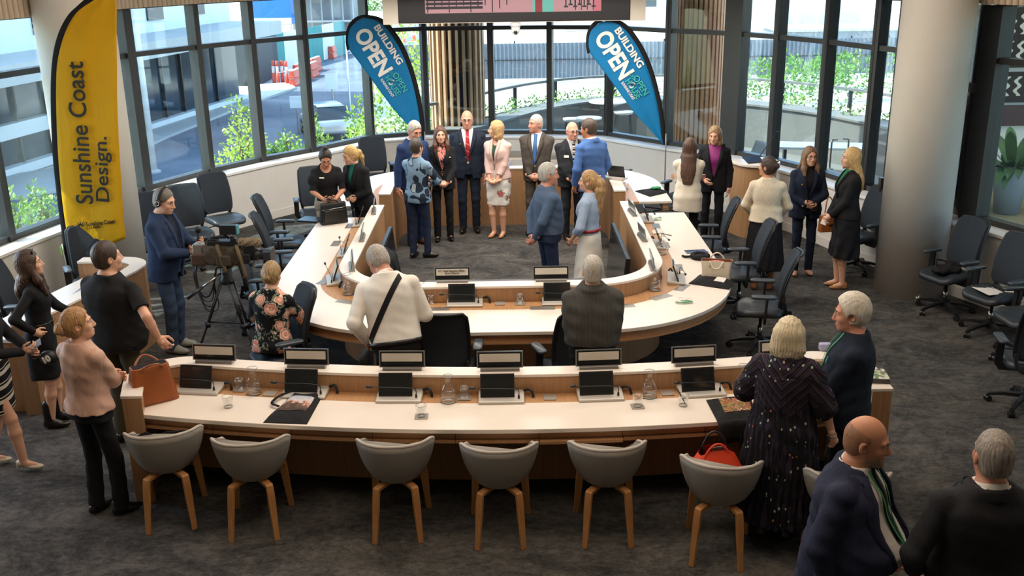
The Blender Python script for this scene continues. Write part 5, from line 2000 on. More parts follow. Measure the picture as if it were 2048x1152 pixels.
# 26 woman, white bob, pleated dress
p = Person('woman with white-blond bob in long dark pleated chevron dress', 1.86, 6.36, 24, 1.68, 'f', yaw=0, pitch=4, aR=((.36, .06, .86), (.8, -.8, 0)), hR=((.2, .5, -.85), (-.9, .2, 0)), aL=((.18, .25, .98), (1, -.6, 0)), bulk=1.10, belly=.03, seed=26, curl=(.5, .5))
p.body().face()
p.hair('bob', 'b59f74', 'e8dcc0', L=.14, top=2.2, wide=1.22)
p.skirt(M['chevron'], hem=.22, flare=.09, waist=1.36, off=.034, pleat=(32, .045, .2, 1.5), name='dress_skirt')
p.top(M['chevron'], 'shirt', hem=1.18, off=.036, sleeve=.56, name='dress_top', slr=1.5, wr=.005)
p.shoes(M['shoeb'], 'boot')
W_ = p.arm[1][2]
MB().torus(W_ - (p.arm[1][2] - p.arm[1][1]) * .08, .031, .0035, 20, 6, Vector(p.arm[1][2] - p.arm[1][1]).to_track_quat('Z', 'Y').to_matrix()).build('bracelet', M['steel'], p.root, True)

# 27 white-haired man, navy shirt
p = Person('white-haired man in navy shirt with green lanyard standing beside the woman in pleated dress', 2.36, 6.53, -74, 1.79, yaw=2, pitch=8, bulk=1.16, belly=.05, aL=((.08, .24, .92), (1, -.6, 0)), aR=((.08, .24, .90), (1, -.6, 0)), sk='ruddy', seed=27)
p.body().face()
p.hair('short', 'b8ae9c', 'e8e2d4', top=2.6, front=-.030, cover=-.012)
NS = K('dark_navy_shirt', '1c2534', fold=.5)
p.trousers(BLK)
p.shoes(M['shoeb'])
p.top(NS, 'shirt', hem=.84, off=.016, name='shirt', sleeve=.98, slr=1.1)
p.collar(NS, .035)
p.lanyard(plain('green_lanyard', '1f8a4c', .5), 1.12, .024, False)
p.badge(-.10, 1.30, .012, .05, plain('teal_ribbon_pin', '4fa6b5', .4), .02, 'ribbon_pin')

# 28 bald man, navy blazer
NB2 = K('navy_blazer', '2b2f45', fold=.6)
p = Person('bald smiling man in open navy blazer and white shirt with green lanyard, lower right', 1.73, 4.72, 122, 1.77, lean=6, yaw=-12, pitch=4, bulk=1.26, belly=.10, aR=((.24, .03, .87), (1, -1, .1)), aL=((.22, .22, .92), (1, -.6, 0)), hR=((-.1, .6, -.8), (-1, 0, 0)), sk='warm', curl=(.5, .6), res=.0058, seed=28)
p.body().face(smile=1.4)
p.beard('8a6a58', 'a88d7c')
p.hair('fringe', '94694e', 'a87a5c')
p.trousers(K('grey_trousers', '3f3e3d'))
p.shoes(M['shoeb'])
p.top(M['white_shirt'], 'shirt', hem=.92, off=.008, name='shirt')
p.collar(M['white_shirt'], .04)
p.belt(M['shoeb'], .955, .014, .04)
p.tie(M['tie_black'], z0=1.12)
p.lanyard(plain('green_lanyard', '1f8a4c', .5), 1.10, .026)
p.top(NB2, 'jacket', off=.022, vz=.72, vw=.078, bow=.095, hem=.78, sleeve=.96, wr=.004, slr=1.12)
p.lapels(NB2, .72, .078, .065, .024, bow=.095, zl=1.0)

# 29 man seen from behind
p = Person('man with short grey hair in dark suit seen from behind, lower right corner', 2.31, 4.36, 4, 1.83, yaw=0, bulk=1.16, belly=.03, aL=((.26, .10, .95), (.8, -1, 0)), aR=((.28, .10, .95), (.8, -1, 0)), sk='ruddy', res=.0058, seed=29)
p.body().face()
p.hair('short', '6f655c', 'aaa097', top=.35)
suit(p, DARK, DARK, M['white_shirt'], None)
# ================================================================ outside
GZ = -3.7
rng = random.Random(11)
g_ = lambda u, v: at(u, v, GZ)
def flat(name, pts, z, m, kind='structure', th=0.1):
    mb = MB().prism([(p[0], p[1]) for p in pts], z - th, z)
    o = mb.build(name, m)
    o['kind'] = kind
    return o
def asphalt():
    b = NB('asphalt')
    v = b.coord()
    b.col(b.ramp(b.math('ADD', b.math('MULTIPLY', b.noise(v, .35, 4), .7), b.math('MULTIPLY', b.noise(v, 40, 2), .3)), [(.35, '5f646c'), (.65, '7f858c')]))
    return b.done(.9, 0, .2)
M['asphalt'] = asphalt()
M['dirt'] = plain('pale_crushed_ground', 'cfc6b8', .95, var=.10, vs=.6)
M['concrete'] = plain('pale_concrete', 'b9b8b2', .85, var=.06, vs=.8)
M['conc2'] = plain('grey_terrace_concrete', '76746e', .85, var=.05, vs=2)
M['whitebld'] = plain('white_render', 'e2e2de', .8, var=.02)
M['dglass'] = plain('dark_building_glass', '26333d', .12, spec=.7, var=.1, vs=.3)
M['fence'] = plain('grey_fence_sheet', '70767e', .6, var=.05, vs=.5)
M['teal'] = plain('teal_hoarding', '3f8f8c', .7, var=.1, vs=.6)
flat('ground', [(-160, 8), (160, 8), (160, 330), (-160, 330)], GZ - .05, M['dirt'])
flat('ground_road', [g_(-700, 520), g_(120, 380), g_(330, 275), g_(485, 214), g_(585, 182), g_(676, 84), g_(745, 62), g_(765, 110), g_(738, 190), g_(716, 300), g_(640, 400), (-6, 22), (-12, 18)], GZ, M['asphalt'], th=.04)
flat('ground_footpath', [g_(-700, 460), g_(120, 340), g_(310, 258), g_(490, 200), g_(520, 172), g_(575, 168), g_(592, 178), g_(485, 216), g_(330, 279), g_(120, 384), g_(-700, 525)], GZ + .12, M['concrete'], th=.14)
# long building along the street
A0, A1 = g_(-330, 470), g_(490, 201)
fd_ = Vector((A1.x - A0.x, A1.y - A0.y, 0))
Lf = fd_.length
fd_.normalize()
fn_ = Vector((fd_.y, -fd_.x, 0))       # towards the street
bl = thing('street_building', 'long white building across the street with glazed ground floor and flat canopy', 'building')
def fbox(mb, s0, s1, d0, d1, z0, z1):
    P = [A0 + fd_ * s + fn_ * d for s, d in ((s0, d0), (s1, d0), (s1, d1), (s0, d1))]
    mb.prism([(p.x, p.y) for p in P][::-1], z0, z1)
def band(name, m, *bx):
    mb = MB()
    for b_ in bx:
        fbox(mb, *b_)
    return mb.build(name, m, bl)
band('wall', M['whitebld'], (0, Lf, -9, -.4, .6, 12))
band('glazing', M['dglass'], (0, Lf, -8, -.3, GZ, .6))
band('canopy', M['concrete'], (0, Lf, -1, 2.6, 0.05, .75))
band('plinth_band', M['whitebld'], (0, Lf * .55, -.3, .1, -2.3, -1.75), (0, Lf, -.3, .12, GZ, GZ + .35))
k = int(Lf / 1.9)
mb = MB()
for i in range(k):
    fbox(mb, i * 1.9, i * 1.9 + .09, -.3, -.16, GZ, .1)
mb.build('mullion', M['frame'], bl)
for i in range(9):
    s_ = Lf - 3.2 - i * 4.4
    mb = MB()
    fbox(mb, s_ - 1.5, s_, -.42, -.30, 1.3, 7.5)
    mb.build('window', M['dglass'], bl)
# dark entry block, blue wrapped building, scaffold
def block(name, label, cat, u0, u1, y, z0, z1, depth, m, extra=None):
    a, b = at_y(u0, 300, y), at_y(u1, 300, y)
    t = thing(name, label, cat, ((a.x + b.x) / 2, y, z0))
    MB().box((0, depth / 2, (z1 - z0) / 2), (b.x - a.x, depth, z1 - z0)).build('wall', m, t)
    return t, (b.x - a.x)
t, w = block('entry_block', 'dark grey entry block at the end of the white street building', 'building', 486, 531, 66, GZ, -.2, 6, plain('charcoal_render', '34373d', .7))
MB().box((w / 2 - .2, -.06, (GZ * -1 - .2) / 2), (.35, .12, 3.5)).build('white_edge', M['whitebld'], t)
t, w = block('wrapped_building', 'building wrapped in bright blue mesh beyond the street', 'building', 531, 604, 92, GZ + 2.2, 12, 5, plain('blue_mesh_wrap', '2f6fb0', .7, var=.15, vs=.5))
MB().box((0, -.1, .3), (w, .3, .5)).build('edge_beam', M['whitebld'], t)
t, w = block('scaffolded_building', 'grey building behind scaffolding at the far end of street', 'building', 606, 726, 100, GZ, 12, 8, plain('site_grey', '8e8f90', .8, var=.2, vs=.7))
for i in range(7):
    MB().box((-w / 2 + i * w / 6, -.8, 7.8), (.12, .12, 15.6)).build('scaffold_post', M['concrete'], t)
mb = MB()
for i in range(6):
    mb.box((0, -.8, 2 + i * 2.1), (w, .8, .14))
mb.build('scaffold_deck', M['concrete'], t)
a, b = g_(545, 148), g_(692, 108)
h_ = MB()
hv = Vector((b.x - a.x, b.y - a.y, 0))
t = thing('site_hoarding', 'teal site hoarding along the far side of the street', 'hoarding', tuple(a))
for i in range(6):
    q0, q1 = hv * (i / 6), hv * ((i + .96) / 6)
    c = (q0 + q1) / 2
    MB().box((c.x, c.y, 1.35), ((q1 - q0).length, .06, 2.7), math.atan2(hv.y, hv.x)).build('panel', M['teal'] if i % 3 != 1 else M['whitebld'], t)
# plastic road barriers
M['barrier'] = plain('orange_barrier_plastic', 'd9543c', .5, var=.05)
M['barrierw'] = plain('white_barrier_plastic', 'e6ddd6', .5, var=.03)
def barrier():
    t = thing('road_barrier', 'orange plastic water barrier', 'barrier', group='orange road barriers')
    for z, w in ((0.0, .52), (.5, .46)):
        mb = MB()
        mb.rings([[(x * k, y * k2, z + zz) for x, y in rrect(1.9, w, .08, 3)] for zz, k, k2 in ((0, 1, 1), (.12, 1, 1), (.17, .98, .8), (.42, .97, .62), (.46, .97, .62))])
        mb.build('body', M['barrier'], t, bevel=.02)
        MB().box((0, 0, z + .475), (1.8, w * .5, .035)).build('cap', M['barrierw'], t)
    return t
b0 = barrier()
rows = [((583, 174), (634, 150), 5), ((662, 118), (683, 104), 4), ((590, 160), (640, 139), 4)]
first = True
for (p0, p1, n) in rows:
    a, b = g_(*p0), g_(*p1)
    n = max(2, int((b - a).length / 2.0))
    for i in range(n):
        p = a.lerp(b, (i + .5) / n)
        ang = math.atan2(b.y - a.y, b.x - a.x)
        if first:
            b0.location, b0.rotation_euler = p, (0, 0, ang)
            first = False
        else:
            dup(b0, p, ang)
for o in list(C.objects):
    if o.get('group') == 'orange road barriers' and o.parent is None:
        o['label'] = 'orange and white plastic road barrier in the rows along the street'
for i, (u, v) in enumerate(((549, 168), (557, 169), (566, 168), (575, 170))):
    p = g_(u, v)
    t = thing('bollard', 'red and white striped temporary bollard by the road barriers', 'bollard', tuple(p), group='striped bollards')
    MB().lathe([(.11, 0), (.11, .7), (.10, .7)], n=10).lathe([(.10, 1.15), (.10, 1.5)], n=10).build('post', M['barrier'], t, True)
    MB().lathe([(.10, .7), (.10, 1.15)], n=10).build('band', M['barrierw'], t, True)
# parked car
M['carpaint'] = plain('silver_car_paint', 'b4b9bc', .25, .5, var=0)
M['carglass'] = plain('car_window_glass', '1f262b', .05, spec=.8, var=0)
car = thing('car', 'silver hatchback parked on the street outside the left windows', 'car', tuple(g_(654, 270)), R(-68))
sec = [(-2.05, .42, .62, .72), (-1.95, .35, .80, .84), (-1.2, .30, .92, .88), (-.75, .28, .98, .89), (.3, .28, .98, .89), (1.6, .30, .95, .88), (1.95, .35, .90, .84), (2.05, .45, .70, .75)]
rg = []
for x, zb, zt, w in sec:
    rg.append([(x, -w, zb), (x, -w * 1.02, (zb + zt) / 2), (x, -w * .93, zt), (x, w * .93, zt), (x, w * 1.02, (zb + zt) / 2), (x, w, zb)])
MB().rings(rg).build('body', M['carpaint'], car, True, .05)
MB().rings([[(x, -w, .93), (x2, -w * .78, 1.47), (x2, w * .78, 1.47), (x, w, .93)] for x, x2, w in ((-.95, -.25, .80), (.6, .5, .82), (1.75, 1.25, .80))]).build('cabin_glass', M['carglass'], car, bevel=.04)
MB().rings([[(x, -w, 1.45), (x, -w * .9, 1.50), (x, w * .9, 1.50), (x, w, 1.45)] for x, w in ((-.3, .62), (.5, .66), (1.3, .62))]).build('roof', M['carpaint'], car, True)
for x in (-1.3, 1.3):
    for s in (-1, 1):
        w_ = MB().rings([[(x + .32 * math.cos(q), s * y, .32 + .32 * math.sin(q)) for q in [2 * PI * j / 20 for j in range(20)]] for y in (.70, .92)]).build('wheel', M['blackpl'], car, True)
        MB().rings([[(x + .19 * math.cos(q), s * y, .32 + .19 * math.sin(q)) for q in [2 * PI * j / 14 for j in range(14)]] for y in (.90, .93)]).build('hub', M['steel'], w_)
for s in (-1, 1):
    MB().box((-1.98, s * .58, .70), (.10, .34, .14)).build('headlight', M['barrierw'], car, bevel=.02)
# street signs, lamp posts
def sign(name, label, u, v, ztop, w, hgt, m, rz=0.0):
    p = g_(u, v)
    t = thing(name, label, 'sign', tuple(p), rz)
    MB().tube([(0, 0, 0), (0, 0, ztop)], .035, 8).build('post', M['alu'], t)
    MB().box((0, -.04, ztop - hgt / 2), (w, .02, hgt)).build('plate', m, t)
    return t
sign('street_sign', 'plain white back of a street sign near the planter shrubs', 597, 268, 1.75, .55, .55, M['whitebld'])
sign('street_sign', 'small parking sign on a pole by the parked silver car', 669, 246, 2.4, .6, .75, M['whitebld'])
for u, v, zt, r_, lb in ((702, 240, 4.2, .05, 'thin grey lamp post beside the timber fence'), (309, 345, 12, .12, 'tall white lamp post in front of the street building'), (1748, 205, 3.6, .12, 'pale post on the footpath seen through the right windows')):
    p = g_(u, v)
    t = thing('lamp_post', lb, 'lamp post', tuple(p))
    MB().tube([(0, 0, 0), (0, 0, zt)], [r_, r_ * .7], 12).build('pole', M['whitebld'], t, True)
    MB().lathe([(r_ * 2.2, 0), (r_ * 2.2, .06), (r_ * 1.2, .12)], n=12).build('base', M['concrete'], t)
# timber fence by the street
a, b = at(712, 300, -1.2), at(748, 180, -1.2)
t = thing('timber_fence', 'timber board fence outside left of the blue flag', 'fence', (a.x, a.y, GZ))
tv_ = Vector((b.x - a.x, b.y - a.y, 0))
mb = MB()
nb = int(tv_.length / .16)
for i in range(nb):
    p = tv_ * (i / nb)
    mb.box((p.x, p.y, 1.5), (.13, .03, 3.0 + .03 * (i % 3)), math.atan2(tv_.y, tv_.x))
mb.build('boards', wood('weathered_board', '8a6a4c', 'b9926a', .3), t)
mb = MB()
for z in (.6, 2.3):
    mb.box((tv_.x / 2 + .05, tv_.y / 2, z), (tv_.length, .06, .1), math.atan2(tv_.y, tv_.x))
mb.build('rails', M['concrete'], t)

# leafy plants
LEAFM = {}
def leafmat(c1, c2):
    k = c1 + c2
    if k not in LEAFM:
        b = NB('leaf_' + k)
        b.col(b.ramp(b.noise(b.coord(), 3.5, 3), [(.35, c1), (.65, c2)]))
        b.b.inputs['Transmission Weight'].default_value = 0.0
        LEAFM[k] = b.done(.5, 0, .4)
    return LEAFM[k]
def bush(name, label, loc, blobs, n, lf, cols, cat='shrub', group=None, stem=True, seed=0):
    """blobs: (x, y, z, rx, ry, rz) clumps of leaves round short branches"""
    r = np.random.RandomState(seed + 5)
    t = thing(name, label, cat, loc, group=group)
    V, F = [], []
    wts = np.array([b_[3] * b_[4] * b_[5] for b_ in blobs]) ** .7
    cnt = (n * wts / wts.sum()).astype(int) + 1
    for b_, c in zip(blobs, cnt):
        d = r.normal(size=(c, 3))
        d /= np.linalg.norm(d, axis=1, keepdims=True)
        rad = r.uniform(.35, 1.05, size=(c, 1)) ** .6
        P = np.array(b_[:3]) + d * rad * np.array(b_[3:])
        D = d * .6 + r.normal(size=(c, 3)) * .55 + np.array((0, 0, .25))
        D /= np.linalg.norm(D, axis=1, keepdims=True)
        S = np.cross(D, r.normal(size=(c, 3)))
        S /= np.linalg.norm(S, axis=1, keepdims=True)
        N = np.cross(D, S)
        L = lf * r.uniform(.7, 1.3, size=(c, 1))
        o = len(V) * 1
        q = np.stack([P, P + D * L * .5 + S * L * .24 + N * L * .06, P + D * L, P + D * L * .5 - S * L * .24 + N * L * .06], 1).reshape(-1, 3)
        base = sum(len(x) for x in V)
        V.append(q)
        F.append(np.arange(len(q)).reshape(-1, 4) + base)
    mesh_obj('foliage', np.concatenate(V), np.concatenate(F), leafmat(*cols), t)
    if stem:
        mb = MB()
        for b_ in blobs:
            mb.tube([(b_[0] * .2, b_[1] * .2, 0), (b_[0] * .7, b_[1] * .7, b_[2] * .55), (b_[0], b_[1], b_[2])], [.03, .02, .008], 5)
        mb.build('stem', plain('shrub_bark', '6a5a48', .9), t)
    return t
YG = ('8fae3a', 'c3d65a')
DG = ('4f7a34', '86a84e')
GG = ('6f9a3c', 'a9c860')
def col_blobs(h, w, seed):
    r = random.Random(seed)
    out = []
    for i in range(7):
        f = i / 6
        ww = w * (1 - .65 * f)
        out.append((r.uniform(-1, 1) * ww * .5, r.uniform(-1, 1) * ww * .5, h * (.18 + .78 * f), ww * .55, ww * .55, h * .14))
    return out
for i, (u, v, y, h, w, c, lb) in enumerate((
        (486, 322, 17.35, .95, .85, YG, 'tall leafy shrub outside the left windows, left of the others'),
        (572, 312, 17.9, .36, .7, GG, 'low leafy shrub outside between two left window posts'),
        (628, 300, 18.4, .62, .5, GG, 'leafy shrub outside in front of the parked car'),
        (545, 318, 17.6, .26, .5, DG, 'small leafy shrub outside beside the tall one at left windows'),
        (40, 470, 12.7, .55, .5, GG, 'low shrub behind the sill at the far left window'),
        (85, 455, 13.2, .5, .4, GG, 'low shrub outside left of the yellow flag column'),
        (264, 388, 14.9, .55, .3, YG, 'small shrub outside just right of the yellow flag'),
        (735, 290, 19.4, .25, .3, YG, 'small yellow-green shrub outside left of the blue flag'))):
    p = at_y(u, v, y)
    bush('shrub', lb, (p.x, p.y, .35), col_blobs(h + .35, w, i), int(900 * (h + .35) * w) + 200, .075, c, seed=i)
p = at_y(805, 240, 25)
bush('tree', 'bright yellow-green leafy tree outside behind the left blue flag', (p.x, p.y, -2.5), [(-.5, 0, 2.6, .9, .8, .9), (.5, .2, 3.4, .8, .8, 1.0), (.1, 0, 4.3, .7, .7, .8), (-.9, .2, 1.9, .8, .8, .8), (.9, 0, 2.0, .8, .7, .8)], 2200, .13, YG, 'tree', seed=21)
p = at_y(790, 270, 22)
bush('shrub', 'rounded green shrub outside low behind the left blue flag', (p.x, p.y, -.6), [(-.4, 0, 1.0, .7, .6, .7), (.5, 0, 1.2, .6, .6, .6)], 900, .10, DG, seed=22)

# terrace with curved wall, planter and railing
TW = [(-1.0, 18.95), (-.33, 19.8), (.44, 21.2), (1.2, 22.2), (2.1, 22.85), (3.4, 22.95), (4.9, 22.15), (6.0, 20.9), (6.6, 19.7), (7.0, 18.6), (7.2, 17.4)]
TWs = [(p.x, p.y) for p in smooth_path([(a, b, 0) for a, b in TW], 5)]
flat('floor_terrace', [(-1.3, 18.7)] + TWs + [(5.9, 13.4), (5.0, 14.2), (4.2, 15.9), (2.9, 17.6), (1.9, 18.5)], -.04, M['conc2'], th=.2)
# (TW runs left to right: positive offset is on the room side)
struct('wall_terrace', MB().strip(offset(TWs, 0), offset(TWs, -.16), -.1, .86).strip(offset(TWs, .04), offset(TWs, -.55), .86, .90), M['conc2'])
struct('wall_terrace_planter', MB().strip(offset(TWs, -.50), offset(TWs, -.62), -2, .86).strip(offset(TWs, -.16), offset(TWs, -.5), .5, .84), M['concrete'])
rl = thing('terrace_railing', 'curved grey railing along the terrace wall outside', 'railing')
RO = offset(TWs, -.75)
MB().tube([(x, y, 1.33) for x, y in RO], 1.0, sq=(.10, .05)).build('handrail', M['conc2'], rl)
for i in range(2, len(RO), 5):
    MB().box((RO[i][0], RO[i][1], .6), (.07, .05, 1.5), .3).build('post', M['frame'], rl)
for i in range(3, len(TWs) - 1, 3):
    x, y = offset(TWs, -.55)[i]
    bush('planter_shrub', 'low leafy plant in the planter on the terrace wall', (x, y, .84), [(0, 0, .08, .34, .18, .10), (.2, .05, .15, .2, .14, .12), (-.2, 0, .12, .2, .14, .12)], 150, .07, GG if i % 2 else DG, group='planter plants along the terrace wall', stem=False, seed=40 + i)
# round timber-slatted columns outside
M['slat'] = wood('timber_slat', 'b58a68', 'dcb690', .5)
def slat_col(label, x, y, r, pitch=.125, w=.052, m=None):
    t = thing('slatted_column', label, 'column', (x, y, -.05))
    MB().lathe([(r - .06, 0), (r - .06, 6.5)], n=24).build('core', plain('dark_column_core', '2a2523', .8), t, True)
    n = int(2 * PI * r / pitch)
    mb = MB()
    for i in range(n):
        a = 2 * PI * i / n
        mb.box((r * math.cos(a), r * math.sin(a), 3.25), (.07, w, 6.5), a)
    mb.build('slats', m or M['slat'], t)
slat_col('round timber-slatted column outside, behind the tall man with red tie', at_y(916, 200, 20.0).x, 20.0, .50)
slat_col('round timber-slatted column outside the right window bays', at_y(1397, 150, 18.2).x, 18.2, .40, .078, .055, wood('warm_timber_slat', 'b97c50', 'dba276', .5))
# terrace furniture
M['tabletop'] = plain('white_table_top', 'e6e6e2', .35, var=0)
def cafe_table(label, x, y, h, r):
    t = thing('cafe_table', label, 'table', (x, y, -.04))
    MB().lathe([(r, h - .025), (r, h)], n=28).build('tabletop', M['tabletop'], t)
    MB().tube([(0, 0, .02), (0, 0, h - .02)], .03, 10).build('pedestal', M['frame'], t, True)
    MB().lathe([(.24, 0), (.24, .015), (.03, .03)], n=20).build('base', M['frame'], t)
def high_stool(label, x, y):
    t = thing('bar_stool', label, 'stool', (x, y, -.04))
    MB().rings([[(a * k, b * k - (.03 if z > .8 else 0), z) for a, b in rrect(.40, .38, .16)] for z, k in ((.74, .85), (.76, 1), (.78, 1.03), (.80, 1.06))]).build('seat', M['tabletop'], t, True)
    for sx in (-1, 1):
        for sy in (-1, 1):
            MB().tube([(sx * .14, sy * .13, .75), (sx * .20, sy * .19, 0)], .011, 6).build('leg', M['frame'], t)
    MB().torus((0, 0, .26), .17, .008, 20, 5).build('footrest', M['frame'], t)
p = at(1165, 228, 1.0)
q = at(1225, 196, 1.0)
cafe_table('round white table on the terrace behind the right blue flag', q.x - .1, q.y, .98, .42)
cafe_table('white cafe table on the terrace behind the standing officials', at(1178, 231, .95).x, at(1178, 231, .95).y, .95, .26)
q = at(1146, 233, .8)
high_stool('white bar stool on the terrace left of the right blue flag', q.x, q.y)
q = at(1247, 219, .8)
high_stool('white bar stool on the terrace beside the right blue flag', q.x, q.y)
def shell_chair(label, x, y, rz_):
    t = thing('shell_chair', label, 'chair', (x, y, -.04), rz_)
    G = []
    for i in range(13):
        f = i / 12
        if f < .5:
            yy, zz = .26 - .46 * (f / .5), .45 - .03 * math.sin(f * 2 * PI)
        else:
            k = (f - .5) / .5
            yy, zz = -.20 - .12 * k, .45 + .40 * k
        w = .25 - .05 * max(0, f - .7) / .3
        G.append([(x_ * w, yy + (.10 * x_ * x_ if f > .5 else 0), zz + .07 * abs(x_) ** 3 * (1 if f < .7 else .3)) for x_ in [-1 + 2 * j / 8 for j in range(9)]])
    MB().sheet(G, .012).build('shell', plain('grey_white_shell', 'b9bcbc', .5, var=0), t, True)
    for sx in (-1, 1):
        for sy in (-1, 1):
            MB().tube([(sx * .10, sy * .10, .43), (sx * .22, sy * .22, 0)], .01, 6).build('leg', M['frame'], t)
for u, v, y, a, lb in ((1508, 255, 17.6, 115, 'pale shell chair on the terrace behind the lectern window'), (1612, 268, 16.9, 100, 'pale shell chair on the terrace behind the woman with glasses'), (1690, 290, 16.2, 60, 'pale shell chair on the terrace behind the glass door')):
    p = at_y(u, v, y)
    shell_chair(lb, p.x, p.y, R(a))
p = at(1640, 288, .72)
lt = thing('long_table', 'long white table on the terrace behind the right windows', 'table', (p.x + .1, p.y, -.04), R(-12))
MB().box((0, 0, .72), (1.7, .6, .04)).build('tabletop', M['tabletop'], lt)
for sx in (-1, 1):
    MB().box((sx * .7, 0, .35), (.05, .4, .7)).build('leg', M['frame'], lt)
# pull handles on the glazed door
hx = at_y(1698, 262, 14.05)
dh = thing('door_handle_pair', 'pair of D-shaped steel pull handles on the glass door', 'handle', (4.70, 14.05, 1.02), R(-72))
for s in (-1, 1):
    MB().tube(smooth_path([(-.12, .09 * s, .05), (-.12, .13 * s, .06), (-.12, .14 * s, .12), (-.12, .14 * s, .40), (-.12, .13 * s, .46), (-.12, .05 * s, .47)], 4), .013, 8).build('grip', M['steel'], dh, True)

# site fence and what stands beyond
ft = thing('site_fence', 'grey corrugated site fence beyond the terrace', 'fence', (0, 65, GZ))
mb = MB()
G = []
x = -9.0
pts = []
while x < 26:
    pts += [(x, 0), (x + .09, 0), (x + .13, -.07), (x + .22, -.07)]
    x += .26
mb.sheet([[(a, b, z) for a, b in pts] for z in (.28, 2.45)])
mb.build('sheeting', M['fence'], ft)
mb = MB()
for i in range(16):
    MB().box((-9 + i * 2.35, .06, 1.3), (.09, .09, 2.6)).build('post', M['frame'], ft)
MB().box((8.5, 0, .14), (35, .12, .28)).build('base_board', M['whitebld'], ft)
MB().box((8.5, -.02, 1.42), (35, .16, .05)).build('rail', M['frame'], ft)
def slab(label, u0, u1, y, v_top, m, z0=GZ, dep=6, name='far_building', win=0):
    a, b = at_y(u0, 100, y), at_y(u1, 100, y)
    zt = at_y((u0 + u1) / 2, v_top, y).z
    t = thing(name, label, 'building', ((a.x + b.x) / 2, y, z0))
    MB().box((0, dep / 2, (zt - z0) / 2), (b.x - a.x, dep, zt - z0)).build('wall', m, t)
    for i in range(win):
        MB().box((-(b.x - a.x) / 2 + (i + .5) * (b.x - a.x) / win, -.05, (zt - z0) * .62), ((b.x - a.x) / win * .4, .12, (zt - z0) * .22)).build('window', M['dglass'], t)
    MB().box((0, dep / 2, zt - z0 + .1), (b.x - a.x + .4, dep + .4, .2)).build('roof', M['concrete'], t)
    return t
slab('low white building far beyond the fence, left of the slatted column', 800, 950, 120, 40, M['whitebld'], win=3)
slab('pale building far beyond the fence under the hanging screen', 960, 1120, 140, 20, M['concrete'], win=4)
slab('white building far beyond the fence behind the right blue flag', 1130, 1330, 110, -30, M['whitebld'], win=3)
slab('white building seen above the right window transoms', 1465, 1715, 92, -120, M['whitebld'], win=5)
slab('grey low building under the white one through the right windows', 1560, 1830, 84, 62, plain('grey_render', '8f9396', .8), win=0)
slab('white building at the far left behind the street building', -260, 70, 75, 20, M['whitebld'], win=4)
for i, (u, v, y, s_, lb) in enumerate(((1545, 150, 58, 1.1, 'dark green bush in front of the fence, behind the lectern'), (1610, 140, 54, 1.3, 'rounded green bush before the fence at right windows'), (1745, 150, 55, 1.4, 'green bush by the pale post at right windows'), (1660, 165, 60, 1.0, 'small bush before the fence between two right windows'))):
    p = at_y(u, 165, y)
    bush('bush', lb, (p.x, p.y, GZ), [(-.6 * s_, 0, .9 * s_, s_, .8, .9 * s_), (.6 * s_, 0, 1.1 * s_, .9 * s_, .8, s_)], 800, .24, DG, seed=60 + i, stem=False)
for i, (u, v, y, h, lb) in enumerate(((640, 8, 150, 6, 'green tree at the far end of the street'), (740, 20, 160, 6, 'green tree far off left of the hanging screen'), (30, 66, 60, 7, 'dark green trees at the far left window'), (1500, 60, 130, 4, 'tree tops beyond the fence at right'))):
    p = at_y(u, v, y)
    bush('tree', lb, (p.x, p.y, p.z - h), [(-.25 * h, 0, h * .9, h * .45, h * .3, h * .4), (.3 * h, 0, h * .8, h * .4, h * .3, h * .35), (0, 0, h * 1.15, h * .35, h * .3, h * .3)], 900, .55 if y > 100 else .35, DG, 'tree', seed=70 + i)
for i, (u, v) in enumerate(((828, 82), (806, 84))):
    p = at_y(u, v, 90)
    t = thing('traffic_cone', 'orange traffic cone on the site beyond the fence', 'cone', (p.x, p.y, p.z), group='traffic cones beyond the fence')
    MB().lathe([(.35, 0), (.35, .05), (.20, .05), (.05, 1.0)], n=12).build('cone', M['barrier'], t, True)
    MB().lathe([(.13, .5), (.10, .7)], n=12, caps=False).build('band', M['barrierw'], t, True)

# lobby beyond the dark doors on the right
flat('floor_lobby', [(6.40, 10.35), (6.9, 8.6), (16, 8.6), (16, 18), (8.1, 18), (5.72, 12.4), (5.72, 11.9)], -.01, plain('beige_lobby_carpet', '9a8a68', .95, var=.12, vs=5), th=.2)
struct('wall_lobby', MB().box((11.6, 18.1, 2.8), (8.0, .2, 5.6)).box((15.5, 13.5, 2.8), (.2, 9, 5.6)), M['white_wall'])
struct('ceiling_lobby', MB().box((11.6, 13.4, 5.7), (8, 9.6, .2)), M['ceil'])
struct('wall_lobby_side', MB().strip([(5.80, 12.55), (8.15, 18.0)], [(5.70, 12.60), (8.05, 18.05)], 0, 5.6), M['white_wall'])
p = at(2012, 424, 0)
pl = thing('potted_plant', 'broad-leaved plant in a tall grey pot in the lobby at right', 'plant', (p.x, p.y, 0))
MB().lathe([(.19, 0), (.27, .72), (.25, .74), (.235, .70)], n=28).build('pot', plain('grey_plant_pot', '7f858c', .6), pl, True)
MB().lathe([(.235, .66), (.01, .67)], n=20).build('soil', plain('potting_soil', '3a2f26', .95), pl)
LV = MB()
for i in range(34):
    a = rng.uniform(0, 2 * PI)
    ln, up = rng.uniform(.5, .95), rng.uniform(.25, 1.1)
    G = []
    for j in range(8):
        f = j / 7
        c = Vector((math.cos(a), math.sin(a), 0)) * (.05 + ln * f * (1 - .25 * f)) + Vector((0, 0, .68 + up * f - .75 * f * f * ln))
        sd = Vector((-math.sin(a), math.cos(a), 0)) * (.085 * math.sin(PI * min(1, f * 1.0 + .02)) ** .8 + .004)
        G.append([c - sd, c + Vector((0, 0, -.012)), c + sd])
    LV.sheet(G)
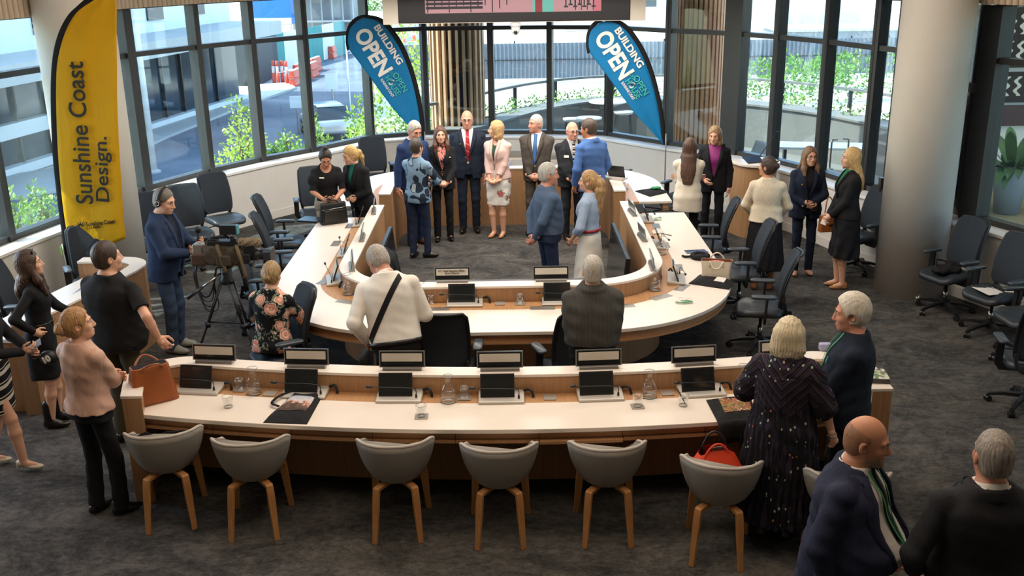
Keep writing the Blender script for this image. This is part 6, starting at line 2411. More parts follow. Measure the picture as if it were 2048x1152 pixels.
LV.build('foliage', leafmat('2f4a2a', '4f6e3c'), pl, True)
def tally(b):
    sp = b.n('SeparateXYZ')
    b.l(b.coord((1, 1, 1)), sp.inputs[0])
    rows_ = b.math('FRACT', b.math('MULTIPLY', sp.outputs[2], 2.2))
    wob = b.math('MULTIPLY', b.math('SINE', b.math('MULTIPLY', sp.outputs[2], 38)), .035)
    bars = b.math('FRACT', b.math('MULTIPLY', b.math('ADD', sp.outputs[0], wob), 5.0))
    m = b.math('MULTIPLY', b.math('LESS_THAN', bars, .35), b.math('GREATER_THAN', rows_, .25))
    return b.mix(m, '332a2a', 'd8d2c4')
M['tally'] = pat('dark_panel_white_strokes', tally, .8)
for i, (u, v0, v1, lb, m) in enumerate(((2040, 15, 135, 'dark wall panel with rows of white strokes, upper one in the lobby', M['tally']), (2030, 145, 205, 'smaller dark wall panel with white wavy strokes in the lobby', M['tally']), (2024, 212, 252, 'plain dark maroon panel on the lobby wall', plain('maroon_panel', '4a3032', .7)))):
    a, b = at_y(u - 26, v0, 17.9), at_y(u + 30, v1, 17.9)
    t = thing('wall_panel', lb, 'panel', ((a.x + b.x) / 2, 17.96, b.z))
    MB().box((0, 0, (a.z - b.z) / 2), (b.x - a.x, .06, a.z - b.z)).build('board', m, t)
area_light('lobby_fill_light', (10.5, 14.5, 5.5), (4, 4), 160, (1.0, .9, .78))  # unseen lamp, added to brighten the otherwise dark lobby
# ================================================================ flags
def plane_pts(pix, Y):
    return [at_y(u, v, Y) for u, v in pix]
def text_on(name, s, p0, p1, hgt, m, Y, root, off=.02, bold=0.0):
    """lettering whose centre line runs from photo point p0 to p1 on the flag's plane (depth Y)"""
    a, b = at_y(*p0, Y), at_y(*p1, Y)
    d = b - a
    L = d.length
    X = d.normalized()
    N = Vector((0, -1, 0))
    Yv = N.cross(X)
    o = text(name, s, 1.0, Matrix.Identity(4), m, root, .003, 'LEFT', bold=bold)
    bb = [v.co for v in o.data.vertices]
    x0, x1, y0, y1 = min(c.x for c in bb), max(c.x for c in bb), min(c.y for c in bb), max(c.y for c in bb)
    w, h, ymid = x1 - x0, y1 - y0, (y0 + y1) / 2
    sx, sy = L / w, hgt / h
    org = a - Vector(root.location) + N * off - X * (x0 * sx) - Yv * (ymid * sy)
    o.matrix_local = Matrix(((X.x * sx, Yv.x * sy, 0, org.x), (X.y * sx, Yv.y * sy, -1, org.y), (X.z * sx, Yv.z * sy, 0, org.z), (0, 0, 0, 1)))
    return o
M['flagblack'] = cloth('black_flag_sleeve', '17171a', .7, 300, .2, .2)
M['yellow'] = cloth('yellow_flag_fabric', 'cc990a', .7, 300, .12, .9, .05, fs=5)
M['blue'] = cloth('blue_flag_fabric', '1173a8', .65, 300, .1, .7, .05, fs=4)
M['ink'] = plain('black_print', '1a1712', .6, var=0)
M['wprint'] = plain('white_print', 'e8e4dc', .6, var=0)
M['tprint'] = plain('teal_print', '3fb0a4', .6, var=0)
def sheet_between(mb, L, Rr, n=14, amp=.012, ph=0.0, th=.004):
    """cloth spanned between two edge curves, with soft folds"""
    G = []
    L, Rr = smooth_path(L, 3), smooth_path(Rr, 3)
    k = len(L)
    for i in range(k):
        row = []
        for j in range(n + 1):
            t = j / n
            p = L[i].lerp(Rr[i], t)
            p = Vector((p.x, p.y + amp * math.sin(7 * t + i * .15 + ph) * math.sin(PI * t), p.z))
            row.append(p)
        G.append(row)
    mb.sheet(G, th)
Y1 = 11.5
fl1 = thing('feather_flag', 'tall yellow feather flag printed in black, in front of the left column', 'flag', tuple(at_y(140, 575, Y1)))
o0 = Vector(fl1.location)
Lp = [(206, -14), (188, 0), (165, 15), (150, 29), (134, 56), (122, 90), (114, 130), (112, 180), (113, 240), (116, 310), (121, 370), (128, 430), (136, 480), (143, 524)]
Rp = [(226, -22), (230, -10), (233, 10), (233, 30), (233, 60), (233, 95), (234, 140), (234, 190), (236, 250), (239, 310), (243, 370), (246, 420), (249, 455), (252, 476)]
L_ = [p - o0 for p in plane_pts(Lp, Y1)]
R_ = [p - o0 for p in plane_pts(Rp, Y1)]
mb = MB()
sheet_between(mb, L_, R_, 16, .014)
mb.build('flag_cloth', M['yellow'], fl1, True)
Op = [(212, -24), (176, -6), (152, 14), (136, 30), (120, 58), (109, 92), (103, 132), (101, 182), (102, 240), (105, 310), (111, 370), (118, 430), (126, 485), (134, 540)]
mb = MB()
sheet_between(mb, [p - o0 for p in plane_pts(Op, Y1)], [Vector((p.x, p.y, p.z)) for p in L_], 3, 0, th=.02)
mb.build('pole_sleeve', M['flagblack'], fl1, True)
b_ = at_y(137, 545, Y1) - o0
MB().tube([(b_.x - .02, 0, b_.z + .35), (b_.x, 0, b_.z), (b_.x + .02, 0, -o0.z + .02)], .011, 8).build('pole', M['alu'], fl1, True)
MB().tube([(-.2, -.25, -o0.z + .012), (.25, .25, -o0.z + .012)], .012, 6).tube([(-.2, .25, -o0.z + .012), (.25, -.25, -o0.z + .012)], .012, 6).build('cross_base', M['blackpl'], fl1)
MB().box((b_.x - .03, -.03, b_.z + .28), (.02, .01, .10)).build('toggle', plain('lime_toggle', '8fbf3a', .5, var=0), fl1)
text_on('lettering', 'Sunshine Coast', (172, 406), (150, 122), .20, M['ink'], Y1, fl1, off=.032, bold=.009)
text_on('lettering', 'Design.', (212, 402), (206, 272), .20, M['ink'], Y1, fl1, off=.032, bold=.009)
text_on('lettering', 'Sunshine Coast', (174, 448), (231, 441), .052, M['ink'], Y1, fl1, bold=.006)
text_on('lettering', 'COUNCIL', (175, 456), (202, 452), .030, M['ink'], Y1, fl1, bold=.004)
lg = MB()
c = at_y(163, 452, Y1) - o0
for a in (20, 55, 90, 125, 160):
    r_ = .075 if a != 90 else .09
    dx, dz = math.cos(R(a)), math.sin(R(a))
    lg.add([(c.x + dx * .012 - dz * .010, -.02, c.z + dz * .012 + dx * .010), (c.x + dx * .012 + dz * .010, -.02, c.z + dz * .012 - dx * .010), (c.x + dx * r_, -.02, c.z + dz * r_)], [(0, 1, 2)])
lg.build('emblem', M['ink'], fl1)

def teardrop(label, Y, dx, dy, base_px, k=1.0):
    """teardrop banner; photo outline of the left one shifted by (dx, dy) pixels"""
    rt = at_y(*base_px, Y)
    t = thing('teardrop_flag', label, 'flag', (rt.x, Y, rt.z), group=None)
    o_ = Vector(t.location)
    S = lambda q: (847 + (q[0] - 847) * k + dx, 285 + (q[1] - 285) * k + dy)
    P = lambda pix: [p - o_ for p in plane_pts([S(q) for q in pix], Y)]
    Lf_ = [(722, 37), (703, 53), (697, 68), (696, 84), (698, 98), (716, 122), (738, 152), (762, 185), (787, 218), (812, 246), (832, 268), (845, 281)]
    Rf_ = [(731, 36), (752, 41), (770, 54), (785, 73), (799, 96), (813, 128), (824, 162), (832, 195), (837, 222), (840, 246), (842, 265), (846, 282)]
    mb = MB()
    sheet_between(mb, P(Lf_), P(Rf_), 14, .010)
    mb.build('flag_cloth', M['blue'], t, True)
    Ro = [(731, 29), (757, 34), (777, 47), (793, 67), (808, 92), (822, 125), (833, 160), (841, 194), (846, 222), (849, 246), (850, 265), (851, 286)]
    mb = MB()
    sheet_between(mb, P(Rf_), P(Ro), 2, 0, th=.02)
    mb.build('pole_sleeve', M['flagblack'], t, True)
    Lo = [(731, 29), (714, 33), (699, 46), (692, 64), (691, 84), (694, 102)]
    Li = [(731, 36), (722, 37), (703, 53), (697, 68), (696, 84), (699, 99)]
    mb = MB()
    sheet_between(mb, P(Lo), P(Li), 2, 0, th=.02)
    mb.build('top_sleeve', M['flagblack'], t, True)
    b0_ = P([(850, 286)])[0]
    MB().tube([(b0_.x, .0, b0_.z + .2), (b0_.x + .005, 0, b0_.z - .05), (b0_.x + .01, 0, -o_.z + .02)], .010, 8).build('pole', M['alu'], t, True)
    MB().tube([(-.3 + b0_.x, -.2, -o_.z + .012), (.3 + b0_.x, .2, -o_.z + .012)], .012, 6).tube([(-.3 + b0_.x, .2, -o_.z + .012), (.3 + b0_.x, -.2, -o_.z + .012)], .012, 6).build('cross_base', M['blackpl'], t)
    T = lambda s, a, b, h, m, bo=.02: text_on('lettering', s, S(a), S(b), h, m, Y, t, bold=bo)
    T('BUILDING', (753, 51), (802, 127), .115 * k, M['wprint'], .03)
    T('OPEN', (721, 60), (773, 146), .285 * k, M['wprint'], .035)
    T('OPEN', (789, 146), (812, 182), .10 * k, M['tprint'], .008)
    T('HOUSE', (774, 153), (798, 189), .105 * k, M['tprint'], .01)
    T('O', (780.5, 160), (785.5, 168), .10 * k, M['wprint'], .02)
    T('SUNSHINE COAST', (763, 158), (787, 193), .045 * k, M['wprint'], .015)
    em = MB()
    for q in ((781, 143), (786, 150)):
        c_ = P([q])[0]
        em.torus((c_.x, -.022, c_.z), .034 * k, .005 * k, 20, 5, (Matrix.Rotation(R(35), 3, 'Y') @ Matrix.Rotation(PI / 2, 3, 'X')), .018 * k)
    em.build('emblem', M['tprint'], t)
    kh = MB()
    c_ = P([(742, 71)])[0]
    kh.lathe([(.030 * k, 0), (.030 * k, .004)], n=16)
    kv = [(x, y, z) for x, y, z in kh.v]
    kh.v = [(c_.x + x, -.028 - z, c_.z + y) for x, y, z in kv]
    kh.build('keyhole_mark', M['wprint'], t)
    return t
teardrop('blue teardrop flag with white OPEN lettering, left of the hanging screen', 17.3, 0, 0, (826, 300))
teardrop('blue teardrop flag with white OPEN lettering, right of the hanging screen', 16.2, 481, 6, (1327, 310))

# ================================================================ desk equipment
M['gplate'] = plain('display_glass_edge', '8f918e', .15, .3, var=0)
M['scr'] = plain('dark_screen', '1d1f1f', .12, spec=.7, var=0)
M['eink'] = plain('pale_name_panel', 'cfc6b8', .5, var=.01)
M['unit'] = plain('silver_unit_housing', 'c4beb4', .35, .3, var=.01)
def make_display():
    t = thing('name_display', 'n', 'name display')
    MB().rings([[(-.155, -.035, 0), (.155, -.035, 0), (.155, .03, 0), (-.155, .03, 0)], [(-.155, -.030, .022), (.155, -.030, .022), (.155, .018, .038), (-.155, .018, .038)]]).build('stand', M['alu'], t, bevel=.002)
    MB().box((0, 0, 0), (.365, .008, .135), M=Matrix.Translation((0, .006, .088)) @ Matrix.Rotation(R(-8), 4, 'X')).build('plate', M['gplate'], t)
    Mx = Matrix.Translation((0, .001, .090)) @ Matrix.Rotation(R(-8), 4, 'X')
    MB().box((0, 0, 0), (.345, .008, .118), M=Mx).build('frame', M['scr'], t)
    MB().box((0, 0, 0), (.320, .006, .066), M=Mx @ Matrix.Translation((0, -.004, .014))).build('name_panel', M['eink'], t)
    return t
d0 = make_display()
DG_ = 'name displays on the desk ledges'
disp = []
def display(u, v, rz_, label, z=.905):
    p = at(u, v, z)
    o = d0 if not disp else dup(d0, p)
    o.location, o.rotation_euler, o['label'], o['group'] = (p.x, p.y, z), (0, 0, R(rz_)), label, DG_
    disp.append(o)
    return o
for (u, v, a, lb) in ((430, 725, -7, 'blank name display leftmost on the front desk ledge'), (614, 734, -5, 'blank name display second from left on the front desk ledge'), (805, 739, -2, 'blank name display third from left on the front desk ledge'),
                      (1000, 740, 0, 'blank name display fourth from left on the front desk ledge'), (1197, 736, 3, 'blank name display fifth from left on the front desk ledge'), (1387, 729, 6, 'blank name display sixth from left on the front desk ledge'),
                      (1560, 716, 9, 'name display on the front desk ledge half hidden by the white-blond bob'),
                      (1102, 562, 0, 'blank name display on the horseshoe ledge beside the man in knitted shawl')):
    display(u, v, a, lb)
o = display(905, 564, 0, 'name display with black lettering on the middle of horseshoe ledge')
for s_, z_ in (('SCC Chief Executive Officer -', .118), ('Emma Thomas', .095)):
    tx = text('lettering', s_, .0235, Matrix.Translation((0, -.010 - (z_ - .1) * -.14, z_)) @ Matrix.Rotation(R(82), 4, 'X'), M['ink'], o, .0005, 'CENTER', bold=.0006)
for (u, v, a, lb) in ((748, 424, -84, 'name display farthest back on the left ledge of the horseshoe'), (725, 477, -86, 'name display in the middle of the left ledge of the horseshoe'), (704, 535, -80, 'name display nearest on the left ledge of the horseshoe'),
                      (1264, 427, 96, 'name display farthest back on the right ledge of the horseshoe'), (1284, 477, 95, 'name display in the middle of the right ledge of the horseshoe'), (1304, 534, 88, 'name display nearest on the right ledge of the horseshoe')):
    display(u, v, a, lb)
for (u, v, lb) in ((1028, 320, 'small dark display on the rear desk ledge right of the pale pink blazer'), (1112, 324, 'small dark display on the rear desk ledge right of the grey-brown suit')):
    display(u, v, 180, lb)

def make_unit():
    """delegate unit with screen and gooseneck microphone, user side towards -Y"""
    t = thing('conference_unit', 'c', 'conference unit')
    MB().rings([[(-.175, -.10, 0), (.175, -.10, 0), (.175, .08, 0), (-.175, .08, 0)], [(-.18, -.105, .012), (.18, -.105, .012), (.18, .085, .03), (-.18, .085, .03)], [(-.175, -.098, .022), (.175, -.098, .022), (.175, .08, .045), (-.175, .08, .045)]]).build('base', M['unit'], t, bevel=.003)
    sM = Matrix.Translation((-.03, .0, .115)) @ Matrix.Rotation(R(-20), 4, 'X')
    s = MB().box((0, 0, 0), (.265, .014, .185), M=sM).build('screen', M['blackpl'], t, bevel=.003)
    MB().box((0, 0, 0), (.235, .004, .140), M=sM @ Matrix.Translation((0, -.0075, .006))).build('display_glass', M['scr'], s)
    pth = smooth_path([(.135, -.05, .03), (.135, -.05, .085), (.115, -.055, .105), (.02, -.07, .120), (-.10, -.085, .128), (-.20, -.095, .136)], 5)
    m = MB().tube(pth, .0035, 6).lathe([(.010, .02), (.008, .05), (.004, .06)], (.135, -.05, 0), 10).build('gooseneck', M['blackpl'], t, True)
    MB().rings([[(-.20 - f * .045, -.095 - f * .004 + r_ * math.cos(q), .136 + f * .003 + r_ * math.sin(q)) for q in [2 * PI * j / 10 for j in range(10)]] for f, r_ in ((0, .006), (.1, .011), (.5, .0125), (.9, .011), (1, .006))]).build('microphone', M['blackpl'], m, True)
    MB().tube(smooth_path([(.15, .07, .02), (.20, .06, .05), (.235, .04, .05), (.25, .02, .004)], 4), .011, 8).build('cable', M['blackpl'], t, True)
    return t
u0 = make_unit()
units = []
def unit_at(u, v, rz_, label, z=.74):
    p = at(u, v, z)
    o = u0 if not units else dup(u0, p)
    o.location, o.rotation_euler, o['label'], o['group'] = (p.x, p.y, z), (0, 0, R(rz_)), label, 'conference units on the desks'
    units.append(o)
    return o
for (u, v, a, lb) in ((402, 780, -8, 'screen unit with gooseneck microphone beside the brown leather bag'), (612, 788, -5, 'screen unit with gooseneck microphone behind the black tote with landscape print'), (800, 796, -2, 'screen unit with gooseneck microphone third from left on the front desk'),
                      (1003, 798, 0, 'screen unit with gooseneck microphone fourth from left on the front desk'), (1200, 793, 3, 'screen unit with gooseneck microphone fifth from left on the front desk'), (1402, 785, 6, 'screen unit with gooseneck microphone behind the tumbler holding a pen'),
                      (930, 608, 0, 'screen unit in the middle of horseshoe desk behind the empty chair'), (1120, 605, 0, 'screen unit on horseshoe desk before the man in knitted shawl'),
                      (672, 562, -78, 'screen unit nearest on the left arm of the horseshoe'), (694, 507, -86, 'screen unit in the middle of the left arm of the horseshoe'), (722, 448, -86, 'screen unit farthest back on the left arm of the horseshoe'),
                      (1350, 560, 82, 'screen unit nearest on the right arm of the horseshoe'), (1316, 492, 88, 'screen unit in the middle of the right arm of the horseshoe'), (1290, 440, 88, 'screen unit farthest back on the right arm of the horseshoe')):
    unit_at(u, v, a, lb)
unit_at(1228, 358, 150, 'dark screen unit on the right end of the rear desk', .905)
# metal cable plates set into the desks belong to the desks
hd = [o for o in C.objects if o.name == 'horseshoe_desk'][0]
fdk = [o for o in C.objects if o.name == 'long_front_desk'][0]
for u, v, a in ((650, 562, 70), (672, 487, 88), (700, 452, 88), (695, 604, -25), (875, 618, 0), (1085, 616, 0), (1245, 612, 8), (1322, 594, 35), (1364, 575, 60), (1356, 535, 84), (1330, 490, 88), (1312, 452, 88)):
    p = at(u, v, .74)
    MB().box((p.x, p.y, .740), (.24, .10, .004), R(a)).build('cable_plate', M['alu'], hd)

M['clear'] = thin_glass('clear_glassware', (.97, .975, .97), ior=1.75)
M['water'] = thin_glass('water', (.97, .98, .98), ior=1.45)
def make_carafe():
    t = thing('carafe', 'c', 'carafe')
    MB().lathe([(.001, .002), (.058, 0), (.064, .012), (.066, .06), (.062, .10), (.040, .135), (.026, .155), (.024, .18), (.030, .20), (.040, .215)], n=24, caps=False).build('glass', M['clear'], t, True)
    MB().lathe([(.060, .012), (.062, .06), (.060, .095)], n=24).build('water', M['water'], t, True)
    MB().torus((0, 0, .215), .040, .002, 24, 6).build('rim', M['gplate'], t, True)
    MB().torus((0, 0, .006), .056, .006, 24, 6).build('foot', M['gplate'], t, True)
    return t
c0 = make_carafe()
cs = []
for u, v, z, lb in ((509, 786, .74, 'water carafe on the front desk right of the brown leather bag'), (897, 803, .74, 'water carafe on the front desk near the middle'), (1298, 793, .74, 'water carafe on the front desk above two tumblers'),
                    (1485, 781, .74, 'water carafe on the front desk left of the pleated dress'), (842, 607, .74, 'water carafe on horseshoe desk beside the white shirt sleeve'), (697, 588, .74, 'water jug on the left bend of the horseshoe desk'),
                    (1310, 580, .74, 'water carafe on the right bend of the horseshoe desk'), (694, 520, .74, 'water carafe behind the leaning man on the left arm of horseshoe'), (1322, 508, .74, 'water carafe on the right arm of the horseshoe desk')):
    p = at(u, v, z)
    o = c0 if not cs else dup(c0, p)
    o.location, o['label'], o['group'] = p, lb, 'water carafes'
    cs.append(o)
def make_tumbler():
    t = thing('tumbler', 't', 'glass')
    MB().lathe([(.001, .008), (.033, .006), (.033, 0), (.036, 0), (.041, .09), (.039, .09), (.034, .012)], n=22, caps=False).build('glass', M['clear'], t, True)
    MB().torus((0, 0, .09), .040, .0016, 24, 6).build('rim', M['gplate'], t, True)
    MB().torus((0, 0, .005), .031, .004, 24, 6).build('foot', M['gplate'], t, True)
    return t
t0 = make_tumbler()
ts = []
def tumbler(u, v, z, lb, flip=False):
    p = at(u, v, z)
    o = t0 if not ts else dup(t0, p)
    o.location = (p.x, p.y, p.z + (.0905 if flip else 0))
    o.rotation_euler = (PI if flip else 0, 0, 0)
    o['label'], o['group'] = lb, 'water tumblers'
    ts.append(o)
M['coaster'] = plain('grey_coaster', '9d968c', .5, .2, var=.02)
co = []
def coaster(u, v, z, rz_, lb):
    p = at(u, v, z)
    if not co:
        o = MB().prism(rrect(.10, .10, .012, 3), 0, .004).build('coaster', M['coaster'])
        tag(o, lb, 'coaster', 'coasters')
    else:
        o = co[0].copy()
        C.objects.link(o)
        o['label'] = lb
    o.location, o.rotation_euler = p, (0, 0, R(rz_))
    co.append(o)
tumbler(457, 814, .74, 'empty tumbler on the white worktop right of the brown leather bag')
tumbler(480, 778, .744, 'upturned tumbler on a coaster left of the first carafe', True)
tumbler(843, 832, .744, 'tumbler on a coaster at the middle of front worktop')
tumbler(929, 795, .744, 'upturned tumbler on a coaster right of the middle carafe', True)
tumbler(1275, 812, .744, 'half-full tumbler on a coaster below the right carafe')
tumbler(1366, 811, .74, 'tumbler holding a pen on the front worktop')
tumbler(863, 606, .74, 'upturned tumbler on horseshoe desk beside the carafe', True)
tumbler(1040, 606, .744, 'upturned tumbler on horseshoe desk at the middle', True)
tumbler(1252, 378, .74, 'tumbler on the side worktop next to the black pouch')
tumbler(1834, 606, .0, 'tumbler standing on the carpet at the foot of round column')
tumbler(1745, 392, .90, 'upturned tumbler on the window sill by the round column', True)
for u, v, a, lb in ((481, 779, -8, 'coaster under the upturned tumbler left of the first carafe'), (541, 787, -6, 'bare coaster right of the first carafe'), (843, 833, 0, 'coaster under the tumbler at middle of front worktop'), (929, 796, 0, 'coaster under the upturned tumbler by the middle carafe'),
                    (1100, 795, 1, 'bare coaster between two screen units, right of the middle'), (1275, 813, 5, 'coaster under the half-full tumbler'), (1334, 786, 5, 'bare coaster right of the right carafe'), (1040, 607, 0, 'coaster under the upturned tumbler on horseshoe desk'), (1000, 607, 0, 'bare coaster on the horseshoe desk left of the upturned tumbler')):
    coaster(u, v, .741, a, lb)
p = at(1366, 811, .74)
tag(MB().tube([(p.x + .02, p.y, .75), (p.x - .045, p.y + .01, .87)], .004, 6).build('pen', M['blackpl'], None, True), 'black pen standing in a tumbler on the front worktop', 'pen')

# ================================================================ floor screens inside the horseshoe
def floor_screen(label, a, b, z0, z1, lean):
    a, b = Vector((*a, 0)), Vector((*b, 0))
    d = b - a
    L = d.length
    t = thing('floor_screen', label, 'screen', tuple((a + b) / 2), math.atan2(d.y, d.x))
    Mx = Matrix.Translation((0, 0, (z0 + z1) / 2)) @ Matrix.Rotation(R(lean), 4, 'X')
    MB().box((0, 0, 0), (L, .05, z1 - z0), M=Mx).build('housing', M['tvblack'], t, bevel=.006)
    MB().box((0, 0, 0), (L - .06, .004, z1 - z0 - .06), M=Mx @ Matrix.Translation((0, -.027, 0))).build('display_glass', M['scr'], t)
    for s in (-1, 1):
        MB().box((s * L * .3, .06, z0 / 2 + .02), (.06, .20, z0 + .06)).build('foot', M['blackpl'], t)
floor_screen('large floor screen standing inside the horseshoe against its right arm', (1.26, 12.35), (1.27, 10.75), .10, .80, -5)
floor_screen('large floor screen standing inside the horseshoe against its left arm', (-1.49, 10.75), (-1.49, 12.35), .10, .80, -5)
floor_screen('large floor screen behind the middle of horseshoe ledge, only its top edge seen', (.78, 9.95), (-.90, 9.95), .12, .84, -3)
cl = Vol(.012)
cl.loft([(.25, -1.44, 11.05, .10, .20), (.6, -1.44, 11.0, .13, .24), (.80, -1.45, 11.0, .12, .20), (.88, -1.46, 11.0, .05, .14)], .02)
cl.cone((-1.38, 11.0, .7), (-1.24, 10.85, .15), .08, .06, .04)
cl.cone((-1.38, 11.15, .75), (-1.28, 11.25, .25), .07, .05, .04)
def _w(X): return .008 * np.sin(X[1] * 40 + X[2] * 9) * np.sin(X[2] * 14 + X[0] * 20)
vv = cl.mesh(_w)
tag(mesh_obj('jacket', vv[0], vv[1], BLK, None, True), 'black jacket draped over the left floor screen in the horseshoe', 'jacket')

# ================================================================ bags and papers
M['tan'] = plain('brown_bag_leather', '8f4d22', .38, var=.12, vs=7, bump=.08, bs=160)
def soft_box(w, d, h, taper=1.0, bulge=.0, n=6):
    """rings of a soft upright bag body"""
    rg = []
    for i in range(n + 1):
        f = i / n
        k = 1 + (taper - 1) * f
        b_ = 1 + bulge * math.sin(PI * min(1, f * 1.1))
        rg.append([(x * k, y * (1 + (0.55 - 1) * f if taper < 1 else 1) * b_, h * f) for x, y in rrect(w, d, min(w, d) * .2, 3)])
    return rg
def handle(mb, x0, x1, y, z, up, r=.008, lean=0.0):
    mb.tube(smooth_path([(x0, y, z - .05), (x0, y, z + .01), (x0 * .75 + x1 * .25, y + lean * .7, z + up * .8), ((x0 + x1) / 2, y + lean, z + up), (x0 * .25 + x1 * .75, y + lean * .7, z + up * .8), (x1, y, z + .01), (x1, y, z - .05)], 4), r, 6)
    return mb
p = at(307, 800, .74)
bg = thing('leather_handbag', 'large brown leather handbag standing on left end of the front desk', 'bag', tuple(p), R(35))
MB().rings(soft_box(.37, .20, .30, .76, .05)).build('body', M['tan'], bg, True, .004)
MB().rings([[(x * .76, y * .5, z) for x, y in rrect(.34, .17, .03, 3)] for z in (.29, .302)]).build('lining', BLK, bg)
handle(MB(), -.09, .09, -.055, .27, .07, .009, -.07).build('handle', M['tan'], bg, True)
handle(MB(), -.09, .09, .055, .28, .06, .009, .07).build('handle', M['tan'], bg, True)
MB().box((0, -.088, .10), (.27, .012, .17), M=Matrix.Translation((0, -.085, .10)) @ Matrix.Rotation(R(-12), 4, 'X')).build('front_pocket', M['tan'], bg, bevel=.005)

def flat_tote(name, label, corners, z, m, print_m=None, pr=None, seed=0, hang=None):
    """cloth bag lying flat: corners in photo pixels, clockwise from far left"""
    P = [at(u, v, z) for u, v in corners]
    ctr = sum(P, Vector()) / 4
    t = thing(name, label, 'bag', tuple(ctr))
    P = [q - ctr for q in P]
    r = random.Random(seed)
    n = 12
    G = []
    for i in range(n + 1):
        row = []
        for j in range(n + 1):
            a, b = i / n, j / n
            q = P[0].lerp(P[1], b).lerp(P[3].lerp(P[2], b), a)
            ed = min(a, 1 - a, b, 1 - b)
            q = q + Vector((0, 0, .006 + .036 * min(1, ed * 5) + .006 * math.sin(a * 9 + seed) * math.sin(b * 7 + seed * 2)))
            row.append(q)
        G.append(row)
    mb = MB()
    mb.sheet(G)
    mb.sheet([[Vector((q.x, q.y, .001)) for q in row] for row in G[::-1]])
    E_ = [G[0][j] for j in range(n)] + [G[i][n] for i in range(n)] + [G[n][j] for j in range(n, 0, -1)] + [G[i][0] for i in range(n, 0, -1)]
    mb.rings([[Vector((q.x, q.y, .001)) for q in E_], E_], False)
    mb.build('body', m, t, True)
    if print_m:
        a0, a1, b0_, b1_ = pr
        H = []
        for i in range(9):
            row = []
            for j in range(9):
                a, b = a0 + (a1 - a0) * i / 8, b0_ + (b1_ - b0_) * j / 8
                fi, fj = a * n, b * n
                i0, j0 = min(int(fi), n - 1), min(int(fj), n - 1)
                q = G[i0][j0].lerp(G[i0][j0 + 1], fj - j0).lerp(G[i0 + 1][j0].lerp(G[i0 + 1][j0 + 1], fj - j0), fi - i0)
                row.append(q + Vector((0, 0, .004)))
            H.append(row)
        MB().sheet(H).build('print', print_m, t, True)
    return t, P
TOTE = K('black_tote_cotton', '1e1e20', fold=.9)
M['landscape'] = pat('dusk_landscape_print', lambda b: b.ramp(b.math('ADD', b.noise(b.coord(), 14, 4), b.math('MULTIPLY', (lambda sp: (b.l(b.coord(), sp.inputs[0]), sp.outputs[1])[1])(b.n('SeparateXYZ')), 2.6)), [(.30, '4a3a34'), (.44, '6b5648'), (.50, 'c0826a'), (.56, 'c9c3c4'), (.8, 'aeb2bc')]), .6)
M['artprint'] = pat('bright_abstract_print', lambda b: b.ramp(b.noise(b.coord((1, 1.4, 1)), 11, 3, .6, 1.6), [(.30, '2f4a2a'), (.42, 'a89a4a'), (.46, '8a3a2c'), (.51, 'b5764e'), (.55, '5a1f1a'), (.60, 'c9c0a0'), (.66, '4a5a34')], 'CONSTANT'), .6)
t, P = flat_tote('tote_bag', 'black tote bag with landscape print lying on the front worktop', [(590, 785), (648, 787), (614, 849), (526, 846)], .74, TOTE, M['landscape'], (.28, .74, .10, .86), 1)
handle(MB(), -.02, .10, 0, 0, .0)
MB().tube(smooth_path([P[3].lerp(P[0], .45) + Vector((.01, 0, .02)), P[3].lerp(P[0], .5) + Vector((-.06, .02, .03)), P[3].lerp(P[0], .75) + Vector((-.05, .03, .03)), P[0] + Vector((.03, -.02, .03))], 5), 1.0, sq=(.022, .006)).build('handle', TOTE, t, True)
t, P = flat_tote('tote_bag', 'black tote bag with bright art print drooping off the right end of worktop', [(1412, 800), (1500, 793), (1515, 838), (1436, 846)], .745, TOTE, M['artprint'], (.22, .80, .22, .92), 2)
e0, e1 = P[3] + Vector((0, 0, .012)), P[2] + Vector((0, 0, .012))
G = []
for i in range(8):
    f = i / 7
    G.append([e0.lerp(e1, j / 9) + Vector((0, -.06 * math.sin(f * PI / 2) - .012 * math.sin(j * 1.3) * f, -.16 * f * f + .004)) for j in range(10)])
MB().sheet(G, .008).build('hanging_flap', TOTE, t, True)
MB().tube(smooth_path([e0.lerp(e1, .55) + Vector((0, -.06, -.10)), e0.lerp(e1, .6) + Vector((.0, -.05, -.30)), e0.lerp(e1, .75) + Vector((.03, -.03, -.48)), e0.lerp(e1, .9) + Vector((.0, -.02, -.3))], 5), 1.0, sq=(.025, .006)).build('handle', TOTE, t, True)

# orange bag on the sixth tub chair
ob = thing('orange_bag', 'orange-red soft bag slumped on a grey tub chair', 'bag', (1.40, 6.30, .485), R(10))
OM = plain('orange_neoprene', 'd8401c', .6, var=.06, vs=9)
rg = []
for z, k, ky in ((0, .80, .8), (.02, 1.0, 1.0), (.10, .98, .95), (.18, .80, .62), (.25, .62, .40)):
    rg.append([(x * k, y * ky, z + (.06 * (abs(x) / .2) if False else .05 * math.cos(x * 9) * (z / .25))) for x, y in rrect(.40, .26, .09, 4)])
MB().rings(rg, False).rings([[(x * .80, y * .8, .001) for x, y in rrect(.40, .26, .09, 4)]] * 2).build('body', OM, ob, True)
MB().rings([[(x * .60, y * .38, .19) for x, y in rrect(.40, .26, .09, 4)]] * 2).box((.02, 0, .21), (.10, .012, .14)).build('contents', plain('bag_contents', '5a4642', .6), ob)
handle(MB(), -.10, .07, -.055, .24, .09, .008).build('handle', OM, ob, True)
handle(MB(), -.08, .09, .055, .26, .10, .008, .02).build('handle', M['blackpl'], ob, True)
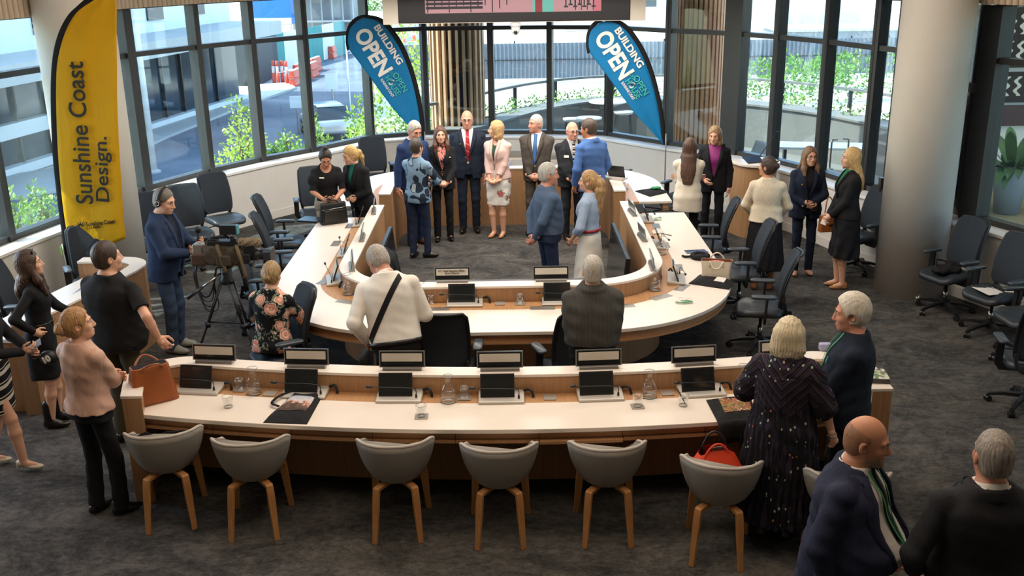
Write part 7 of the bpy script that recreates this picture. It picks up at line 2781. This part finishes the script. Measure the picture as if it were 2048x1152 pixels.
# dark cloth on the first tub chair
G = [[(-.17 + .34 * j / 10, -.14 + .26 * i / 8, .03 + .012 * math.sin(i * 1.7 + j) + .02 * math.sin(j * .8) ** 2 + (.245 * max(0, (1 - i / 3)) if i < 3 else 0)) for j in range(11)] for i in range(9)]
o = MB().sheet(G, .008).build('folded_jacket', BLK, None, True)
o.location, o.rotation_euler = (-2.60, 6.80, .47), (0, 0, R(12))
tag(o, 'dark jacket lying in the leftmost grey tub chair', 'jacket')

# black briefcase and folder on the left arm of the horseshoe
p = at(668, 446, .74)
bc = thing('briefcase', 'black leather briefcase standing on the left arm of the horseshoe desk', 'bag', tuple(p), R(28))
BL = plain('black_grained_leather', '1b1b1c', .33, var=.05, bump=.1, bs=160)
MB().rings(soft_box(.36, .14, .27, .93, .10)).build('body', BL, bc, True, .004)
MB().rings([[(x * .9, y, z) for x, y in rrect(.33, .03, .012, 3)] for z in (.02, .17)]).build('front_pocket', BL, bc, bevel=.004).location = (0, -.075, .02)
handle(MB(), -.07, .07, 0, .26, .05, .010).build('handle', BL, bc, True)
MB().tube([(-.16, -.07, .20), (.16, -.072, .215)], .004, 6).build('zip', M['steel'], bc, True)
p = at(622, 441, .744)
fo = thing('leather_folder', 'black leather folder lying beside the briefcase on horseshoe desk', 'folder', tuple(p), R(-18))
MB().box((0, 0, .012), (.30, .24, .024)).build('cover', BL, fo, bevel=.006)
MB().box((0, 0, .012), (.285, .23, .014)).build('pages', M['wprint'], fo)
# cream tote with tan lining
p = at(1432, 556, .74)
wt_ = thing('cream_handbag', 'cream leather tote bag standing on the right arm of horseshoe desk', 'bag', tuple(p), R(-14))
CRM = plain('cream_leather', 'd9cdb8', .45, var=.04)
MB().rings([[(x * (1.0 - .05 * math.sin(f * 3)), y * (1 - .25 * f), .20 * f) for x, y in rrect(.30 * (1 + .10 * f), .15, .03, 3)] for f in (0, .15, .4, .7, 1.0)], False).rings([[(x, y, .002) for x, y in rrect(.29, .14, .03, 3)]] * 2).build('body', CRM, wt_, True)
MB().rings([[(x * .96, y * .72, z) for x, y in rrect(.32, .15, .03, 3)] for z in (.14, .196)], False).rings([[(x * .96, y * .72, .14) for x, y in rrect(.32, .15, .03, 3)]] * 2).build('lining', plain('tan_suede_lining', '9a5232', .8), wt_)
handle(MB(), -.07, .07, -.062, .19, -.06, .008, -.04).build('handle', CRM, wt_, True)
handle(MB(), -.07, .07, .062, .19, .07, .008, .0).build('handle', CRM, wt_, True)
MB().ball((0, 0, .165), (.09, .04, .03)).build('scarf_inside', K('pink_scarf', 'c98a86', fold=1), wt_, True)
flat_tote('tote_bag', 'flat black tote bag with white paper under the cream handbag', [(1400, 550), (1470, 565), (1458, 580), (1377, 568)], .74, TOTE, M['wprint'], (.2, .7, .55, .8), 3)
p = at(1400, 516, .745)
o = MB().torus((0, 0, .025), .085, .030, 20, 8).ball((0, 0, .02), (.07, .07, .02)).tube(smooth_path([(-.10, 0, .02), (-.16, .02, .012), (-.19, .06, .012)], 4), .014, 6).build('black_cap', TOTE, None, True)
o.location = p
tag(o, 'crumpled black cap on the right arm of the horseshoe, left of cream handbag', 'cap')
def paper(name, label, cat, corners, z, m, th=.004):
    P = [at(u, v, z) for u, v in corners]
    o = MB().prism([(q.x, q.y) for q in P][::-1], z, z + th).build(name, m)
    return tag(o, label, cat)
M['brochure'] = pat('blue_green_brochure', lambda b: b.ramp(b.noise(b.coord(), 9, 2, .5, .5), [(.35, '23304a'), (.45, '4a5a9a'), (.55, '4f5f4a'), (.65, '8f9a5a')], 'CONSTANT'), .4)
M['brochure2'] = pat('green_white_booklet', lambda b: b.ramp(b.noise(b.coord(), 12, 2, .5, .5), [(.35, '6a7a58'), (.48, 'a9b08e'), (.55, 'd5d2c4'), (.65, '4a4a44')], 'CONSTANT'), .4)
paper('brochure', 'blue and green brochure on the right arm of the horseshoe beside black cap', 'brochure', [(1368, 501), (1408, 499), (1418, 505), (1374, 508)], .74, M['brochure'])
paper('magazine', 'magazine at the far end of the horseshoe right arm', 'magazine', [(1300, 435), (1322, 434), (1324, 441), (1302, 442)], .74, M['brochure2'])
paper('notebook', 'cream notebook on the right arm of the horseshoe', 'notebook', [(1303, 463), (1322, 458), (1328, 467), (1306, 469)], .74, M['eink'], .012)
p0, p1 = at(1323, 467, .745), at(1343, 471, .745)
tag(MB().tube([p0, p1], .005, 6).build('pen', M['blackpl'], None, True), 'black pen beside the cream notebook on the horseshoe', 'pen')
gm = plain('green_lanyard', '1f8a4c', .5)
q = at(1368, 605, .745)
gl_ = thing('lanyard', 'green lanyard coiled on the right bend of the horseshoe worktop', 'lanyard', tuple(q))
MB().tube(smooth_path([(-.08, .01, .006), (-.05, -.02, .01), (0, -.03, .012), (.05, -.015, .015), (.08, -.005, .01), (.04, .01, .016), (.0, -.01, .02), (-.03, .005, .02)], 5), 1.0, sq=(.022, .004)).build('ribbon', gm, gl_, True)
MB().tube(smooth_path([(-.05, .01, .02), (-.04, .06, .03), (.0, .05, .03), (.02, .02, .02), (.06, .05, .03), (.08, .02, .01)], 5), .002, 5).build('cord', plain('pink_cord', 'd9a9a0', .5, var=0), gl_, True)
# items on the right side worktop
flat_tote('tote_bag', 'black tote bag with green bow on the right end worktop of the rear desk', [(1270, 383), (1318, 378), (1338, 385), (1300, 394)], .74, TOTE, None, None, 5)
q = at(1312, 380, .77)
o = MB().torus((-.03, 0, .03), .03, .016, 14, 6).torus((.03, .01, .03), .03, .016, 14, 6).ball((0, 0, .03), .02).build('green_bow', gm, None, True)
o.location = q
tag(o, 'crumpled bright green ribbon on the black bag, rear desk right end', 'ribbon')
flat_tote('tote_bag', 'black tote bag on the left end worktop of the rear desk', [(690, 372), (716, 370), (720, 384), (686, 384)], .74, TOTE, None, None, 6)
# booklet stack on the right end of the front ledge
q = at(1752, 757, .905)
bk = thing('booklet_stack', 'stack of green booklets on the right end of the front desk ledge', 'books', tuple(q), R(-6))
MB().box((0, 0, .018), (.16, .20, .036)).build('stack', plain('dark_booklet', '4a4843', .6), bk, bevel=.002)
MB().box((0, 0, .038), (.155, .195, .006)).build('cover', M['brochure2'], bk)
q = at(1650, 700, .905)
o = MB().box((0, 0, .03), (.10, .06, .06)).build('tissue_packet', plain('lilac_packet', 'a9a6c9', .5), None, bevel=.01)
o.location = q
tag(o, 'small pale packet on the front ledge between bob and navy shirt', 'packet')
# papers and bag on the right-hand chairs
for i, (dx, dy, a, w, h_, lb) in enumerate(((-.06, .0, 12, .21, .297, 'printed sheet of paper on a task chair seat by the right wall'), (.17, -.05, 50, .15, .12, 'torn paper scrap beside the printed sheet on a chair seat'))):
    o = MB().box((0, 0, 0), (w, h_, .002)).build('paper', M['wprint'])
    o.location, o.rotation_euler = (5.22 + dx, 10.36 + dy, .499), (0, 0, R(a))
    tag(o, lb, 'paper')
v_ = Vol(.010)
v_.ell((4.99, 11.06, .525), (.17, .12, .045), .02)
v_.ell((5.08, 11.12, .545), (.09, .08, .05), .02)
v_.ell((4.90, 10.99, .53), (.08, .07, .04), .02)
m_ = v_.mesh(lambda X: .012 * np.sin(X[0] * 45 + X[1] * 20) * np.sin(X[1] * 38 + X[2] * 30))
o = mesh_obj('shoulder_bag', m_[0], m_[1], TOTE, None, True)
tag(o, 'black soft bag lying on the task chair beside the round column', 'bag')
MB().tube(smooth_path([(4.85, 11.0, .54), (4.88, 11.1, .62), (4.98, 11.16, .60), (5.06, 11.14, .57)], 5), .009, 6).build('strap', TOTE, o, True)
v_ = Vol(.012)
v_.ell((-4.72, 11.12, .78), (.13, .11, .24), .02)
v_.ell((-4.66, 11.05, .60), (.12, .10, .14), .03)
m_ = v_.mesh(lambda X: .012 * np.sin(X[0] * 35 + X[2] * 20) * np.sin(X[1] * 30 + X[2] * 25))
tag(mesh_obj('jacket', m_[0], m_[1], BLK, None, True), 'black jacket hung on the chair before the yellow flag', 'jacket')
q = at(1762, 400, .90)
o = MB().rings([[(x, y, z) for x, y in rrect(.09, .09, .01, 2)] for z in (0, .30)]).build('flask', plain('dark_flask', '2f2a27', .4), None, bevel=.006)
o.location = q
tag(o, 'tall dark box on the window sill at left edge of the round column', 'box')
q = at(237, 600, .74)
paper('tablet', 'grey tablet lying on the side desk left of the man in polo', 'tablet', [(140, 594), (168, 572), (176, 576), (146, 596)], .74, plain('grey_tablet_cover', '7f8a99', .5), .01)

# ================================================================ television camera on its tripod
TX, TY = -2.93, 9.92
tp = thing('camera_tripod', 'black tripod with pan handle under the television camera', 'tripod', (TX, TY, 0))
for k, a in enumerate((200, 320, 80)):
    d = Vector((math.cos(R(a)), math.sin(R(a)), 0))
    s_ = Vector((-d.y, d.x, 0))
    top, mid, ft_ = d * .06 + Vector((0, 0, .88)), d * .24 + Vector((0, 0, .44)), d * .42 + Vector((0, 0, .02))
    mb = MB()
    for q in (-1, 1):
        mb.tube([top + s_ * q * .035, mid + s_ * q * .028], .012, 8)
    mb.tube([mid + Vector((0, 0, .12)) - d * .05, ft_], .012, 8)
    mb.box(tuple(mid), (.09, .05, .05), R(a) + PI / 2)
    lg_ = mb.build('leg', M['blackpl'], tp, True)
    MB().ball(tuple(ft_), .025).build('rubber_foot', M['blackpl'], lg_, True)
    MB().tube([d * .22 + Vector((0, 0, .46)), Vector((0, 0, .42))], .009, 6).build('spreader', M['blackpl'], tp, True)
MB().lathe([(.03, .84), (.075, .86), (.085, .90), (.06, .94), (.06, 1.02), (.05, 1.04)], n=18).box((0, 0, 1.05), (.16, .10, .03)).build('fluid_head', M['blackpl'], tp, True)
ph = MB().tube([(-.04, -.06, .98), (-.20, -.20, .88)], .010, 8).build('pan_handle', M['steel'], tp, True)
MB().tube([(-.20, -.20, .88), (-.33, -.31, .80)], [.018, .020], 10).build('grip', M['blackpl'], ph, True)
tc = thing('television_camera', 'shoulder television camera in brown rain cover with furry microphone', 'camera', (TX, TY, 1.065), R(-4))
COV = cloth('brown_camera_cover', '4a4134', .85, 300, .3, .9)
WEB = cloth('olive_webbing', '6f6048', .85, 300, .3, .2)
v_ = Vol(.009)
v_.loft([(.0, 0, 0, .19, .075), (.03, 0, 0, .225, .09), (.13, 0, 0, .225, .09), (.19, .0, 0, .20, .075), (.205, 0, 0, .16, .05)], .01, e=4)
m_ = v_.mesh(lambda X: .006 * np.sin(X[0] * 50 + X[2] * 20) * np.sin(X[2] * 45 + X[1] * 20))
mesh_obj('cover', m_[0], m_[1], COV, tc, True)
MB().box((.02, 0, .225), (.34, .11, .05)).box((-.10, .0, .255), (.10, .09, .03)).box((.12, -.03, .26), (.06, .05, .04)).box((.28, 0, .15), (.12, .13, .12)).build('body', M['blackpl'], tc, bevel=.008)
MB().box((.26, -.085, .08), (.07, .05, .10)).ball((.30, -.08, .03), .035).build('zoom_control', M['blackpl'], tc, bevel=.01)
MB().box((.02, -.098, .06), (.16, .03, .11)).build('front_pocket', COV, tc, bevel=.02)
MB().box((-.26, 0, .12), (.10, .11, .19)).build('battery', M['alu'], tc, bevel=.01)
MB().box((-.25, -.065, .06), (.16, .05, .13)).build('side_pocket', plain('brown_vinyl', '4a3a2e', .35), tc, bevel=.02)
MB().rings([[(x, r_ * math.cos(q), .10 + r_ * math.sin(q)) for q in [2 * PI * j / 20 for j in range(20)]] for x, r_ in ((.20, .045), (.24, .06), (.36, .062), (.37, .05), (.40, .055), (.46, .07))]).build('lens', M['blackpl'], tc, True)
MB().rings([[(x, y * k, .10 + z * k) for y, z in rrect(.16, .13, .02, 2)] for x, k in ((.42, .8), (.50, 1.1), (.505, 1.0))]).build('matte_box', M['blackpl'], tc)
v_ = Vol(.007)
v_.cone((.20, -.03, .235), (.36, -.03, .235), .045, .048, .01)
m_ = v_.mesh(lambda X: .008 * np.sin(X[0] * 130 + X[1] * 90) * np.sin(X[2] * 140 + X[0] * 60))
mesh_obj('furry_microphone', m_[0], m_[1], cloth('brown_fur', '7a6a54', 1.0, 200, .8, .4), tc, True)
MB().tube(smooth_path([(-.16, 0, .20), (-.13, 0, .265), (0, 0, .285), (.12, 0, .275), (.15, 0, .21)], 5), .016, 8).build('handle', M['blackpl'], tc, True)
vf = MB().tube([(.08, -.03, .28), (.02, -.07, .36), (.10, -.07, .40)], .018, 8).box((.10, -.08, .385), (.17, .08, .095)).build('viewfinder', M['blackpl'], tc, bevel=.006)
MB().box((.19, -.08, .385), (.012, .075, .09)).build('hood_edge', plain('teal_filter', '2a7f8c', .3), vf)
for x in (-.04, .16):
    MB().tube(smooth_path([(x, .04, .21), (x, -.06, .215), (x + .02, -.102, .16), (x + .05, -.108, .05), (x + .07, -.10, -.06 if x < 0 else -.10), (x + .02, -.06, -.05 if x < 0 else -.13)], 5), 1.0, sq=(.036, .005), up=(0, 0, 1)).build('strap', WEB, tc, True)
cb = MB()
for i in range(4):
    cb.tube(smooth_path([(-.26, -.05 + .02 * i, .05), (-.29 - .01 * i, -.08, -.08), (-.27 + .02 * i, -.06 - .02 * i, -.30 - .05 * i), (-.20 + .03 * i, -.03, -.34 - .04 * i), (-.14, 0, -.20), (-.10, 0, -.04)], 5), .006 if i else .010, 6)
cb.build('cable', M['blackpl'], tc, True)

# ================================================================ hand-held things
def world_of(p, loc):
    a = p.root.rotation_euler[2]
    return Vector(p.root.location) + Matrix.Rotation(a, 3, 'Z') @ Vector(tuple(loc))
def dir_of(p, d):
    return Matrix.Rotation(p.root.rotation_euler[2], 3, 'Z') @ Vector(tuple(d))
def in_hand(p, side, fwd=.07, palm=.025):
    Sh, E, W, hd_, hn_, k = p.arm[side]
    hd_ = unit(hd_)
    hn_ = unit(hn_ - hd_ * (hn_ @ hd_))
    return world_of(p, W + hd_ * fwd + hn_ * palm), dir_of(p, hd_), dir_of(p, hn_)
def stick_mic(label, p, side, d, flag=None):
    c, hd_, hn_ = in_hand(p, side)
    d = Vector(d).normalized()
    t = thing('hand_microphone', label, 'microphone', tuple(c))
    MB().tube([-d * .10, d * .12], [.011, .014], 10).build('handle', M['blackpl'], t, True)
    MB().ball(d * .155, (.033, .033, .040), M=d.to_track_quat('Z', 'Y').to_matrix()).build('windshield', M['blackpl'], t, True)
    return t, d
def phone(label, p, side, up, nrm, m=None):
    c, hd_, hn_ = in_hand(p, side, .085, .022)
    u_, n_ = Vector(up).normalized(), Vector(nrm).normalized()
    n_ = (n_ - u_ * n_.dot(u_)).normalized()
    Mx = Matrix((tuple(u_.cross(n_)), tuple(n_), tuple(u_))).transposed().to_4x4()
    t = thing('phone', label, 'phone', tuple(c))
    MB().box((0, 0, 0), (.072, .009, .148), M=Mx).build('case', m or M['blackpl'], t, bevel=.004)
    MB().box((0, 0, 0), (.064, .002, .138), M=Mx @ Matrix.Translation((0, -.005, 0))).build('display_glass', M['scr'], t)
    return t
stick_mic('black hand microphone held by the man with headphones', OP, 0, (.15, -.2, 1))
phone('phone held by the man with headphones', OP, 1, (.5, -.1, .7), (-.5, -.6, .5))
t, d = stick_mic('long microphone with square flag held by the woman in black dress', W2, 0, (.9, .1, .35))
MB().tube([-d * .30, -d * .10], .012, 10).build('extension', M['blackpl'], t, True)
fm = MB().box((0, 0, 0), (.075, .075, .065), M=Matrix.Translation(d * .10) @ d.to_track_quat('Z', 'Y').to_matrix().to_4x4()).build('microphone_flag', M['blackpl'], t, bevel=.006)
MB().box((0, 0, 0), (.06, .078, .02), M=Matrix.Translation(d * .085) @ d.to_track_quat('Z', 'Y').to_matrix().to_4x4()).build('red_band', plain('red_band', 'b8202c', .5, var=0), fm)
phone('phone in pale case held by the woman at the left edge', W5, 1, (.8, .1, .5), (-.5, -.6, .6), plain('grey_phone_case', '8f95a8', .4))
c, _a, _b = in_hand(W5, 0)
t = thing('round_microphone', 'black round microphone with white 10 marking at the left edge', 'microphone', (c.x + .10, c.y - .02, c.z - .02))
MB().tube([(-.12, 0, .01), (0, 0, 0)], .012, 8).build('handle', M['blackpl'], t, True)
MB().ball((.02, 0, 0), (.075, .05, .06)).build('windshield', M['blackpl'], t, True)
text('lettering', '10', .07, Matrix.Translation((.02, -.052, .0)) @ Matrix.Rotation(R(-25), 4, 'Y') @ Matrix.Rotation(R(90), 4, 'X'), M['wprint'], t, .002, 'CENTER', bold=.004)
phone('phone held by the woman in puff-sleeve top', [q for q in [0]] and P7, 1, (.2, -.9, .35), (0, .4, 1)) if 'P7' in globals() else None
phone('dark phone held by the woman with glasses in navy suit', W22, 1, (.1, .1, 1), (0, -1, .2))
phone('pale phone in the hand of the woman in ruffled skirt', W23, 0, (-.4, -.2, -.8), (-.5, -.8, 0), M['wprint'])
# tan handbag on the forearm of the woman with glasses
Sh, E_, Wr_, hd__, hn__, k__ = W22.arm[0]
c = world_of(W22, E_ + (Wr_ - E_) * .35)
hb = thing('tan_handbag', 'tan leather handbag hanging from forearm of the woman in navy suit', 'bag', (c.x + .10, c.y - .12, c.z - .40), R(8))
TAN2 = plain('tan_handbag_leather', 'a8622e', .4, var=.06)
MB().rings([[(x * (1 - .06 * f), y * (1 - .2 * f), .21 * f) for x, y in rrect(.27, .10, .02, 2)] for f in (0, .5, 1)]).build('body', TAN2, hb, bevel=.006)
handle(MB(), -.07, .07, 0, .21, .22, .009, .06).build('handle', TAN2, hb, True)
MB().box((0, -.048, .09), (.05, .008, .02)).build('clasp', M['gold'], hb)
# cross-body bag of the leaning man
pz = MAN24
sv = []
for i in range(21):
    f = i / 20
    a = -.35 + f * 1.0
    x, z = .135 - .34 * f, 1.455 - .50 * f
    sv.append((pz.surf(x - .02, z + .012, .026, True), pz.surf(x + .02, z - .012, .026, True)))
sb = thing('shoulder_bag', 'black cross-body bag at the left hip of man in white shirt', 'bag', tuple(pz.root.location), pz.root.rotation_euler[2])
MB().sheet([[a, b] for a, b in sv], .005).build('strap', M['flagblack'], sb)
e_ = sv[-1][0]
sv2 = [(pz.surf(x - .02, z + .01, .026), pz.surf(x + .02, z - .01, .026)) for x, z in [(.135 - .33 * i / 12, 1.44 - .46 * i / 12) for i in range(13)]]
MB().sheet([[a, b] for a, b in sv2], .005).build('strap', M['flagblack'], sb)
MB().rings([[(e_[0] - .04 + y, e_[1] + .05 + x, e_[2] - .36 + .22 * f) for x, y in rrect(.26, .09, .03, 3)] for f in (0, .1, .9, 1)]).build('body', TOTE, sb, True)
